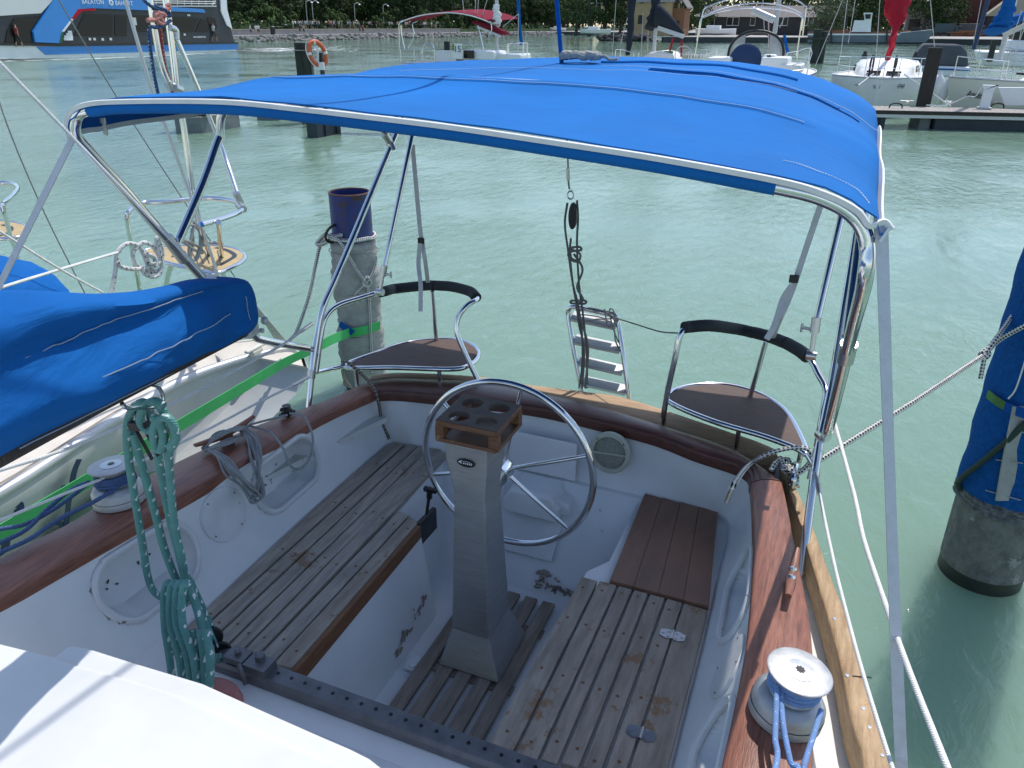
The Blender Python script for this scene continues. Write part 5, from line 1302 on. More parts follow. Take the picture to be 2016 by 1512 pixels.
# stern rails and seats
nt_ = MB()
def ntube(pts, z, r=.0175, closed=False, sub=5): nt_.tube([P(px, py, z=(z if not isinstance(z, (list, tuple)) else z[i])) for i, (px, py) in enumerate(pts)], r, n=10, sub=sub, closed=closed)
zt1, zt0 = 1.72, 1.22
ntube([(276, 575), (268, 530), (258, 480), (251, 435), (252, 420), (262, 408), (285, 399), (330, 397), (400, 390), (440, 392), (465, 398), (477, 406), (476, 414), (462, 422), (430, 433), (398, 442)], [.75, 1.0, 1.3, 1.62, 1.70]+[zt1]*11)
ntube([(430, 437), (434, 480), (440, 540), (444, 590)], [zt1, 1.4, 1.0, .65])
ntube([(395, 440), (402, 470), (418, 520), (432, 560)], [zt1, 1.45, 1.1, .8])
ntube([(345, 500), (330, 545), (325, 580)], [1.25, .95, .7], r=.022)
nt_.build('pushpit', M['steel'], nb, smooth=True)
nt_ = MB(); ring_ = [(282, 497), (300, 490), (340, 486), (400, 485), (440, 487), (466, 492), (482, 502), (480, 512), (462, 524), (430, 537), (410, 536), (370, 527), (320, 515)]
ntube(ring_, zt0, .016, True); ntube([(408, 560), (425, 545), (432, 560)], [.9, 1.05, .9], .016); nt_.build('seat_rim', M['steel'], nb, smooth=True)
cc = sum((P(*q, z=zt0) for q in ring_), V())/len(ring_)
MB().prism([cc+(p-cc)*.95+V((0, 0, -.005)) for p in catmull([P(*q, z=zt0) for q in ring_], 5, True)], (0, 0, .014)).build('stern_seat', M['teak_new'], nb)
mb_ = MB()
mb_.ribbon([P(*q, z=zt0+.0115) for q in ((425, 487), (446, 492), (462, 502), (452, 511), (432, 522))], .035, [(0, 0, 1)] if False else [(1, .3, 0)], .002, sub=4)
for k in range(7):
    a = (350+k*13, 494-.2*k); b = (368+k*11, 520-.3*k); mb_.bar(P(*a, z=zt0+.010), P(*b, z=zt0+.010), .008, .002)
mb_.build('seat_caulking', M['black'], nb)
nt_ = MB()
ntube([(-30, 362), (10, 360), (30, 364), (35, 372), (25, 385), (8, 400), (6, 412), (14, 440), (22, 470), (34, 505), (44, 560)], [zt1]*7+[1.5, 1.25, .95, .5])
nt_.build('pushpit', M['steel'], nb, smooth=True)
nt_ = MB(); ring_ = [(-90, 446), (-40, 436), (10, 437), (45, 443), (57, 451), (52, 460), (30, 468), (-20, 470), (-80, 462)]
ntube(ring_, zt0, .016, True); nt_.build('seat_rim', M['steel'], nb, smooth=True)
cc = sum((P(*q, z=zt0) for q in ring_), V())/len(ring_)
MB().prism([cc+(p-cc)*.95+V((0, 0, -.005)) for p in catmull([P(*q, z=zt0) for q in ring_], 5, True)], (0, 0, .014)).build('stern_seat', M['teak_new'], nb)
mb_ = MB(); mb_.ribbon([P(*q, z=zt0+.0115) for q in ((5, 442), (22, 448), (16, 458), (-5, 465))], .035, [(1, .3, 0)], .002, sub=4); mb_.build('seat_caulking', M['black'], nb)
# folded awning frame: three tall tubes lashed together
xN = -4.45
fr = MB()
fr.tube([P(293, -60, x=xN), P(296, 0, x=xN), P(305, 60, x=xN), P(316, 120, x=xN), P(330, 160, x=xN), P(345, 180, x=xN)], .021, n=12, sub=5)
fr.tube([P(318, -60, x=xN), P(327, 0, x=xN), P(340, 100, x=xN), P(350, 185, x=xN), P(362, 250, x=xN), P(378, 370, x=xN), P(392, 440, x=xN-.05)], .024, n=12, sub=4)
fr.tube([P(340, 60, x=xN), P(362, 110, x=xN+.02), P(400, 200, x=xN+.05), P(440, 300, x=xN+.1), P(472, 396, z=zt1)], .018, n=12, sub=4)
fr.build('awning_frame', M['steel'], nb, smooth=True)
mb_ = MB(); mb_.tube([P(330, 160, x=xN), P(338, 176, x=xN)], .029, n=12, smooth=False); mb_.tube([P(343, 172, x=xN+.03), P(356, 178, x=xN+.03)], .03, n=12, smooth=False)
mb_.tube([P(334, 54, x=xN+.02), P(346, 60, x=xN+.02), P(348, 78, x=xN+.02)], .022, n=10); mb_.tube([P(464, 380, z=1.8), P(474, 400, z=zt1)], .024, n=10, smooth=False); mb_.tube([P(470, 404, z=zt1), P(479, 412, z=zt1)], .026, n=10, smooth=False); mb_.build('frame_clamp', M['steel_dull'], nb, smooth=True, angle=40)
lash = thing('rope_lashing', 'salmon and dark blue ropes knotted round the upright steel tubes at top left', 'rope', tuple(P(320, 120, x=xN)))
def lr(pts, r, m, x=xN+.04): return MB().tube([P(px, py, x=x) for px, py in pts], r, n=8, sub=5).build('rope', M[m], lash, smooth=True)
lr([(290, 40), (305, 38), (318, 30), (310, 24), (316, 36), (322, 46), (312, 44), (305, 30), (318, 26), (326, 32)], .015, 'pink_rope')
lr([(326, 20), (333, 14), (330, 8)], .016, 'pink_rope'); lr([(315, 52), (319, 90), (325, 130), (337, 170), (341, 190)], .012, 'red_rope', xN)
lr([(282, 0), (300, 14), (320, 22), (334, 32), (330, 22), (305, 12)], .0115, 'blue_fleck'); lr([(336, 40), (325, 48), (310, 54), (296, 53), (293, 62), (296, 95), (304, 150), (315, 205), (318, 240)], .0115, 'blue_fleck')
# blue cover lying on the neighbour and rigging wires
cvn = []
c0 = P(30, 560, y=3.3)
for i in range(14):
    t = i/13; y = 2.4+1.6*t; rr = .40*math.sqrt(max(.0, 1-t**2.4))+.02
    cvn.append([V((-5.5+.55*math.cos(a)*rr/.4+.03*noise.noise(V((a*2, t*4, 0))), y, .92+rr*1.45*max(-.3, math.sin(a))+.05*noise.noise(V((a*2.5, t*5, 3))))) for a in [2*math.pi*k/28 for k in range(28)]])
tag(MB().rings(cvn).build('boat_cover', M['canvas_boom'], smooth=True, angle=80), 'bulging blue canvas cover on the neighbouring yacht behind the sail cover', 'cover')
def stay(name, pts, r, m, label, cat='stay', **k): return tag(MB().tube([q if isinstance(q, Vector) else P(*q[:2], **q[2]) for q in pts], r, n=6, sub=4, smooth=len(pts) > 2).build(name, M[m], smooth=True), label, cat)
stay('rigging_wire', [(92, -40, dict(x=-5.0)), (236, 201, dict(x=-5.0)), (370, 408, dict(x=-4.9)), (462, 545, dict(x=-4.8))], .0045, 'wire', 'thin dark wire slanting from the ferry down behind the steel hoops')
stay('rigging_wire', [(232, -50, dict(x=-3.9)), (300, 178, dict(x=-3.9)), (345, 300, dict(x=-3.95)), (402, 460, dict(x=-4.0)), (432, 552, dict(x=-4.0))], .011, 'wire_grey', 'thick grey wire crossing the awning edge near the upright steel tubes')
stay('rigging_wire', [(-20, 140, dict(x=-4.0)), (20, 262, dict(x=-4.0)), (90, 425, dict(x=-4.05)), (168, 580, dict(x=-4.1))], .004, 'wire', 'thin wire at the far left crossing the grey awning strap')
stay('rope_line', [(-60, 418, dict(x=-3.6)), (0, 456, dict(x=-3.6)), (110, 525, dict(x=-3.62)), (202, 576, dict(x=-3.65))], .007, 'white_rope', 'white cord sloping down to a knot above the blue sail cover', 'cord')
stay('rope_line', [(-40, 585, dict(x=-3.7)), (0, 567, dict(x=-3.7)), (130, 527, dict(x=-3.8)), (238, 495, dict(x=-3.9))], .008, 'white_rope', 'white cord leading to the coiled rope beside the stern seat', 'cord')
rc = thing('rope_coil', 'white rope with dark flecks coiled and hung on the neighbouring stern rail', 'rope', tuple(P(275, 520, x=-3.9)))
def rcl(pts, y=0): MB().tube([P(px, py, x=-3.9+y) for px, py in pts], .0135, n=8, sub=5).build('rope_loop', M['fleck_white'], rc, smooth=True)
rcl([(228, 520), (232, 495), (250, 480), (272, 484), (282, 500), (290, 520), (300, 535), (285, 533), (268, 520), (262, 498), (280, 478), (300, 485), (315, 508), (318, 528), (300, 536)])
rcl([(232, 515), (238, 525), (260, 530), (290, 528), (310, 520), (320, 500), (312, 470), (308, 472), (315, 500), (318, 530), (305, 545), (285, 540), (278, 525)], .02)
rcl([(230, 510), (226, 540), (220, 570), (212, 600)], .01); rcl([(290, 500), (302, 505), (306, 515), (296, 518), (290, 508)], .03)
dc = thing('rope_coil', 'dark grey rope hanks tied where the two steel hoops cross', 'rope', tuple(P(380, 470, x=-4.3)))
for pts in ([(380, 435), (392, 450), (394, 480), (385, 510), (375, 508), (380, 480), (378, 450)], [(372, 442), (386, 446), (398, 470), (392, 500), (386, 512)], [(352, 470), (372, 478), (395, 484), (415, 478), (438, 480)], [(358, 474), (380, 490), (398, 498), (396, 490), (378, 478), (360, 472)], [(384, 438), (376, 470), (372, 500), (380, 515)]):
    MB().tube([P(px, py, x=-4.25) for px, py in pts], .0115, n=8, sub=5).build('rope_loop', M['grey_rope'], dc, smooth=True)
pt = thing('rope_tackle', 'four part flecked rope tackle slanting from the boom end to the grey stern', 'tackle', tuple(P(560, 680, z=.7)))
for k in range(4):
    MB().tube([P(484+4*k, 586+2*k, x=-3.3), P(520+3*k, 632, x=-3.5), P(545+6*k, 672, x=-3.7)], .0075, n=8, sub=4).build('rope', M['fleck_white'], pt, smooth=True)
mb_ = MB(); mb_.prism([P(480, 584, x=-3.3), P(490, 580, x=-3.3), P(500, 596, x=-3.3), P(496, 602, x=-3.3)], (.03, 0, 0)); mb_.build('block', M['steel_dull'], pt, bevel=.004)
mb_ = MB(); mb_.tube([P(425, 700, z=.60), P(436, 712, z=.60), P(440, 735, z=.50), P(438, 748, z=.42)], .0145, n=8); tag(mb_.build('rope_end', M['braid'], smooth=True), 'loose end of braided rope hanging over the grey hull edge', 'rope')
mb_ = MB(); q = P(505, 700, z=ND+.02); mb_.box(q+V((0, 0, .03)), (.05, .12, .05)); mb_.box(q+V((0, 0, .065)), (.04, .22, .025)); mb_.build('mooring_cleat', M['gel_cream'], nb, bevel=.012)
# water
def water_material():
    m = bpy.data.materials.new('milky_green_water'); m.use_nodes = True
    nt = m.node_tree; N = nt.nodes; L = nt.links; b = N['Principled BSDF']
    b.inputs['Roughness'].default_value = .06; b.inputs['IOR'].default_value = 1.33; b.inputs['Specular IOR Level'].default_value = .5
    b.inputs['Subsurface Weight'].default_value = 1.0; b.inputs['Subsurface Radius'].default_value = (.9, 1.0, .9); b.inputs['Subsurface Scale'].default_value = .55; b.subsurface_method = 'RANDOM_WALK' if False else 'BURLEY'
    tc = N.new('ShaderNodeTexCoord')
    def nz(sc, st, det=4, rough=.55, dist=0.0):
        mp = N.new('ShaderNodeMapping'); mp.inputs['Scale'].default_value = st; mp.inputs['Rotation'].default_value = (0, 0, R(-25)); L.new(tc.outputs['Object'], mp.inputs['Vector'])
        n = N.new('ShaderNodeTexNoise'); n.inputs['Scale'].default_value = sc; n.inputs['Detail'].default_value = det; n.inputs['Roughness'].default_value = rough; n.inputs['Distortion'].default_value = dist
        L.new(mp.outputs['Vector'], n.inputs['Vector']); return n.outputs['Fac']
    big = nz(.09, (1, 1, 1), 3)
    rp = N.new('ShaderNodeValToRGB'); rp.color_ramp.elements[0].position = .35; rp.color_ramp.elements[0].color = (.150, .242, .175, 1)
    rp.color_ramp.elements[1].position = .7; rp.color_ramp.elements[1].color = (.188, .295, .222, 1)
    L.new(big, rp.inputs['Fac']); L.new(rp.outputs['Color'], b.inputs['Base Color'])
    def bump(h, s, d, prev=None):
        bp = N.new('ShaderNodeBump'); bp.inputs['Strength'].default_value = s; bp.inputs['Distance'].default_value = d
        L.new(h, bp.inputs['Height'])
        if prev: L.new(prev, bp.inputs['Normal'])
        return bp.outputs['Normal']
    gust = nz(.16, (1, 1, 1), 3, .6)
    gr = N.new('ShaderNodeMapRange'); gr.inputs['From Min'].default_value = .38; gr.inputs['From Max'].default_value = .66; gr.inputs['To Min'].default_value = .15; gr.inputs['To Max'].default_value = 1.0
    L.new(gust, gr.inputs['Value'])
    rip = nz(5.5, (1.0, .55, 1), 5, .6, .4)
    mu = N.new('ShaderNodeMath'); mu.operation = 'MULTIPLY'; L.new(rip, mu.inputs[0]); L.new(gr.outputs['Result'], mu.inputs[1])
    n1 = bump(nz(.9, (1, .5, 1), 3, .5, .3), .5, .09)
    n2 = bump(mu.outputs[0], .9, .06, n1)
    L.new(n2, b.inputs['Normal']); return m
M['water'] = water_material()
wt = MB(); b = wt.add([(-3000, -400, 0), (3000, -400, 0), (3000, 3000, 0), (-3000, 3000, 0)]); wt.face([b, b+1, b+2, b+3])
structure(wt.build('water', M['water'], base=(0, 0, 0)))
# ======= ADD

# ================================================================ PONTOONS, PILES
def far_tag(o, label, cat, group=None): return tag(o, label, cat, group)
def float_block(name, a, b, c, h, label, m, wid=None):
    A, B, C = P(*a, z=0), P(*b, z=0), P(*c, z=0); D = A+(C-B)
    t = thing(name, label, 'pontoon float', tuple((A+C)/2), 'floats of the mooring fingers on the left')
    MB().prism([V((q.x, q.y, -.35)) for q in (A, B, C, D)], (0, 0, h+.35)).build('float', M[m], t, bevel=.02)
    MB().prism([V((q.x, q.y, h+.003)) for q in (A, B, C, D)], (0, 0, .05)).build('top_board', M['planks'], t, bevel=.01)
    return t, A, B, C, D
f1_ = float_block('pontoon_float', (347, 263), (399, 262), (474, 250), .40, 'grey concrete float with a dark timber gangway on top', 'float_grey')
t, A, B, C, D = f1_
mb_ = MB(); up = V((0, 0, .50)); d1 = (A-B).normalized(); d2 = (C-B).normalized()
mb_.bar(A+d1*.5+up+d2*.35, B+up+d2*.4, .5, .09); mb_.bar(A+d1*.5+up+d2*.9, B+up+d2*1.0, .25, .07); mb_.box(A+up+d2*.6+V((.2, 0, .15)), (.6, .5, .25)); mb_.build('timber_gangway', M['timber'], t, bevel=.01)
mb_ = MB(); mb_.tube([B+up+d2*.5+V((.2, 0, .05)), B+up+d2*.6+V((.3, 0, .25)), B+up+d2*.9+V((.3, 0, .3)), B+up+d2*1.1+V((.2, 0, .05))], .03, n=8); mb_.build('mooring_hoop', M['alu'], t)
float_block('pontoon_float', (506, 236), (551, 237), (602, 229), .42, 'grey float half hidden behind the awning edge between two other floats', 'float_grey')
t, A, B, C, D = float_block('pontoon_float', (605, 271), (625, 272), (672, 262), .40, 'dark plastic float with a carrying hoop and a plank behind it', 'float')
mb_ = MB(); q = A.lerp(C, .35)+V((0, 0, .44)); mb_.tube([q+V((-.13, 0, 0)), q+V((-.11, 0, .17)), q+V((.11, 0, .17)), q+V((.13, 0, 0))], .028, n=8); mb_.build('hoop', M['steel_dull'], t, smooth=True)
mb_ = MB()
for f in (.33, .8): mb_.bar(B.lerp(C, f)+V((.012, -.012, .02)), B.lerp(C, f)+V((.012, -.012, .40)), .05, .03, up=(C-B).normalized())
mb_.build('strap', M['black'], t)
tag(MB().bar(C.lerp(D, .5)+V((0, 0, .43)), P(790, 232, z=.45), .5, .06).build('finger_plank', M['planks']), 'narrow grey gangway plank running from the dark float behind the awning', 'gangway')
lb = thing('timber_piles', 'pair of old square timber piles standing left of the orange lifebuoy', 'piles', tuple(P(596, 110, d=24)))
for px in (588, 603):
    q = P(px, 84, d=24.0 if px < 600 else 23.9); mb_ = MB(); mb_.box((q.x, q.y, (q.z-2)/2), (.25, .25, q.z+2), rz=.35); mb_.build('timber_pile', M['timber_green'], lb, bevel=.02)
q = P(596, 99, d=23.95); mb_ = MB(); mb_.box(q, (.56, .30, .025), rz=.35); mb_.build('iron_band', M['wire'], lb)
lr_ = thing('lifebuoy', 'orange lifebuoy ring with white grab rope hung beside the timber piles', 'lifebuoy', tuple(P(625, 106, d=23.6)))
cb = P(625, 106, d=23.6); ax1 = (_r*.66+_f*.75).normalized(); ax2 = V((0, 0, 1))
MB().tube([cb+ax1*.31*math.cos(2*math.pi*k/24)+ax2*.33*math.sin(2*math.pi*k/24) for k in range(24)], .066, n=12, sub=2, closed=True).build('ring', M['orange'], lr_, smooth=True)
mb_ = MB(); mb_.tube([cb+ax1*.40*math.cos(a)+ax2*.42*math.sin(a)-_f*.05 for a in [2.6+k*.3 for k in range(9)]], .012, n=6); mb_.tube([cb+V((0, 0, .2)), cb+V((.02, 0, 0)), cb+V((-.01, 0, -.25))], .03, n=8)
for a in (.4, 1.9, 3.4, 5.0): mb_.tube([cb+(ax1*math.cos(a)+ax2*math.sin(a))*.31+(ax1*-math.sin(a)+ax2*math.cos(a))*dd for dd in (-.035, .035)], .071, n=10)
mb_.build('grab_rope', M['piping'], lr_, smooth=True)
q = P(629, 130, d=23.7); MB().box((q.x+.02, q.y+.1, 1.05), (.10, .10, 2.1)).build('post', M['black'], lr_); MB().box((q.x, q.y, q.z), (.34, .05, .22)).build('bracket', M['offwhite'], lr_)
dp = thing('timber_piles', 'pair of thick dark piles standing in the water right of the spray hood', 'piles', tuple(P(1605, 124, z=0)))
for px, w_ in ((1601, .75), (1613, .68)):
    q = P(px, 124, z=0); h_ = P(px+12, 58 if px < 1610 else 62, y=q.y).z
    MB().lathe([(w_/2, -1), (w_/2, h_), (w_/2-.05, h_+.03)], (q.x, q.y, 0), n=16).build('timber_pile', M['timber_green'], dp, smooth=True, angle=40)
q = P(1607, 76, y=P(1605, 124, z=0).y-.6); MB().box(q, (2.1, .25, .2)).build('cross_beam', M['timber_green'], dp)
# right-hand pontoon
pn_ = thing('pontoon', 'long plank topped floating pontoon with dark floats beyond the awning', 'pontoon', (3, 29, 0))
e0, e1 = P(1720, 217, z=.55), P(2016, 223, z=.55); dv = (e1-e0).normalized(); nv = V((-dv.y, dv.x, 0))
L0 = e0-dv*14; L1 = e1+dv*10
mb_ = MB(); nb_ = 150
for k in range(nb_):
    a = L0.lerp(L1, k/nb_); w_ = (L1-L0).length/nb_; mb_.bar(a+dv*.008, a+dv*(w_-.008), 1.6, .05) if False else mb_.box(a+dv*w_/2+nv*.8+V((0, 0, -.025)), (w_-.014, 1.6, .05), rz=math.atan2(dv.y, dv.x))
mb_.build('deck_planks', M['planks'], pn_)
MB().bar(L0+V((0, 0, -.052)), L1+V((0, 0, -.052)), .10, .11).build('timber_fender', M['timber'], pn_)
MB().bar(L0+V((0, 0, -.158))+nv*.02, L1+V((0, 0, -.158))+nv*.02, .08, .095).build('side_beam', M['alu'], pn_)
q = P(1880, 228.5, z=.39)-nv*.03; MB().box(q, (.62, .02, .08), rz=math.atan2(dv.y, dv.x)).build('white_plate', M['white'], pn_)
for a, b in ((1722, 1741), (1798, 1828), (1822, 2000)):
    pa, pb = P(a, 236, z=.2), P(b, 239, z=.2); m_ = M['float'] if a != 1798 else M['float_grey']
    s_ = (pa-e0).dot(dv); s2 = (pb-e0).dot(dv); off = .12 if a != 1798 else .3
    ce = e0+dv*(s_+s2)/2+nv*(off+.5); MB().box((ce.x, ce.y, .0), (abs(s2-s_), 1.0, .70), rz=math.atan2(dv.y, dv.x)).build('float', m_, pn_, bevel=.04)
for px in (1763, 1963):
    q = P(px, 213, z=.56); MB().tube([q-dv*.2, q-dv*.16+V((0, 0, .11)), q+V((0, 0, .15)), q+dv*.16+V((0, 0, .11)), q+dv*.2], .022, n=8).build('mooring_hoop', M['blackwrap'], pn_, smooth=True)
for px, py in ((1868, 207), (1785, 206), (1958, 206)):
    q = P(px, py, z=.57); mb_ = MB(); mb_.box(q+V((0, 0, .05)), (.12, .10, .10)); mb_.bar(q+V((0, 0, .11))-dv*.25, q+V((0, 0, .11))+dv*.25, .05, .04); mb_.build('cleat', M['steel_dull'], pn_, bevel=.01)
q = P(1818, 208, z=.55); tp2 = P(1841, 94, y=q.y).z
tag(MB().prism([(q.x-.21, q.y+.25-.17, -1.5), (q.x+.21, q.y+.25-.17, -1.5), (q.x+.21, q.y+.25+.17, -1.5), (q.x-.21, q.y+.25+.17, -1.5)], (0, 0, tp2+1.5)).build('timber_pile', M['timber'], bevel=.02), 'tall dark squared pile standing through the pontoon before the white yacht', 'pile')
wp = thing('service_post', 'white flared service post standing on the pontoon near the right edge', 'post', tuple(P(1938, 213, z=.56)))
q = P(1938, 214, z=.56); hz = P(1948, 168, y=q.y).z
MB().prism([q+V((-.13, 0, 0)), q+V((.13, 0, 0)), q+V((.14, 0, .55)), q+V((.24, 0, .75)), q+V((.22, 0, hz-.56)), q+V((-.20, 0, hz-.56)), q+V((-.22, 0, .75)), q+V((-.14, 0, .55))], (0, .22, 0)).build('post_body', M['offwhite'], wp, bevel=.02)
MB().box(q+V((0, .1, .02)), (.4, .4, .04)).build('base', M['alu'], wp); MB().tube([q+V((-.22, -.02, hz-.62)), q+V((-.35, -.05, hz-.9)), q+V((-.6, -.1, .35)), q+V((-1.1, -.1, .08)), q+V((-1.7, 0, .04))], .018, n=6).build('hose', M['white_rope'], wp)
q0 = P(1985, 215, z=.55); mb_ = MB(); y_ = q0.y+.4
mb_.prism([P(1965, 172, y=y_), P(2060, 172, y=y_), P(2060, 208, y=y_), P(1978, 208, y=y_)], (0, .08, 0)); tag(mb_.build('fender_board', M['offwhite'], bevel=.02), 'white slanting board at the pontoon edge under the beige yacht', 'board')

# ================================================================ YACHTS
def hull_rings(Lh, Bh, fb, fbow, n=26, stern=.72):
    st = []
    for i in range(n+1):
        t = i/n
        hb = Bh/2*(stern+(1-stern)*math.sin(min(1, t/.5)*math.pi/2)) if t < .5 else Bh/2*max(.0, 1-((t-.5)/.5)**2.3)
        sh = fb+(fbow-fb)*t**2
        st.append((t, hb, sh))
    return st
def yacht(name, label, bow, sdir, Lh, Bh, fb, fbow, hm, dm, group=None):
    """bow = point on the water under the stem; sdir = unit vector from bow to stern"""
    sdir = V(sdir).normalized(); rt = V((-sdir.y, sdir.x, 0)); bow = V((bow[0], bow[1], 0)); stern = bow+sdir*Lh
    t = thing(name, label, 'sailboat', tuple(bow+sdir*Lh*.5), group)
    st = hull_rings(Lh, Bh, fb, fbow)
    W = lambda s, u, z: stern-sdir*(s*Lh)+rt*u+V((0, 0, z))
    rg = []
    for s, hb, sh in st:
        rake = .05*max(0, s-.85)/.15
        prof = [(0.0, 1.0), (.18, .99), (.55, .93), (.85, .80), (1.15, .45), (1.3, 0)]
        right_ = [W(s+(rake*(1-d*.8) if s > .85 else 0), hb*k, sh-d*sh) for d, k in prof]; left_ = [W(s+(rake*(1-d*.8) if s > .85 else 0), -hb*k, sh-d*sh) for d, k in reversed(prof[:-1])]
        rg.append(right_+left_)
    MB().rings(rg, closed_ring=False, cap=False).build('hull', hm, t, smooth=True, angle=60)
    b_ = MB(); b_.face([b_.add(rg[0])+i for i in range(len(rg[0]))]); b_.build('transom', hm, t)
    MB().rings([[W(s+(.05*max(0, s-.85)/.15), hb*.985, sh+.002), W(s+(.05*max(0, s-.85)/.15), 0, sh+.05), W(s+(.05*max(0, s-.85)/.15), -hb*.985, sh+.002)] for s, hb, sh in st], closed_ring=False, cap=False).build('deck', dm, t, smooth=True)
    tr_ = MB()
    for sg in (-1, 1): tr_.tube([W(s+(.05*max(0, s-.85)/.15), sg*hb*.98, sh+.03) for s, hb, sh in st], .03, n=6, sub=1)
    tr_.build('toe_rail', M['alu'], t)
    return t, W, st
def trunk(t, W, s0, s1, w0, w1, z0, h, m, name='cabin_trunk'):
    rg = []
    for s, w_, k in ((s0, w0, 1.0), (s0+(s1-s0)*.35, (w0+w1)*.5*1.05, 1.0), (s0+(s1-s0)*.75, (w0*.3+w1*.7), .92), (s1, w1, .45), (s1+.06, w1*.7, .03)):
        rg.append([W(s, u*w_/2, z0+zz*h*k) for u, zz in ((-1.06, -.15), (-1, .55), (-.86, .88), (-.45, 1.0), (0, 1.04), (.45, 1.0), (.86, .88), (1, .55), (1.06, -.15))])
    return MB().rings(rg).build(name, m, t, smooth=True, angle=50)
def mast(t, base, h, r=.07, m='alu', rake=(0, 0)): return MB().tube([base, base+V((rake[0]*h, rake[1]*h, h))], r, n=10, smooth=False).build('mast', M[m], t, smooth=True)
def wires(t, segs, r=.012, m='wire_grey', name='rigging'):
    for a, b in segs: MB().tube([a, b], r, n=5).build(name, M[m], t)
def rails(t, pts_top, zb, r=.014, name='guard_rail', low=True):
    m_ = MB(); m_.tube(pts_top, r, n=6, sub=2)
    for p in pts_top: m_.tube([p, V((p.x, p.y, zb))], r, n=6)
    if low: m_.tube([p.lerp(V((p.x, p.y, zb)), .5) for p in pts_top], r*.7, n=6, sub=2)
    return m_.build(name, M['steel'], t)
def furled(t, pts, rad, m, name, folds=.3):
    p = catmull(pts, 8); n_ = len(p); rg = []
    for i, q in enumerate(p):
        f = i/(n_-1); r_ = rad(f); rg.append([q+(_r*math.cos(a)+_f*.7*math.sin(a))*r_*(1+folds*noise.noise(V((math.cos(a)*1.5, math.sin(a)*1.5, f*9)))) for a in [2*math.pi*k/16 for k in range(16)]])
    return MB().rings(rg).build(name, m, t, smooth=True, angle=70)
M['red_canvas'] = canvas('red_canvas', (.42, .02, .035)); M['wine_canvas'] = canvas('wine_canvas', (.20, .016, .035)); M['grey_canvas'] = canvas('dark_grey_canvas', (.030, .035, .045)); M['slate_canvas'] = canvas('slate_canvas', (.10, .105, .12)); M['sea_canvas'] = canvas('faded_blue_canvas', (.01, .11, .36))
# --- white yacht, bow on, red sail
bw = V((.72, 31.4, 0))
t, W, st = yacht('moored_yacht', 'white yacht seen bow on with a red sail bundle wrapped round its forestay', bw, (.06, 1, 0), 9.5, 3.9, 1.12, 1.30, M['offwhite'], M['deck'])
trunk(t, W, .30, .66, 2.5, 1.7, 1.2, .55, M['offwhite'])
mb_ = MB()
for sg in (-1, 1):
    mb_.prism([W(.52, sg*1.19, 1.36), W(.60, sg*1.08, 1.36), W(.59, sg*1.05, 1.58), W(.53, sg*1.12, 1.60)], W(.5, 0, 0)-W(.5, -sg*.03, 0)); mb_.box(W(.70, sg*.35, 1.40), (.5, .35, .06))
mb_.build('window', M['glass_dark'], t)
cpy = bw.y+1.5
furled(t, [P(1748, 118, y=bw.y+.5), P(1754, 95, y=bw.y+.8), P(1760, 68, y=bw.y+1.2), P(1764, 44, y=bw.y+1.5), P(1768, 12, y=bw.y+1.9), P(1772, -30, y=bw.y+2.3), P(1775, -80, y=bw.y+2.7)], lambda f: .10+.05*f if f < .45 else .12+.35*math.sin(min(1, (f-.45)/.25)*math.pi/2), M['red_canvas'], 'red_sail_bundle', .55)
mast(t, P(1751, 100, y=bw.y+4.2), 12, .075)
wires(t, [(P(1725, 110, y=bw.y+4), P(1735, -40, y=bw.y+4)), (P(1670, 85, y=bw.y+4.5), P(1690, -40, y=bw.y+4.5)), (P(1840, 92, y=bw.y+3.5), P(1828, -40, y=bw.y+3.5)), (P(1655, 110, y=bw.y+5), P(1672, -30, y=bw.y+5))])
rails(t, [W(.55, -1.75, 1.85), W(.75, -1.2, 1.9), W(.9, -.55, 1.95), W(1.0, -.1, 2.0), W(1.0, .1, 2.0), W(.9, .55, 1.95), W(.75, 1.2, 1.9), W(.55, 1.75, 1.85)], 1.25)
mb_ = MB()
for sg in (-1, 1):
    mb_.tube([W(.93, sg*.38, 1.32), W(.90, sg*.42, 1.75), W(.87, sg*.40, 1.98), W(.84, sg*.36, 1.9), W(.82, sg*.36, 1.4)], .035, n=8)
    mb_.box(W(.36, sg*.95, 1.82), (.22, .22, .16)); mb_.tube([W(.36, sg*.95, 1.9), W(.36, sg*.95, 2.02)], .07, n=10)
mb_.build('deck_gear', M['blackwrap'], t)
mb_ = MB()
for sg in (-1, 1): mb_.bar(W(.55, sg*1.87, .95), W(.93, sg*.72, 1.03), .03, .025)
mb_.tube([W(1.035, .0, 1.15), W(1.02, 0, .55)], .02, n=6); mb_.build('hull_stripe', M['letter_dark'], t)
from mathutils.bvhtree import BVHTree
def hit(o, px, py):
    me = o.data; mw = Matrix.Translation(sum((q.location for q in (o, o.parent)), V()))
    tr_ = BVHTree.FromPolygons([mw @ v.co for v in me.vertices], [tuple(q.vertices) for q in me.polygons]); d = ray(px, py).normalized(); r_ = tr_.ray_cast(EYE, d)
    return r_[0]
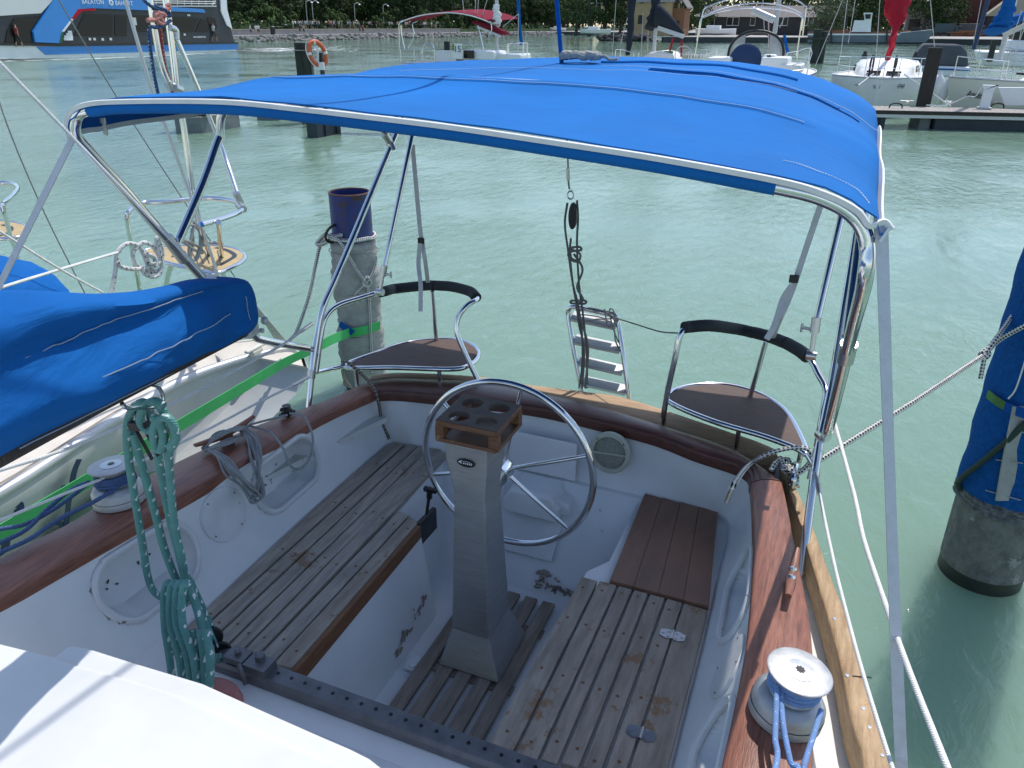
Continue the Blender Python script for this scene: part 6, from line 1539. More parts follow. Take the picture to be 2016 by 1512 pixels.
def hull_word(t, txt, a, b, hpx, m, shear=0.0):
    o = [c for c in t.children if c.name.startswith('hull') and 'stripe' not in c.name][0]
    A, B, C = hit(o, *a), hit(o, *b), hit(o, a[0], a[1]-hpx)
    up = (C-A); xd = (B-A); n = xd.cross(up).normalized(); n = n if n.dot(EYE-A) > 0 else -n
    mb = text_mb(txt, A+n*.02, xd, n.cross(xd.normalized()), up.length/.72, .012, shear); xs_ = [(q-A).dot(xd.normalized()) for q in mb.v]; k = xd.length/max(xs_)
    mb.v = [q+xd.normalized()*((q-A).dot(xd.normalized())*(k-1)) for q in mb.v]
    # settle every letter on the curved side
    me = o.data; mw = Matrix.Translation(sum((q.location for q in (o, o.parent)), V())); bt = BVHTree.FromPolygons([mw @ v.co for v in me.vertices], [tuple(q.vertices) for q in me.polygons])
    out = []
    for q in mb.v:
        r_ = bt.find_nearest(q); h_ = (q-A).dot(n)-.02; out.append(r_[0]+n*(.018+h_) if r_[0] is not None else q)
    mb.v = out; return mb.build('lettering', m, t, recalc=False)
def hull_text(t, txt, px, py, size, dirx, m, y, shear=0, th=.01, lift=.03):
    o = P(px, py, y=y)-_f*lift; return text_mb(txt, o, dirx, (0, 0, 1), size, th, shear).build('lettering', m, t)
hull_word(t, '4710', (1718, 174), (1733, 174), 8, M['grey_plastic']); hull_word(t, '4710', (1764, 174), (1778, 174), 8, M['grey_plastic'])
wires(t, [(P(1780, 146, y=bw.y+.3), P(1872, 209, z=.6)), (P(1720, 145, y=bw.y+.3), P(1690, 168, y=bw.y-.6))], .022, 'white_rope', 'mooring_line')
for px, py, r_, tl2 in ((1846, 175, .16, 0), (1862, 176, .15, .25)):
    c = P(px, py, y=bw.y+1.2 if px < 1850 else bw.y+.6); ax_ = V((tl2, 0, 1)).normalized()
    tag(MB().lathe([(.03, -.52), (.09, -.46), (r_, -.36), (r_, .30), (.09, .42), (.04, .50), (.03, .56)], c, ax_, 20).build('fender', M['offwhite'], smooth=True, angle=50), 'white fender hanging upright against the white yacht' if px < 1850 else 'white fender hanging aslant against the beige yacht bow', 'fender', 'fenders between the two yachts')
# --- beige yacht at right
M['hull_beige'] = mat('beige_hull', (.62, .62, .53), .35, var=.05, vscale=1, coat=.3)
b2_ = P(1878, 205, y=31.8); b2_.z = 0
sd2 = V((.80, .52, 0)).normalized()
t, W, st = yacht('moored_yacht', 'beige hulled yacht with script lettering on its bow at the right edge', b2_, sd2, 9.0, 3.0, 1.05, 1.38, M['hull_beige'], M['deck'])
trunk(t, W, .2, .66, 2.0, 1.2, 1.15, .62, M['offwhite'])
mb_ = MB()
for s in (.40, .52, .62): mb_.box(W(s, -.92 if s < .5 else -.72, 1.55), (.42, .1, .14), rz=math.atan2(sd2.y, sd2.x))
mb_.box(W(.72, -.1, 1.5), (.5, .5, .08), rz=.5); mb_.build('window', M['glass_dark'], t)
mb_ = MB(); mb_.box(W(.22, 0, 1.85), (1.3, 1.6, .5), rz=math.atan2(sd2.y, sd2.x)); mb_.build('companionway', M['offwhite'], t, bevel=.05)
rails(t, [W(.45, -1.45, 1.75), W(.7, -1.1, 1.85), W(.88, -.55, 1.95), W(1.03, 0, 2.05), W(.88, .55, 1.95), W(.7, 1.1, 1.85)], 1.25)
hull_word(t, 'Amelies', (1901, 190), (1934, 194), 13, M['letter_dark'], .35)
mb_ = MB(); mb_.bar(W(.40, -1.48, .80), W(.9, -.62, .92), .03, .03); mb_.build('hull_stripe', M['letter_dark'], t)
my = 33.5
mast(t, P(1968, 118, y=my+1.5), 12, .09)
furled(t, [P(1963, 62, y=my), P(1975, 50, y=my+.3), P(1995, 40, y=my+.6), P(2030, 24, y=my+1)], lambda f: .42-.1*f, M['sea_canvas'], 'sail_cover', .4)
furled(t, [P(1968, 55, y=my), P(1978, 30, y=my), P(1987, 5, y=my), P(1992, -40, y=my)], lambda f: .36-.2*f, M['sea_canvas'], 'mast_cover', .4)
MB().bar(P(1975, 70, y=my-.3), P(2030, 44, y=my-.3), .14, .16).build('boom', M['gel_cream'], t)
MB().tube([P(1917, 97, y=my-1), P(1931, 50, y=my-1), P(1945, 0, y=my-1), P(1955, -50, y=my-1)], .07, n=8, smooth=False).build('furled_jib', M['navy'], t, smooth=True)
wires(t, [(P(1912, 110, y=my-1), P(1936, -20, y=my-1)), (P(1965, 160, y=my-1), P(2012, 20, y=my-1)), (P(1975, 165, y=my-1), P(2030, 20, y=my-1)), (P(1990, 160, y=my), P(2025, -10, y=my))])
# --- motor boat with slate cover behind
q = P(1855, 140, d=44); q.z = 0
mbt = thing('motor_boat', 'motor boat under a slate grey canopy behind the dark pile', 'motorboat', tuple(q))
yq = q.y
MB().prism([P(1792, 128, y=yq), P(1908, 132, y=yq), P(1904, 100, y=yq), P(1894, 88, y=yq), P(1820, 86, y=yq), P(1806, 102, y=yq)], (0, 2.4, 0)).build('canopy', M['slate_canvas'], mbt, bevel=.15, seg=3)
MB().prism([P(1788, 128, y=yq-.15), P(1912, 132, y=yq-.15), P(1902, 152, y=yq-.15), P(1800, 150, y=yq-.15)], (0, 2.8, 0)).build('hull', M['offwhite'], mbt, bevel=.1, seg=2)
MB().bar(P(1790, 134, y=yq-.22), P(1910, 138, y=yq-.22), .03, .08).build('hull_stripe', M['sea_canvas'], mbt)
# --- motor cruiser at far right
q = P(1990, 122, d=46); yq = q.y
mc = thing('motor_cruiser', 'white motor cruiser with rails behind the beige yacht mast', 'motorboat', (q.x, q.y, 0))
MB().prism([P(1928, 100, y=yq), P(2080, 104, y=yq), P(2080, 136, y=yq), P(1935, 130, y=yq)], (0, 3, 0)).build('hull', M['offwhite'], mc, bevel=.15, seg=3)
MB().prism([P(1985, 78, y=yq+.5), P(2080, 82, y=yq+.5), P(2080, 103, y=yq+.5), P(1975, 100, y=yq+.5)], (0, 2, 0)).build('cabin', M['white'], mc, bevel=.1, seg=2)
MB().prism([P(2000, 62, y=yq+.6), P(2080, 62, y=yq+.6), P(2080, 80, y=yq+.6), P(1993, 80, y=yq+.6)], (0, 1.8, 0)).build('windscreen', M['glass_dark'], mc)
MB().box(P(1953, 100, y=yq-.3), (.30, .2, 1.2)).build('dark_post', M['black'], mc)
rails(mc, [P(px, py, y=yq-.2) for px, py in ((1930, 94), (1960, 92), (1990, 95), (2020, 99), (2060, 103))], P(1990, 118, y=yq).z, .02)
# --- grey sail cover yacht in the middle
q = P(1290, 150, d=31); yq = q.y
t, W, st = yacht('moored_yacht', 'yacht with a dark grey mast and boom cover in the middle distance', (q.x-3.2, q.y-.8, 0), (1, .22, 0), 9.0, 3.1, 1.15, 1.35, M['offwhite'], M['deck'])
MB().prism([P(1258, 118, y=yq), P(1330, 120, y=yq), P(1322, 104, y=yq), P(1300, 100, y=yq), P(1278, 103, y=yq)], (0, 1.6, 0)).build('cabin_trunk', M['deck'], t, bevel=.12, seg=3)
mast(t, P(1287, 104, y=yq+.6), 12, .075)
furled(t, [P(1284, 56, y=yq+.5), P(1288, 30, y=yq+.5), P(1292, 0, y=yq+.5), P(1294, -50, y=yq+.5)], lambda f: .26-.10*f, M['grey_canvas'], 'mast_cover', .5)
rg = []
for px, py, hh, w_ in ((1290, 27, .82, .22), (1300, 30, .74, .24), (1320, 44, .55, .20), (1335, 58, .40, .15), (1346, 68, .22, .09)):
    c = P(px, py, y=yq+.4); rg.append([c+V((0, w_*math.cos(a), hh*.5*math.sin(a)+.05*noise.noise(V((px*.1, a, 2))))) for a in [2*math.pi*k/14 for k in range(14)]])
MB().rings(rg).build('boom_cover', M['grey_canvas'], t, smooth=True, angle=60)
MB().bar(P(1296, 55, y=yq+.3), P(1346, 72, y=yq+.3), .10, .16).build('boom', M['alu'], t)
furled(t, [P(1236, 108, y=yq-.5), P(1239, 85, y=yq-.5), P(1241, 50, y=yq-.5), P(1244, 10, y=yq-.5), P(1248, -50, y=yq-.5)], lambda f: .09+.08*f, M['grey_canvas'], 'furled_jib', .3)
wires(t, [(P(1205, 112, y=yq-.2), P(1215, -30, y=yq-.2)), (P(1222, 85, y=yq), P(1238, 25, y=yq)), (P(1262, 112, y=yq), P(1266, 25, y=yq)), (P(1275, 103, y=yq), P(1276, 60, y=yq))])
rails(t, [P(px, py, y=yq-.8) for px, py in ((1212, 98), (1222, 97), (1248, 104), (1258, 104))], 1.2)
c = P(1345, 108, y=yq); mb_ = MB(); mb_.tube([c+V((.32*math.cos(2*math.pi*k/20), 0, .32*math.sin(2*math.pi*k/20))) for k in range(20)], .016, n=6, sub=2, closed=True)
for k in range(3): mb_.tube([c, c+V((.32*math.cos(k*2.1+.5), 0, .32*math.sin(k*2.1+.5)))], .012, n=6)
mb_.build('steering_wheel', M['steel_dull'], t)
for (a, b) in (((1325, 75), (1318, 104)), ((1342, 78), (1341, 112))): MB().ribbon([P(*a, y=yq+.3), P(*b, y=yq+.3)], .07, [(1, 0, 0)], .01).build('red_strap', M['red_canvas'], t)
mb_ = MB(); mb_.box(P(1316, 103, y=yq+.2), (.35, .25, .10)); mb_.build('green_bag', mat('green_bag_cloth', (.06, .17, .04), .8), t, bevel=.03)
mb_ = MB()
for k in range(10): mb_.tube([P(1356+k*6, 116, y=yq+1), P(1356+k*6+1, 103+(k % 3)*2, y=yq+1)], .02, n=6)
mb_.tube([P(1350, 107, y=yq+1), P(1412, 108, y=yq+1)], .018, n=6); mb_.build('guard_rail', M['steel'], t)
# --- yacht with spray hood and arch
q = P(1490, 150, d=28.5); yq = q.y
t, W, st = yacht('moored_yacht', 'yacht with a black spray hood, bare awning hoops and a covered wheel', (q.x+.3, q.y+7.5, 0), (-.05, -1, 0), 10.5, 3.8, 1.25, 1.35, M['offwhite'], M['deck'])
def arch(pts, y, r=.022): return MB().tube([P(px, py, y=y+(d_ if False else 0)) for px, py in pts], r, n=8, sub=4).build('awning_hoop', M['steel'], t, smooth=True)
arch([(1368, 112), (1374, 75), (1379, 40), (1390, 32), (1420, 22), (1470, 16), (1520, 17), (1560, 24), (1578, 34), (1577, 50), (1568, 110)], yq)
arch([(1372, 80), (1380, 38), (1392, 28), (1430, 14), (1480, 7), (1530, 9), (1565, 20), (1580, 32), (1578, 60)], yq+.7)
arch([(1376, 70), (1384, 24), (1396, 12), (1440, -2), (1500, -8), (1560, -2), (1586, 13), (1586, 25), (1580, 70)], yq+1.4)
MB().tube([P(1481, 20, y=yq+.3), P(1524, 39, y=yq+.3)], .13, n=14).build('tube_light', M['alu'], t, smooth=True, angle=40)
mast(t, P(1525, 66, y=yq+3), 13, .09)
hood = []
for k in range(15):
    a = math.pi*k/14; hood.append([P(1486, 118, y=yq+1+dy)+V((-1.02*math.cos(a)*w_, 0, 1.02*math.sin(a)**.7*hh_)) for dy, w_, hh_ in ((0, 1.0, .98), (.5, .97, 1.0), (1.1, .9, .9), (1.7, .78, .55))])
fr2 = MB(); fr2.tube([h[0] for h in hood], .05, n=8, sub=3); fr2.tube([h[1] for h in hood], .04, n=8, sub=3); fr2.build('hood_frame', M['black'], t, smooth=True)
mb_ = MB(); mb_.rings([[h[1] for h in hood], [h[2] for h in hood]], closed_ring=False, cap=False); mb_.build('hood_roof', M['grey_canvas'], t, smooth=True)
mb_ = MB(); mb_.grid([[h[0] for h in hood[1:6]], [V((h[0].x, h[0].y, hood[0][0].z)) for h in hood[1:6]]]); mb_.grid([[h[0] for h in hood[9:14]], [V((h[0].x, h[0].y, hood[0][0].z)) for h in hood[9:14]]]); mb_.build('clear_panel', M['clear_vinyl'], t)
mb_ = MB(); wc_ = P(1467, 118, y=yq-.6)
mb_.lathe([(.56, -.05), (.57, 0), (.50, .04), (0, .06)], wc_, axis=(0, -1, .25), n=36); mb_.prism([P(1452, 95, y=yq-.4), P(1492, 93, y=yq-.4), P(1492, 112, y=yq-.4), P(1452, 112, y=yq-.4)], (0, .25, 0)); mb_.build('wheel_cover', M['navy'], t, smooth=True, angle=40)
mb_ = MB(); mb_.box(P(1528, 128, y=yq-.6), (.9, 1.6, .55)); mb_.box(P(1515, 122, y=yq-.8), (.42, .6, .5)); mb_.box(P(1560, 134, y=yq-.5), (.7, 2.0, .3)); mb_.box(P(1420, 122, y=yq-.6), (.8, 1.5, .35)); mb_.build('cockpit_coaming', M['offwhite'], t, bevel=.06, seg=2)
mb_ = MB()
for k in range(8): mb_.tube([P(1513+3*math.cos(k), 108, y=yq-1.3), P(1508+k*2.2, 122, y=yq-1.3), P(1514+4*math.sin(k), 134, y=yq-1.3)], .02, n=6)
mb_.build('hung_rope', M['dark_rope'], t)
rails(t, [P(px, py, y=yq-1.1+dy) for px, py, dy in ((1550, 104, .9), (1572, 100, .5), (1596, 94, .2), (1594, 118, -.4), (1560, 128, -.8))], 1.35)
rails(t, [P(px, py, y=yq-.6) for px, py in ((1372, 106), (1392, 102), (1412, 99))], 1.3)
MB().ribbon([P(1544, 68, y=yq+.6), P(1548, 90, y=yq+.5), P(1552, 106, y=yq+.4)], .10, [(1, 0, 0)], .01).build('blue_strap', M['sea_canvas'], t)
wires(t, [(P(1535, 55, y=yq+1), P(1556, 5, y=yq+1)), (P(1505, 65, y=yq+1), P(1500, -40, y=yq+1)), (P(1513, 95, y=yq+1), P(1513, 40, y=yq+1)), (P(1605, 130, y=yq+3), P(1675, -40, y=yq+3))])
MB().tube([P(1513, 40, y=yq+1.4), P(1515, 98, y=yq+1.2)], .035, n=8).build('red_line', M['red_rope'], t)
# --- yacht with wine red awning, number board
q = P(900, 150, d=38); yq = q.y
t, W, st = yacht('moored_yacht', 'white yacht with a wine red awning and a number board on its stern rail', (P(1040, 150, y=q.y+1).x, q.y+1.0, 0), (-1, -.12, 0), 6.3, 3.0, 1.15, 1.35, M['white'], M['deck'])
top_ = []
for dy in (0, 1.9):
    top_.append([P(px, py-(2 if dy else 0), y=yq+dy*.0)+V((dy*.35, dy, .10 if dy else 0)) for px, py in ((788, 42), (805, 35), (830, 28), (860, 24), (890, 23), (920, 27), (945, 34), (965, 42))])
mb_ = MB(); mb_.grid(top_, th=(0, 0, -.03)); mb_.build('awning', M['wine_canvas'], t, smooth=True, angle=60)
mb_ = MB(); mb_.tube([V((p.x, p.y-.02, p.z-.05)) for p in top_[0]], .028, n=6, sub=3); mb_.build('awning_edging', M['piping'], t)
mb_ = MB(); mb_.tube([P(787, 100, y=yq), P(786, 70, y=yq), P(786, 46, y=yq), P(793, 40, y=yq)], .022, n=6, sub=3); mb_.tube([P(797, 98, y=yq), P(791, 70, y=yq), P(789, 50, y=yq)], .022, n=6, sub=3); mb_.tube([P(803, 95, y=yq), P(815, 70, y=yq), P(812, 48, y=yq), P(822, 42, y=yq)], .02, n=6); mb_.tube([P(952, 98, y=yq), P(946, 70, y=yq), P(941, 50, y=yq)], .022, n=6)
mb_.tube([P(966, 42, y=yq), P(968, 60, y=yq), P(962, 72, y=yq)], .02, n=6); mb_.build('awning_frame', M['steel'], t)
furled(t, [P(938, 44, y=yq+.4), P(955, 50, y=yq+.4), P(975, 58, y=yq+.4), P(990, 66, y=yq+.4)], lambda f: .24+.10*f if f < .8 else .30, M['wine_canvas'], 'boom_cover', .2)
MB().bar(P(940, 53, y=yq+.2), P(985, 71, y=yq+.2), .08, .10).build('boom', M['alu'], t)
mast(t, P(978, 98, y=yq+.6), 14, .085)
furled(t, [P(978, 50, y=yq+.5), P(978, 35, y=yq+.5), P(977, 20, y=yq+.5), P(976, 10, y=yq+.5)], lambda f: .22-.08*f, M['piping'], 'hoisted_sail', .6)
mb_ = MB(); mb_.box(P(948, 108, y=yq+.3), (2.0, 1.6, .42)); mb_.box(P(990, 112, y=yq+.6), (2.4, 1.4, .34)); mb_.build('cabin_trunk', M['white'], t, bevel=.08, seg=2)
MB().box(P(923, 107, y=yq-.6), (.55, .04, .36)).build('companion_opening', M['glass_dark'], t)
mb_ = MB(); mb_.box(P(885, 111, y=yq), (1.2, 1.0, .5)); mb_.build('cockpit_coaming', M['white'], t, bevel=.05)
c = P(843, 108, y=yq-.5); mb_ = MB(); mb_.tube([c+V((.42*math.cos(2*math.pi*k/24), 0, .46*math.sin(2*math.pi*k/24))) for k in range(24)], .018, n=6, sub=2, closed=True)
for k in range(3): mb_.tube([c, c+V((.42*math.cos(k*2.1+.9), 0, .46*math.sin(k*2.1+.9)))], .012, n=6)
mb_.build('steering_wheel', M['steel_dull'], t)
rails(t, [P(px, py, y=yq-1) for px, py in ((788, 97), (815, 97), (832, 97), (855, 97))], 1.2, .02)
for pts in ([(830, 105), (835, 88), (845, 85), (852, 88), (856, 108)], [(908, 88), (912, 85), (925, 85), (932, 92)]): MB().tube([P(px, py, y=yq-.4) for px, py in pts], .02, n=6).build('pushpit', M['steel'], t)
MB().box(P(880, 90, y=yq-.7), (.24, .2, .40)).build('outboard', M['blackwrap'], t, bevel=.03)
nbp = P(900, 101, y=yq-.9); MB().box(nbp, (.50, .03, .66)).build('number_board', M['white'], t, bevel=.01)
text_mb('15', nbp+V((-.17, -.025, -.04)), (1, 0, 0), (0, 0, 1), .40, .008).build('number', M['letter_dark'], t)
MB().box(nbp+V((-.19, -.02, .17)), (.10, .02, .30)).build('board_stripe', mat('olive_paint', (.20, .22, .04), .6), t)
MB().tube([P(1027, 88, y=yq+.8), P(1022, 40, y=yq+.8), P(1019, -40, y=yq+.8)], .09, n=8).build('furled_jib', M['sea_canvas'], t, smooth=True)
wires(t, [(P(1020, 105, y=yq+.7), P(1021, 28, y=yq+.7)), (P(935, 30, y=yq+.5), P(938, -30, y=yq+.5)), (P(940, 30, y=yq+.5), P(944, -30, y=yq+.5)), (P(948, 35, y=yq+.5), P(965, -20, y=yq+.5)), (P(990, 53, y=yq+.5), P(1021, 27, y=yq+.6)), (P(914, 26, y=yq+.5), P(908, -20, y=yq+.5)), (P(990, 66, y=yq+.5), P(998, 98, y=yq+.5)), (P(935, 92, y=yq+.3), P(968, 70, y=yq+.3))], .018)
rails(t, [P(px, py, y=yq+.3) for px, py in ((999, 88), (1001, 86), (1030, 84), (1038, 84))], 1.25, .022)

# ================================================================ FERRY
FS = P(468, 101, z=0); FB = P(0, 119, z=0); fu = (FB-FS).normalized(); fn = V((-fu.y, fu.x, 0)); fn = fn if fn.dot(EYE-FS) > 0 else -fn
M['ferry_blue'] = mat('ferry_blue_paint', (.02, .22, .60), .4, coat=.3, var=.05, vscale=.4); M['ferry_dark'] = mat('ferry_charcoal_paint', (.032, .036, .042), .45, var=.1, vscale=.4); M['ferry_silver'] = mat('ferry_silver_panel', (.60, .61, .61), .35, .4)
fe = thing('ferry', 'blue and charcoal passenger ferry gliding left past the harbour', 'ferry', tuple((FS+FB)/2))
def FP(px, py, lift=0.0): return PP(px, py, FS+fn*lift, fn)
def fpoly(pts, lift, th, name, m): return MB().prism([FP(px, py, 0)+fn*lift for px, py in pts], fn*(-th)).build(name, M[m] if isinstance(m, str) else m, fe)
fpoly([(-260, 135), (0, 119.5), (100, 119.5), (238, 114.5), (468, 101.5), (468, 85), (114, 86.5), (0, 86), (-260, 95)], 0, 9, 'hull', 'offwhite')
MB().prism([FP(468, 104)+V((0, 0, -1.2)), FP(-260, 138)+V((0, 0, -1.2)), FP(-260, 134)+V((0, 0, .15)), FP(0, 119)+V((0, 0, .10)), FP(238, 114)+V((0, 0, .10)), FP(468, 101.5)+V((0, 0, .10))], fn*-8.9).build('hull_bottom', M['float'], fe)
fpoly([(71, 92), (468, 86), (468, 97.5), (89, 108)], .05, .3, 'blue_band', 'ferry_blue')
fpoly([(-260, 92), (0, 85), (114, 86), (468, 83.3), (468, 86), (114, 91), (0, 89.5), (-260, 99)], .12, 9.1, 'rubbing_belt', 'black')
fpoly([(-200, 92), (-200, -70), (424, -70), (432, 0), (440, 30), (455, 57), (463, 84), (114, 86.5), (0, 85.5)], -.05, 8.6, 'superstructure', 'ferry_dark')
fpoly([(-200, -20), (0, -4), (104, 0), (80, 26), (0, 31), (-200, 40)], .06, .3, 'silver_panel', 'ferry_silver')
fpoly([(-200, -60), (120, -60), (104, -6), (0, -9), (-200, -24)], .06, .3, 'silver_panel', 'ferry_silver')
fpoly([(10, 84), (14, 60), (28, 36), (80, 31), (62, 60), (64, 84)], .02, .2, 'bow_window', 'glass_dark')
fpoly([(130, -60), (104, 0), (62, 62), (66, 83), (113, 85), (118, 70), (140, 37), (152, 18), (178, 16), (402, 25), (398, 18), (310, 12), (285, -2), (270, -60)], .22, .4, 'blue_ribbon', 'ferry_blue')
fpoly([(118, 62), (137, 37), (141, 38), (123, 62)], .24, .2, 'white_stripe', 'white'); fpoly([(137, 37), (150, 18), (185, 16.5), (185, 21), (157, 22.5), (143, 38)], .24, .2, 'red_stripe', M['red_canvas']); fpoly([(113, 85), (116, 70), (119, 62), (122, 62), (118, 85)], .24, .2, 'green_stripe', mat('dark_green_paint', (.02, .10, .04), .5))
for k, pts in enumerate([[(145, 71), (166, 27), (222, 29), (222, 71)], [(226, 71), (226, 29), (250, 30), (250, 71)], [(264, 63), (262, 30), (300, 31), (318, 62)], [(322, 62), (325, 32), (350, 33), (392, 36), (380, 63)], [(384, 63), (396, 37), (409, 40), (409, 63)], [(408, 34), (424, 36), (428, 56), (413, 55)]]):
    fpoly(pts, .0, .1, 'window', 'glass_dark')
fpoly([(430, -70), (446, -70), (445, 0), (446, 18), (456, 57), (446, 50), (434, 22)], .1, .8, 'stern_pylon', 'offwhite')
fpoly([(290, 11), (424, 11), (424, 13.5), (290, 13)], .15, .3, 'deck_edge', 'ferry_silver')
mb_ = MB()
for py in (2, 6, -2): mb_.tube([FP(300, py-.5)+fn*.2, FP(422, py+1.5)+fn*.2], .035, n=5)
for px in range(305, 423, 14): mb_.tube([FP(px, -3)+fn*.2, FP(px-1, 11)+fn*.2], .03, n=5)
mb_.tube([FP(422, -8)+fn*.2, FP(420, 4)+fn*.2, FP(414, 9)+fn*.2], .04, n=5); mb_.build('deck_railing', M['white'], fe)
def ftext(txt, px, py, hpx, lift, m='letter_white', shear=0.0):
    o = FP(px, py)+fn*lift; sc = (FP(px, py-hpx)-FP(px, py)).length/.69; return text_mb(txt, o, -fu, (0, 0, 1), sc, .02, shear).build('lettering', M[m], fe)
ftext('BALATON', 157, 7.0, 8.6, .26); ftext('BAHART', 223, 10.0, 8.6, .26); ftext('www.bahart.hu', 380, 74.5, 4.2, .03)
c = FP(214.5, 5)+fn*.24; sc = (FP(214.5, 0)-FP(214.5, 5)).length
MB().lathe([(sc*1.15, -.02), (sc*1.15, .04), (0, .045)], c, axis=fn, n=28).build('emblem', M['letter_white'], fe)
mb_ = MB()
for dx in (-.45, 0, .45): mb_.tube([c+fn*.05+(-fu)*sc*dx+V((0, 0, -sc*.5)), c+fn*.05+(-fu)*sc*(dx*.8)+V((0, 0, sc*.1)), c+fn*.05+(-fu)*sc*(dx*.4)+V((0, 0, sc*.55))], sc*.10, n=5)
mb_.build('emblem_mark', M['ferry_blue'], fe)
mb_ = MB()
for px, py, w_, h_ in ((174, 77, 5, 6), (183, 77, 5, 6), (199, 77.5, 5, 6), (215, 77, 5, 6), (361, 68, 4, 5), (368, 30, 6, 4), (259, 42, 9, 18), (262, 58, 5, 20)):
    a, b = FP(px, py)+fn*.03, FP(px+w_, py)+fn*.03; hh_ = (FP(px, py+h_)-FP(px, py)).length
    mb_.bar(a, b, .02, hh_*.8, up=(0, 0, 1))
mb_.build('notice', M['ferry_silver'], fe)
mb_ = MB()
for k, (x0_, x1_) in enumerate(((133, 141), (130, 142), (126, 143), (125, 143))):
    mb_.bar(FP(x0_, 63+k*4.6)+fn*.03, FP(x1_, 63+k*4.6)+fn*.03, .02, .22, up=(0, 0, 1))
mb_.build('notice', M['letter_white'], fe)
wk = MB(); rn = random.Random(9)
M['foam_white'] = mat('white_water_foam', (.75, .80, .78), .7)
for k in range(260):
    f = rn.random()**1.6; px = 470+f*240; py = 99-f*4+rn.uniform(-1, 1)*(2+4*f)
    q = P(px, py, z=.012); s_ = rn.uniform(.15, .6)*(1.3-f)
    b = wk.add([q+V((s_*1.6*math.cos(a), s_*math.sin(a)*1.2, 0)) for a in [rn.uniform(0, .6)+2*math.pi*j/7 for j in range(7)]]); wk.face([b+j for j in range(7)])
for k in range(140):
    f = rn.random(); q = P(20+f*445, 119.5-18*f**1.4+rn.uniform(-.3, 1.0), z=.012); s_ = rn.uniform(.1, .35)
    b = wk.add([q+V((s_*math.cos(a), s_*1.8*math.sin(a), 0)) for a in [2*math.pi*j/6 for j in range(6)]]); wk.face([b+j for j in range(6)])
o = wk.build('wake_foam', M['foam_white'], recalc=False); tag(o, 'white broken foam of the wake trailing behind the ferry', 'wake', kind='stuff')

# ================================================================ FAR SHORE
M['grass'] = mat('dark_green_grass', (.05, .09, .03), .95, var=.4, vscale=.3); M['paving'] = mat('pale_paving', (.36, .34, .31), .9, var=.15, vscale=.5); M['concrete'] = mat('pale_concrete_wall', (.34, .33, .32), .9, var=.2, vscale=.6, vstretch=(1, 1, 2))  # lawn is a dark green that varies at random
M['rock'] = mat('grey_rip_rap', (.22, .21, .20), .9, var=.35, vscale=1.2, bump=.4, bscale=3)
shore = [V((-97, 20, 0)), V((-96.5, 112, 0)), V((-96, 135, 0)), V((-98, 172, 0)), V((-98.5, 222, 0)), V((-96, 275, 0)), V((-60, 282, 0)), V((-36, 280, 0))]
ld_ = MB(); zl = 1.0
poly = [(-97-3.0, 20, zl), (-99.5, 112, zl), (-99, 135, zl), (-101, 172, zl), (-101.5, 222, zl), (-99, 278, zl), (-60, 286, zl), (-36, 284, zl), (-36, 165, zl), (-6, 184, zl), (40, 184, zl), (40, 240, zl), (900, 240, zl), (900, 2500, zl), (-2500, 2500, zl), (-2500, 20, zl)]
ld_.prism([V((x, y, zl-2.0)) for x, y, z in poly], (0, 0, 2.0)); structure(ld_.build('ground', M['paving']))
up_ = MB(); up_.prism([(-2400, 20, zl+.004), (-106.0, 20, zl+.004), (-105.5, 112, zl+.004), (-105, 135, zl+.004), (-107, 172, zl+.004), (-107.5, 222, zl+.004), (-106, 286, zl+.004), (-106, 700, zl+.004), (-2400, 700, zl+.004)], (0, 0, .86)); structure(up_.build('lawn', M['grass']))
wl = thing('sea_wall', 'long low concrete wall along the far promenade', 'wall', (-104, 150, 1))
pts = [V((-104.6, 20, 0)), V((-104.2, 112, 0)), V((-103.7, 135, 0)), V((-105.7, 172, 0)), V((-106.2, 215, 0))]
mb_ = MB()
for a, b in zip(pts, pts[1:]): mb_.bar(a+V((0, 0, zl+.42)), b+V((0, 0, zl+.42)), .8, .82)
mb_.build('wall_body', M['concrete'], wl)
mb_ = MB()
for a, b in zip(pts, pts[1:]): mb_.bar(a+V((.1, 0, zl+.89)), b+V((.1, 0, zl+.89)), 1.2, .10)
mb_.build('wall_coping', M['paving'], wl)
rk = MB(); rn = random.Random(21)
def rock(mb, c, r):
    n_ = 7; ax_ = [rn.uniform(.6, 1.25) for _ in range(3)]
    rg = []
    for z_, k in ((-.6, .6), (0, 1), (.45, .8), (.72, .35)):
        rg.append([c+V((r*ax_[0]*k*math.cos(a)*rn.uniform(.8, 1.2), r*ax_[1]*k*math.sin(a)*rn.uniform(.8, 1.2), r*ax_[2]*z_)) for a in [2*math.pi*j/n_ for j in range(n_)]])
    mb.rings(rg)
for (a, b) in zip(shore[1:], shore[2:6]):
    L_ = (b-a).length; n_ = int(L_*3.2)
    for k in range(n_):
        f = rn.random(); q = a.lerp(b, f); d_ = rn.random(); q = q+V((-2.6*d_+.3, 0, 1.0*d_-.05)); rock(rk, q, rn.uniform(.28, .55))
tag(rk.build('rip_rap', M['rock'], smooth=False), 'bank of grey boulders along the water under the far promenade', 'rocks', kind='stuff')
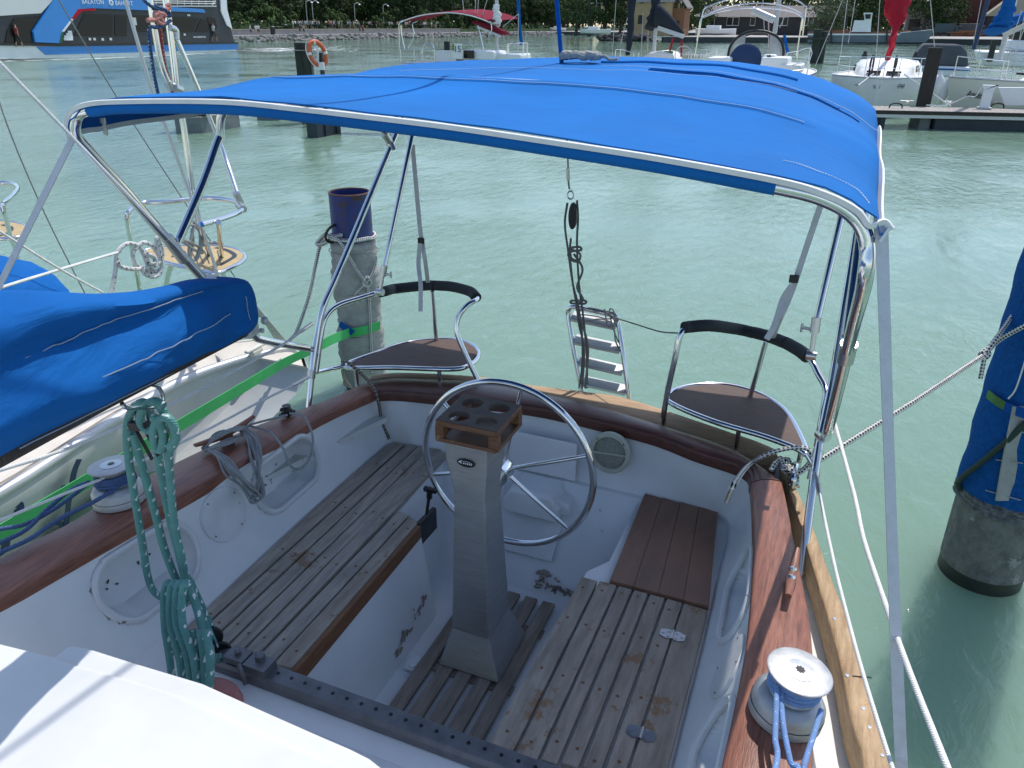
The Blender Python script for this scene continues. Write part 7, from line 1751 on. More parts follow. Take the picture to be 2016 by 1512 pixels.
# quay side at the back
qm = mat('dark_steel_quay', (.045, .05, .055), .7, var=.3, vscale=.4)
mb_ = MB()
for a, b in (((-36.4, 164.4), (-5.7, 183.2)), ((-5.7, 183.2), (40.6, 183.2)), ((-36.4, 164.4), (-36.4, 283.4)), ((40.6, 183.2), (40.6, 239.2)), ((40.6, 239.2), (400, 239.2)), ((-100, 277.6), (-36.4, 283.4))):
    mb_.bar(V((a[0], a[1], .3)), V((b[0], b[1], .3)), .8, 1.3)
structure(mb_.build('quay_wall', qm))
mb_ = MB(); mb_.bar(V((-36.6, 164.1, 1.02)), V((-5.7, 182.9, 1.02)), .9, .10); mb_.bar(V((-5.7, 182.9, 1.02)), V((40, 182.9, 1.02)), .9, .10); structure(mb_.build('quay_kerb', M['concrete']))
for k in range(60): pass
rk2 = MB()
for k in range(90): q = P(1060+rn.random()*52, 80, z=0); q = V((-40-rn.random()*12, 168+rn.random()*8, 0)); rock(rk2, q+V((0, 0, rn.uniform(-.1, .9))), rn.uniform(.5, 1.0))
tag(rk2.build('rock_mole', mat('dark_wet_rock', (.05, .05, .05), .9, var=.4, vscale=1)), 'dark heap of rocks at the tip of the quay', 'rocks', kind='stuff')

# ---- trees
def leaf_mat(name, a, b):
    m = mat(name, a, .8, vscale=.55, col2=b, detail=3, spec=.25); return m
M['leaf'] = leaf_mat('dark_foliage', (.055, .09, .027), (.018, .033, .011)); M['leaf2'] = leaf_mat('mid_green_foliage', (.07, .11, .03), (.025, .042, .014)); M['leaf3'] = leaf_mat('light_green_foliage', (.11, .17, .05), (.05, .08, .025)); M['leaf4'] = leaf_mat('silvery_foliage', (.13, .17, .085), (.055, .08, .04)); M['bark'] = mat('brown_bark', (.10, .085, .07), .95, var=.4, vscale=3)
M['bark2'] = mat('pale_bark', (.30, .26, .20), .9, var=.4, vscale=3)
def crown_mb(h, w, base, nb, seed, leaf=.5, per=95, shape='oak'):
    rn = random.Random(seed); mb = MB(); lobes = []
    for k in range(nb):
        f = rn.random(); a = rn.uniform(0, 2*math.pi)
        z = base+(h-base)*f
        if shape == 'cone': ww = w/2*(1-.75*f)
        elif shape == 'bush': ww = w/2*math.sqrt(max(.05, 1-f*f))
        else: ww = w/2*(.55+.45*math.sin(math.pi*min(1, f*.95+.05)))*(1 if f < .7 else 1-(f-.7)*1.6)
        rr = ww*rn.uniform(.35, .95); lobes.append((V((rr*math.cos(a), rr*math.sin(a), z)), rn.uniform(.10, .19)*(w+h-base)/2*1.15))
    for c, r in lobes:
        for k in range(per):
            d = V((rn.gauss(0, 1), rn.gauss(0, 1), rn.gauss(0, .8))).normalized(); p = c+d*r*rn.uniform(.55, 1.08)
            nrm = (d+V((rn.uniform(-.7, .7), rn.uniform(-.7, .7), rn.uniform(-.3, .9)))).normalized(); u = nrm.orthogonal().normalized(); v = nrm.cross(u); s = leaf*rn.uniform(.5, 1.15); a = rn.uniform(0, 6.28)
            u2 = u*math.cos(a)+v*math.sin(a); v2 = v*math.cos(a)-u*math.sin(a)
            b = mb.add([p-u2*s*.5, p+v2*s*.28, p+u2*s*.55, p-v2*s*.28]); mb.face([b, b+1, b+2, b+3])
    return mb, lobes
def tree_proto(name, h, w, base, nb, seed, lm, label, leaf=.5, per=95, shape='oak', bark='bark'):
    t = thing(name, label, 'tree' if shape != 'bush' else 'bush', (0, 0, 0))
    mb, lobes = crown_mb(h, w, base, nb, seed, leaf, per, shape)
    mb.build('crown', M[lm], t, recalc=False)
    tr = MB(); rt_ = h*.022
    tr.tube([V((0, 0, -.3)), V((.05*w*.1, 0, h*.3)), V((-.03*w, .02*w, h*.6)), V((0, 0, h*.88))], lambda f: rt_*(1.15-f), n=8, sub=4)
    for c, r in lobes[:6]:
        z0 = min(c.z*.7, h*.6); tr.tube([V((0, 0, z0)), V((c.x*.5, c.y*.5, (z0+c.z)/2+.2)), c], lambda f: rt_*.45*(1-.8*f), n=6, sub=3)
    tr.build('trunk', M[bark], t, smooth=True); return t
protos = {}
protos['a'] = tree_proto('broadleaf_tree', 17, 12, 3.0, 30, 1, 'leaf', 'tall dark broadleaf tree in the dense row behind the far promenade', .75, 110)
protos['b'] = tree_proto('broadleaf_tree', 16, 11, 3.4, 28, 2, 'leaf', 'tall dark broadleaf tree in the dense row behind the far promenade', .75, 110)
protos['c'] = tree_proto('broadleaf_tree', 18, 12, 2.6, 30, 3, 'leaf2', 'tall dark broadleaf tree in the dense row behind the far promenade', .75, 110)
protos['d'] = tree_proto('round_tree', 7.0, 4.2, 2.4, 16, 4, 'leaf2', 'small rounded tree in the planted line right of the wine red boom cover', .45, 90, 'cone')
protos['e'] = tree_proto('shrub', 3.2, 3.6, .2, 14, 5, 'leaf3', 'light green shrub on the lawn behind the promenade wall', .40, 90, 'bush')
protos['f'] = tree_proto('quay_tree', 13, 9, 2.8, 26, 6, 'leaf2', 'large leafy tree on the quay left of the yellow house', .55, 110)
protos['g'] = tree_proto('silvery_tree', 8.5, 8.0, .8, 24, 7, 'leaf4', 'silvery green willow like tree beside the low dark shed', .5, 110)
rn = random.Random(77); used = set()
def put(kind, x, y, z, s, label=None, group=None):
    if kind in used: o = copy_tree(protos[kind])
    else: o = protos[kind]; used.add(kind)
    o.location = (x, y, z); o.rotation_euler = (0, 0, rn.uniform(0, 6.28)); o.scale = (s, s, s*rn.uniform(.92, 1.1))
    if label: o['label'] = label
    if group: o['group'] = group
    return o
def at_x(px, x): v = ray(px, 50); return x, x*v.y/v.x
G1 = 'trees of the park behind the far promenade'
for px in range(452, 1075, 26):
    x, y = at_x(px+rn.uniform(-6, 6), -116-rn.uniform(0, 8)); put(rn.choice('abc'), x, y, 1.86, rn.uniform(.9, 1.15), 'tall dark broadleaf tree in the dense row behind the far promenade', G1)
for px in range(445, 1160, 24):
    x, y = at_x(px+rn.uniform(-8, 8), -136-rn.uniform(0, 16)); put(rn.choice('abc'), x, y, 1.86, rn.uniform(1.05, 1.35), 'tall dark broadleaf tree in the dense row behind the far promenade', G1)
for px in (1080, 1110, 1140, 1165, 1190, 1225, 1250):
    v = ray(px, 50); y = 330+rn.uniform(0, 30); put(rn.choice('abc'), v.x/v.y*y, y, 1.0, rn.uniform(1.2, 1.6), 'tall dark broadleaf tree in the dense row behind the far promenade', G1)
for k, px in enumerate(range(992, 1122, 12)):
    v = ray(px, 55); y = 300+rn.uniform(-3, 3); put('d', v.x/v.y*y, y, 1.0, rn.uniform(1.25, 1.5), None, 'planted line of small trees at the far end')
for px, s in ((470, .8), (497, .9), (520, 1.35), (545, 1.1), (580, .8), (655, 1.0), (676, .9), (740, .8), (760, 1.0), (835, 1.2), (850, 1.0), (880, .9), (905, 1.0)):
    x, y = at_x(px, -110-rn.uniform(0, 3)); put('e', x, y, 1.86, s*1.15, None, 'shrubs on the lawn behind the promenade wall')
def wood(name, label, boxes, m, leaf):
    rn3 = random.Random(5); mb = MB()
    for (xa, xb, ya, yb, za, zb, n_) in boxes:
        for k in range(n_):
            c = V((rn3.uniform(xa, xb), rn3.uniform(ya, yb), za+(zb-za)*rn3.random()**.8)); c.z *= .8+.25*noise.noise(V((c.x*.09, c.y*.09, 1)))
            nrm = V((rn3.uniform(-1, 1), rn3.uniform(-1, .4), rn3.uniform(-.2, 1))).normalized(); u = nrm.orthogonal().normalized(); v = nrm.cross(u); s_ = leaf*rn3.uniform(.5, 1.3)
            b = mb.add([c-u*s_*.5, c+v*s_*.35, c+u*s_*.55, c-v*s_*.35]); mb.face([b, b+1, b+2, b+3])
    tag(mb.build(name, m, recalc=False), label, 'wood', kind='stuff')
wood('wood', 'dark mass of woodland filling the gaps behind the park trees', [(-190, -150, 120, 480, 1, 19, 15000), (-130, 40, 430, 470, 1, 22, 9000), (-112, -108, 120, 300, 1.2, 3.2, 2600)], M['leaf'], 2.0)
wood('wood', 'dark tree mass behind the sheds and barge at the right', [(-30, 70, 285, 310, 1, 10.5, 6000)], M['leaf'], 1.6)
G2 = 'leafy trees along the back quay'
for px, y, s, lab in ((1135, 196, 1.25, 'large leafy tree nearest the rock heap on the quay'), (1160, 186, 1.2, 'large leafy tree left of the yellow house on the quay'), (1192, 190, 1.25, 'large leafy tree left of the yellow house on the quay'), (1222, 194, 1.1, 'large leafy tree left of the yellow house on the quay'), (1352, 205, .95, 'leafy tree between the wooden annex and the low shed'), (1378, 212, 1.0, 'leafy tree between the wooden annex and the low shed')):
    v = ray(px, 50); put('f', v.x/v.y*y, y, 1.0, s, lab, G2)
for px, y, s, lab in ((1490, 250, 1.0, 'dark tree rising behind the low shed roof'), (1530, 255, 1.05, 'dark tree rising behind the low shed roof'), (1575, 250, 1.0, 'dark tree rising behind the low shed roof'), (1665, 246, 1.4, 'tall dark tree behind the grey barge cabin'), (1690, 250, 1.35, 'tall dark tree behind the grey barge cabin'), (1730, 252, 1.3, 'tall dark tree behind the red sail bundle'), (1820, 248, 1.25, 'tall dark tree right of the red sail bundle'), (1845, 250, 1.2, 'tall dark tree right of the red sail bundle'), (1872, 250, 1.0, 'tall dark tree right of the red sail bundle')):
    v = ray(px, 50); put('c', v.x/v.y*y, y, 1.0, s*.85, lab, G2)
for px, y, s in ((1625, 200, 1.1), (1645, 204, .95)):
    v = ray(px, 50); put('g', v.x/v.y*y, y, 1.0, s, None, 'silvery trees beside the shed')
# ---- buildings at the back
def facade(px0, px1, y, zt, dep): 
    a = ray(px0, 50); b = ray(px1, 50); x0 = a.x/a.y*y; x1 = b.x/b.y*y; return x0, x1
def zat(py, px, y): return P(px, py, y=y).z
M['ochre'] = mat('ochre_plaster', (.42, .31, .16), .9, var=.15, vscale=.5); M['roof_grey'] = mat('grey_roof_tiles', (.19, .17, .16), .9, var=.25, vscale=1.5, vstretch=(1, 1, 3)); M['wood_orange'] = mat('orange_boarding', (.28, .13, .06), .8, vscale=1.5, vstretch=(6, 6, .5), col2=(.18, .08, .04)); M['shed_dark'] = mat('dark_shed_wall', (.05, .046, .045), .85, var=.25, vscale=.8); M['brick_red'] = mat('dark_red_brick', (.13, .05, .04), .9, var=.3, vscale=1.5); M['tent'] = mat('sand_coloured_roof', (.36, .32, .25), .9, var=.1, vscale=.5)
y = 182; x0, x1 = facade(1240, 1320, y, 0, 0); hs = thing('house', 'ochre plastered house with a wooden annex at the back quay', 'house', ((x0+x1)/2, y+4, 1))
h = 10.5
MB().box(((x0+x1)/2, y+4, 1+h/2), (x1-x0, 8, h)).build('wall', M['ochre'], hs)
MB().box(((x0+x1)/2, y+4, zat(2, 1280, y)), (x1-x0+.7, 8.7, .5)).build('cornice', M['concrete'], hs)
MB().prism([(x0-.6, y-.6, 1+h), (x0-.6, y+8.6, 1+h), (x0-.6, y+4, 1+h+3)], (x1-x0+1.2, 0, 0)).build('roof', M['roof_grey'], hs)
mb_ = MB()
for px in (1262, 1302):
    v = ray(px, 30); mb_.box((v.x/v.y*y, y-.04, 4.2), (1.1, .12, 1.7)); mb_.box((v.x/v.y*y, y-.04, 8.2), (1.1, .12, 1.7))
mb_.build('window', M['glass_dark'], hs)
x2, x3 = facade(1320, 1346, y+1, 0, 0)
MB().box(((x2+x3)/2, y+4, 1+2.7), (x3-x2, 6, 5.4)).build('annex_wall', M['wood_orange'], hs)
MB().prism([(x2-.1, y+.6, 1+9.6), (x3+.5, y+.6, 1+5.3), (x3+.5, y+.6, 1+5.6), (x2-.1, y+.6, 1+9.9)], (0, 7, 0)).build('annex_roof', M['roof_grey'], hs)
mb_ = MB(); v = ray(1333, 40); mb_.box((v.x/v.y*(y+.95), y+.95, 3.0), (1.0, .1, 2.0)); mb_.build('annex_window', M['glass_dark'], hs)
y = 222; x0, x1 = facade(1372, 1640, y, 0, 0); sh2 = thing('shed', 'long low dark shed with pale framed windows behind the yachts', 'shed', ((x0+x1)/2, y+5, 1))
zt = zat(33, 1500, y)
MB().box(((x0+x1)/2, y+5, (1+zt)/2), (x1-x0, 10, zt-1)).build('wall', M['shed_dark'], sh2)
MB().prism([(x0-.5, y-.8, zt-.05), (x0-.5, y+10.5, zt-.05), (x0-.5, y+5, zt+2.6)], (x1-x0+1, 0, 0)).build('roof', M['roof_grey'], sh2)
for a, b in ((1384, 1406), (1430, 1454), (1476, 1486), (1530, 1550), (1580, 1600)):
    xa, xb = facade(a, b, y, 0, 0); zc_ = zat(42, a, y); f = MB(); f.box(((xa+xb)/2, y-.04, zc_), (xb-xa, .1, 2.0)); fo = f.build('window', M['white'], sh2)
    g = MB(); nn_ = max(1, int((xb-xa)/1.1))
    for k in range(nn_): g.box((xa+(xb-xa)*(k+.5)/nn_, y-.07, zc_), ((xb-xa)/nn_-.14, .08, 1.75))
    g.build('pane', M['glass_dark'], fo)
y = 262; x0, x1 = facade(1885, 1985, y, 0, 0); bk = thing('brick_building', 'dark red brick building behind the beige yacht', 'building', ((x0+x1)/2, y+6, 1))
MB().box(((x0+x1)/2, y+6, 8), (x1-x0, 12, 14)).build('wall', M['brick_red'], bk)
MB().prism([(x0-.5, y-.6, 15), (x0-.5, y+12.6, 15), (x0-.5, y+6, 19)], (x1-x0+1, 0, 0)).build('roof', M['roof_grey'], bk)
mb_ = MB()
for px in range(1895, 1985, 22):
    v = ray(px, 50); mb_.box((v.x/v.y*y, y-.05, 3.2), (1.6, .12, 1.8))
mb_.build('window', M['glass_dark'], bk)
y = 250; x0, x1 = facade(1938, 2120, y, 0, 0); tn = thing('marquee', 'sand coloured marquee roof at the far right quay', 'tent', ((x0+x1)/2, y, 1))
MB().prism([(x0, y, 5.8), (x0+.1, y, 6.2), ((x0+x1)/2, y, 15), (x1, y, 6.2), (x1, y, 5.8)], (0, 9, 0)).build('roof', M['tent'], tn)
MB().box(((x0+x1)/2, y+5, 3.3), (x1-x0-1, 8, 4.6)).build('wall', M['shed_dark'], tn)
y = 258; x0, x1 = facade(1782, 1880, y, 0, 0); ga = thing('low_warehouse', 'low grey warehouse seen between the tree trunks', 'building', ((x0+x1)/2, y+5, 1))
MB().box(((x0+x1)/2, y+5, 4.2), (x1-x0, 8, 6.4)).build('wall', mat('pale_grey_plaster', (.33, .33, .33), .9, var=.1), ga)
MB().box(((x0+x1)/2, y+4.5, 7.5), (x1-x0+1, 10, .35)).build('roof', M['offwhite'], ga)
mb_ = MB()
for px in (1800, 1850): v = ray(px, 50); mb_.box((v.x/v.y*y, y+.95, 3.2), (2.8, .12, 3.8))
mb_.build('gate', M['glass_dark'], ga)
# dark clutter on the quay: lorries, timber stacks
def lorry(px, y, s, cm, label):
    v = ray(px, 60); x = v.x/v.y*y; t = thing('lorry', label, 'lorry', (x, y, 1.0))
    MB().box((x, y, 1+1.9*s), (4.6*s, 2.2*s, 2.2*s)).build('cargo_body', cm, t, bevel=.08); MB().prism([(x+2.4*s, y-1*s, 1+.7*s), (x+4.0*s, y-1*s, 1+.7*s), (x+4.0*s, y-1*s, 1+1.6*s), (x+3.6*s, y-1*s, 1+2.5*s), (x+2.4*s, y-1*s, 1+2.5*s)], (0, 2*s, 0)).build('cab', cm, t, bevel=.06)
    MB().prism([(x+3.0*s, y-1.02*s, 1+1.7*s), (x+3.85*s, y-1.02*s, 1+1.7*s), (x+3.55*s, y-1.02*s, 1+2.35*s), (x+3.0*s, y-1.02*s, 1+2.35*s)], (0, 2.04*s, 0)).build('cab_window', M['glass_dark'], t)
    for dx in (-1.6, -.6, 3.2): MB().lathe([(.45*s, -.15), (.48*s, 0), (.45*s, .15)], (x+dx*s, y-1*s, 1+.48*s), axis=(0, 1, 0), n=18).build('wheel', M['black'], t)
lorry(1858, 244, 1.0, mat('faded_green_lorry', (.035, .07, .075), .5), 'dark teal lorry parked right of the barge bow'); lorry(1905, 246, 1.0, mat('dark_grey_lorry', (.06, .06, .065), .5), 'dark grey lorry parked under the brick building')
for px, label in ((1640, 'pile of rusty timber at the left end of the barge'), (1770, 'pile of timber behind the red sail bundle'), (1900, 'pile of stacked boards near the right lorry')):
    rn2 = random.Random(px); y = 200 if px < 1800 else 241.5; v = ray(px, 70); x = v.x/v.y*y; mb_ = MB()
    for k in range(26): mb_.box((x+rn2.uniform(-2.4, 2.4), y+rn2.uniform(-.8, .8), 1.1+.16*(k % 9)), (rn2.uniform(2, 4.5), .25, .15), rz=rn2.uniform(-.12, .12))
    tag(mb_.build('timber_stack', M['wood_orange']), label, 'timber stack', 'timber stacks on the quay')
# barge
y = 170; bg_ = thing('barge', 'long grey blue work barge with a white cabin moored at the back', 'barge', tuple(P(1720, 84, y=y)))
bm_ = mat('grey_blue_barge', (.13, .165, .19), .6, var=.15, vscale=.6)
MB().prism([P(1590, 84, y=y), P(1822, 84, y=y), P(1834, 70, y=y), P(1839, 58, y=y), P(1775, 64, y=y), P(1770, 70, y=y), P(1590, 70, y=y)], (0, 6, 0)).build('hull', bm_, bg_, bevel=.1)
MB().prism([P(1590, 69.5, y=y-.1), P(1770, 69.5, y=y-.1), P(1770, 66.5, y=y-.1), P(1590, 66.5, y=y-.1)], (0, 6, 0)).build('deck_edge', M['white'], bg_)
MB().prism([P(1590, 66, y=y+.8), P(1768, 66, y=y+.8), P(1768, 63, y=y+.8), P(1590, 63, y=y+.8)], (0, 4, 0)).build('hatch_cover', M['rust'], bg_)
MB().prism([P(1677, 63, y=y+.5), P(1714, 63, y=y+.5), P(1716, 40, y=y+.5), P(1682, 40, y=y+.5)], (0, 3.5, 0)).build('cabin', M['offwhite'], bg_)
MB().prism([P(1702, 40, y=y+.5), P(1716, 40, y=y+.5), P(1718, 25, y=y+.5), P(1700, 25, y=y+.5)], (0, 3, 0)).build('wheelhouse', M['offwhite'], bg_)
MB().prism([P(1704, 37, y=y+.4), P(1713, 37, y=y+.4), P(1715, 28, y=y+.4), P(1703, 28, y=y+.4)], (0, .2, 0)).build('wheelhouse_window', M['glass_dark'], bg_)
mb_ = MB()
for k in range(6): mb_.tube([P(1795+k*3, 63, y=y+1), P(1797+k*3, 53+k % 3, y=y+1)], .22, n=8)
mb_.build('deck_machinery', M['black'], bg_)
for px in (1636, 1746): MB().prism([P(px-2, 84, y=y-.4), P(px+2, 84, y=y-.4), P(px+2, 54, y=y-.4), P(px-2, 54, y=y-.4)], (0, .4, 0)).build('spud_post', M['black'], bg_)
# small boats and gear along the quay
def small_boat(px, y, s, label):
    v = ray(px, 70); x = v.x/v.y*y; t = thing('dinghy', label, 'boat', (x, y, 1))
    rg = []
    for i in range(9):
        f = -1+i/4; w_ = .8*s*(1-abs(f)**2.5)+.05; rg.append([V((x+f*2.6*s, y+w_*u, 1.15+.7*s*zz+.15*abs(f))) for u, zz in ((-1, 1), (-.8, .3), (0, 0), (.8, .3), (1, 1), (0, 1.05))])
    MB().rings(rg).build('hull', M['white'], t, smooth=True, angle=50); MB().box((x-.3*s, y, 1.35+.8*s), (1.8*s, 1.0*s, .5*s)).build('cabin', M['offwhite'], t, bevel=.1)
small_boat(1172, 180, 1.35, 'small white boat laid up on the quay below the lamp mast'); small_boat(1408, 190, 1.7, 'white cabin boat with rails in front of the low shed'); small_boat(1098, 290, 1.2, 'small white boat near the rock heap')
y = 186; v = ray(1172, 50); x = v.x/v.y*y
lm = thing('lamp_mast', 'tall slim mast with a cross arm on the quay among leafy trees', 'mast', (x, y, 1))
MB().tube([V((x, y, 1)), V((x, y, 10))], .12, n=8).build('pole', M['alu'], lm); MB().bar(V((x-1.4, y, zat(6, 1172, y))), V((x+1.4, y, zat(6, 1172, y))), .15, .15).build('cross_arm', M['alu'], lm)
mb_ = MB()
for dx in (-1.3, 1.3): mb_.box((x+dx, y, zat(6, 1172, y)-.15), (.5, .3, .12))
mb_.build('lamp_head', M['offwhite'], lm)
def street_lamp(px, xx):
    x, y = at_x(px, xx); t = thing('street_lamp', 'tall curved street lamp among the park trees', 'street lamp', (x, y, 1.9), 'curved street lamps in the park')
    MB().tube([V((x, y, 1.8)), V((x, y, 6.5)), V((x+.2, y+.2, 7.2)), V((x+.6, y+.6, 7.4)), V((x+.9, y+.9, 7.1))], .07, n=6).build('pole', M['wire_grey'], t); MB().lathe([(.05, .2), (.28, 0), (.05, -.05)], (x+.9, y+.9, 7.0), n=12).build('lamp_head', M['offwhite'], t)
for px in (606, 618, 700, 756): street_lamp(px, -111)
bn_ = thing('litter_bin', 'black litter bin on the far promenade', 'bin', (*at_x(536, -101.3), 1)); x, y = at_x(536, -101.3)
MB().lathe([(.42, 0), (.45, 1.15), (.42, 1.2)], (x, y, 1), n=14).build('bin_body', M['black'], bn_); MB().lathe([(.47, 1.2), (.47, 1.32), (.2, 1.5)], (x, y, 1), n=14).build('bin_lid', M['ferry_dark'], bn_)
def car(px, xx, z, label, cm):
    x, y = at_x(px, xx); t = thing('parked_car', label, 'car', (x, y, z), 'cars parked under the park trees')
    MB().prism([(x, y-2.1, z+.3), (x, y+2.1, z+.3), (x, y+2.1, z+.85), (x, y+1.5, z+.95), (x, y-1.2, z+.95), (x, y-2.1, z+.8)], (1.7, 0, 0)).build('body', cm, t, bevel=.1, seg=2)
    MB().prism([(x+.08, y-1.1, z+.95), (x+.08, y+1.5, z+.95), (x+.08, y+1.0, z+1.45), (x+.08, y-.5, z+1.45)], (1.5, 0, 0)).build('cabin', M['glass_dark'], t, bevel=.06)
    MB().box((x+.85, y+.25, z+1.47), (1.3, 1.4, .06)).build('roof', cm, t)
    for dy in (-1.3, 1.3): MB().lathe([(.31, -.1), (.32, 0), (.31, .1)], (x+1.68, y+dy, z+.32), axis=(1, 0, 0), n=16).build('wheel', M['black'], t)
for px, lab, cm in ((718, 'white parked car nearest the left shrubs', M['white']), (730, 'pale parked car beside the white one under the trees', M['offwhite']), (864, 'white parked car under the trees left of the wine red boom cover', M['white']), (548, 'low pale car half hidden behind the promenade wall', M['offwhite'])): car(px, -112.5, 1.86, lab, cm)
# ---- people on the far promenade
def person_mesh(seed, shirt, trousers):
    rn2 = random.Random(seed); sw = rn2.uniform(.06, .2); bm = bmesh.new(); layer = bm.verts.layers.skin.verify()
    J = {'pel': (0, 0, .95, .13), 'waist': (0, 0, 1.12, .125), 'chest': (0, 0, 1.36, .15), 'neck': (0, 0, 1.52, .055), 'head': (0, .02, 1.66, .095), 'top': (0, .02, 1.76, .07)}
    for s, n_ in ((-1, 'l'), (1, 'r')):
        J['hip'+n_] = (s*.09, 0, .90, .10); J['kn'+n_] = (s*.10, s*sw+.03, .50, .065); J['an'+n_] = (s*.10, s*sw*1.6-.03, .09, .045); J['toe'+n_] = (s*.11, s*sw*1.6+.11, .04, .035)
        J['sh'+n_] = (s*.19, 0, 1.44, .06); J['el'+n_] = (s*.25, -s*sw*.5, 1.17, .045); J['wr'+n_] = (s*.25, -s*sw*.9+.08, .93, .033); J['ha'+n_] = (s*.25, -s*sw+.10, .84, .034)
    vs = {}
    for k, (x, y, z, r) in J.items():
        v = bm.verts.new((x, y, z)); v[layer].radius = (r, r); vs[k] = v
    vs['pel'][layer].use_root = True
    ed = [('pel', 'waist'), ('waist', 'chest'), ('chest', 'neck'), ('neck', 'head'), ('head', 'top')]
    for n_ in 'lr': ed += [('pel', 'hip'+n_), ('hip'+n_, 'kn'+n_), ('kn'+n_, 'an'+n_), ('an'+n_, 'toe'+n_), ('chest', 'sh'+n_), ('sh'+n_, 'el'+n_), ('el'+n_, 'wr'+n_), ('wr'+n_, 'ha'+n_)]
    for a, b in ed: bm.edges.new((vs[a], vs[b]))
    me = bpy.data.meshes.new('person'); bm.to_mesh(me); bm.free()
    ob = bpy.data.objects.new('person', me); COL.objects.link(ob); ob.modifiers.new('skin', 'SKIN'); sb = ob.modifiers.new('sub', 'SUBSURF'); sb.levels = 1
    dg = bpy.context.evaluated_depsgraph_get(); dg.update(); m2 = bpy.data.meshes.new_from_object(ob.evaluated_get(dg)); bpy.data.objects.remove(ob); bpy.data.meshes.remove(me)
    m2.name = 'person'; m2.materials.clear()
    for q in (M['skin'], shirt, trousers, M['hair']): m2.materials.append(q)
    for pl in m2.polygons:
        c = pl.center; z = c.z; pl.use_smooth = True
        pl.material_index = 3 if z > 1.70 or (z > 1.60 and c.y < -.02) else 0 if z > 1.49 else 1 if (z > 1.0 and not (abs(c.x) > .2 and z < 1.25)) else 0 if abs(c.x) > .19 and z > .78 else 2 if z > .42 else 0
    return m2
M['skin'] = mat('skin', (.42, .26, .19), .6); M['hair'] = mat('dark_hair', (.04, .028, .02), .7)
cl = {k: mat(k+'_cloth', c, .85) for k, c in (('white', (.70, .70, .68)), ('black', (.03, .03, .035)), ('navy', (.03, .045, .11)), ('red', (.40, .06, .05)), ('sand', (.42, .35, .25)), ('sky', (.25, .40, .58)))}
PM = {}
for i, (a, b) in enumerate((('white', 'navy'), ('black', 'sand'), ('red', 'black'), ('white', 'black'), ('sky', 'sand'), ('sand', 'navy'), ('black', 'black'), ('white', 'sand'))): PM[(a, b)] = person_mesh(i+3, cl[a], cl[b])
keys = list(PM)
words = {'white': 'white top', 'black': 'black top', 'red': 'red top', 'sky': 'light blue top', 'sand': 'sand coloured top'}; tw = {'navy': 'navy shorts', 'sand': 'sand coloured shorts', 'black': 'black shorts'}
def person(x, y, z, k, label, group=None, rz=None, s=1.0):
    o = bpy.data.objects.new('person', PM[k]); COL.objects.link(o); o.location = (x, y, z); o.rotation_euler = (0, 0, rn.uniform(0, 6.28) if rz is None else rz); o.scale = (s, s, s); return tag(o, label, 'person', group)
for px, k, w_ in ((492, keys[0], 'person in white top and navy shorts walking nearest the ferry stern'), (503, keys[7], 'person in white top and sand coloured shorts beside the litter bin'), (508, keys[3], 'person in white top and black shorts in the pair left of the litter bin'), (590, keys[6], 'person all in black on the promenade above the lifebuoy'), (597, keys[5], 'person in sand coloured top on the promenade above the lifebuoy'), (708, keys[6], 'person in black standing on the promenade near the curved lamps'), (714, keys[2], 'person in red top standing on the promenade near the curved lamps')):
    x, y = at_x(px, -100.6); person(x, y, 1.0, k, w_)
for i in range(70):
    px = rn.choice([rn.uniform(575, 800), rn.uniform(600, 735), rn.uniform(780, 870)]); x, y = at_x(px, -106.6-rn.uniform(0, 3)); k = rn.choice(keys)
    person(x, y, 1.86, k, f'person in {words[k[0]]} and {tw[k[1]]} in the crowd behind the promenade wall', 'people gathered behind the promenade wall')
q = FP(417, 56)+fn*.16; person(q.x, q.y, q.z-1.25, keys[3], 'person in white top leaning out at the ferry stern window', None, 0)
q = FP(30, 70)+fn*.2; person(q.x, q.y, q.z-.9, keys[2], 'person in red top at the open bow of the ferry', None, 0)
# ================================================================ LIGHT
w = bpy.data.worlds.new('World'); S.world = w; w.use_nodes = True
nt = w.node_tree; bgn = nt.nodes['Background']; sky = nt.nodes.new('ShaderNodeTexSky'); sky.sky_type = 'NISHITA'; sky.sun_disc = False
SUNV = V((.13, .50, 1.0)).normalized()
sky.sun_elevation = math.asin(SUNV.z); sky.sun_rotation = math.atan2(SUNV.x, SUNV.y); sky.air_density = 1.0; sky.dust_density = .8; sky.ozone_density = .6
nt.links.new(sky.outputs['Color'], bgn.inputs['Color']); bgn.inputs['Strength'].default_value = .15
sd_ = bpy.data.lights.new('sun', 'SUN'); sd_.energy = 2.9; sd_.angle = R(.53); sd_.color = (1, .965, .91)
so = bpy.data.objects.new('sun', sd_); COL.objects.link(so); so.rotation_euler = SUNV.to_track_quat('Z', 'Y').to_euler(); so.location = (0, 0, 30)
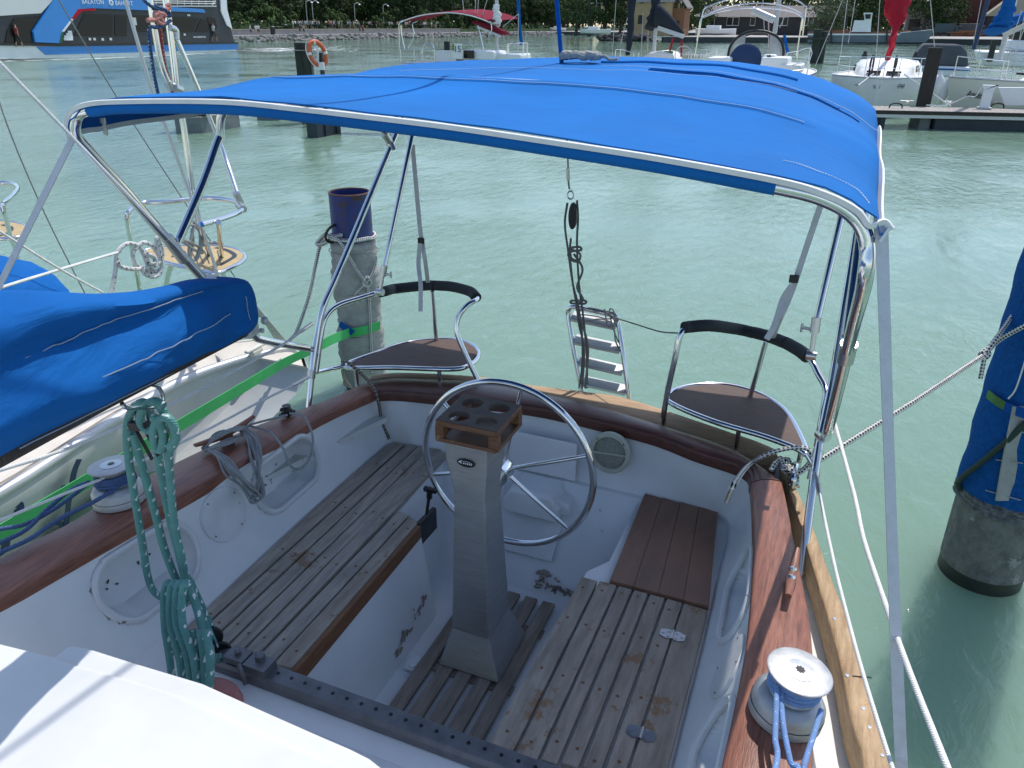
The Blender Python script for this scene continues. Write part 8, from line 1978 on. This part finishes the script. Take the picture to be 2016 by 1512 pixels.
S.view_settings.view_transform = 'Standard'; S.view_settings.look = 'None'; S.view_settings.exposure = 0.46; S.view_settings.gamma = 1
S.cycles.max_bounces = 8; S.cycles.diffuse_bounces = 3; S.cycles.glossy_bounces = 4; S.cycles.transparent_max_bounces = 12

# loose pieces of the listed parts become parts of their own
SPLIT = {'wood_plug', 'track_holes', 'screw', 'peeling_patch', 'notice', 'clear_panel', 'pushpit', 'cleat_bolt', 'rail_screw', 'window', 'pushpit_clamp', 'hull_stripe', 'dirt', 'deck_gear', 'strap', 'tie_wire', 'lamp_head', 'hinge', 'frame_clamp', 'cockpit_coaming'}
REN = {'track_holes': 'track_hole'}
def split_loose(o):
    me = o.data; n = len(me.vertices); par = list(range(n))
    def find(a):
        while par[a] != a: par[a] = par[par[a]]; a = par[a]
        return a
    for e in me.edges:
        a, b = find(e.vertices[0]), find(e.vertices[1])
        if a != b: par[a] = b
    groups = {}
    for pl in me.polygons: groups.setdefault(find(pl.vertices[0]), []).append(pl)
    base = REN.get(o.name.split('.')[0], o.name.split('.')[0])
    if len(groups) < 2 or len(groups) > 100: return
    for g in groups.values():
        ids = {}; vs = []; fs = []
        for pl in g:
            f = []
            for vi in pl.vertices:
                if vi not in ids: ids[vi] = len(vs); vs.append(me.vertices[vi].co.copy())
                f.append(ids[vi])
            fs.append(f)
        m2 = bpy.data.meshes.new(base); m2.from_pydata(vs, [], fs)
        for q in me.materials: m2.materials.append(q)
        for pl, src in zip(m2.polygons, g): pl.use_smooth = src.use_smooth
        if g[0].use_smooth: m2.set_sharp_from_angle(angle=R(45))
        n_ = bpy.data.objects.new(base, m2); COL.objects.link(n_); n_.parent = o.parent; n_.location = o.location
        for md in o.modifiers:
            k = n_.modifiers.new(md.name, md.type)
            if md.type == 'BEVEL': k.width = md.width; k.segments = md.segments; k.limit_method = 'ANGLE'; k.angle_limit = md.angle_limit
    bpy.data.objects.remove(o); bpy.data.meshes.remove(me)
for o in [o for o in COL.objects if o.type == 'MESH' and o.parent and not o.children and o.name.split('.')[0] in SPLIT]:
    if not (o.name.startswith('hinge')): split_loose(o)
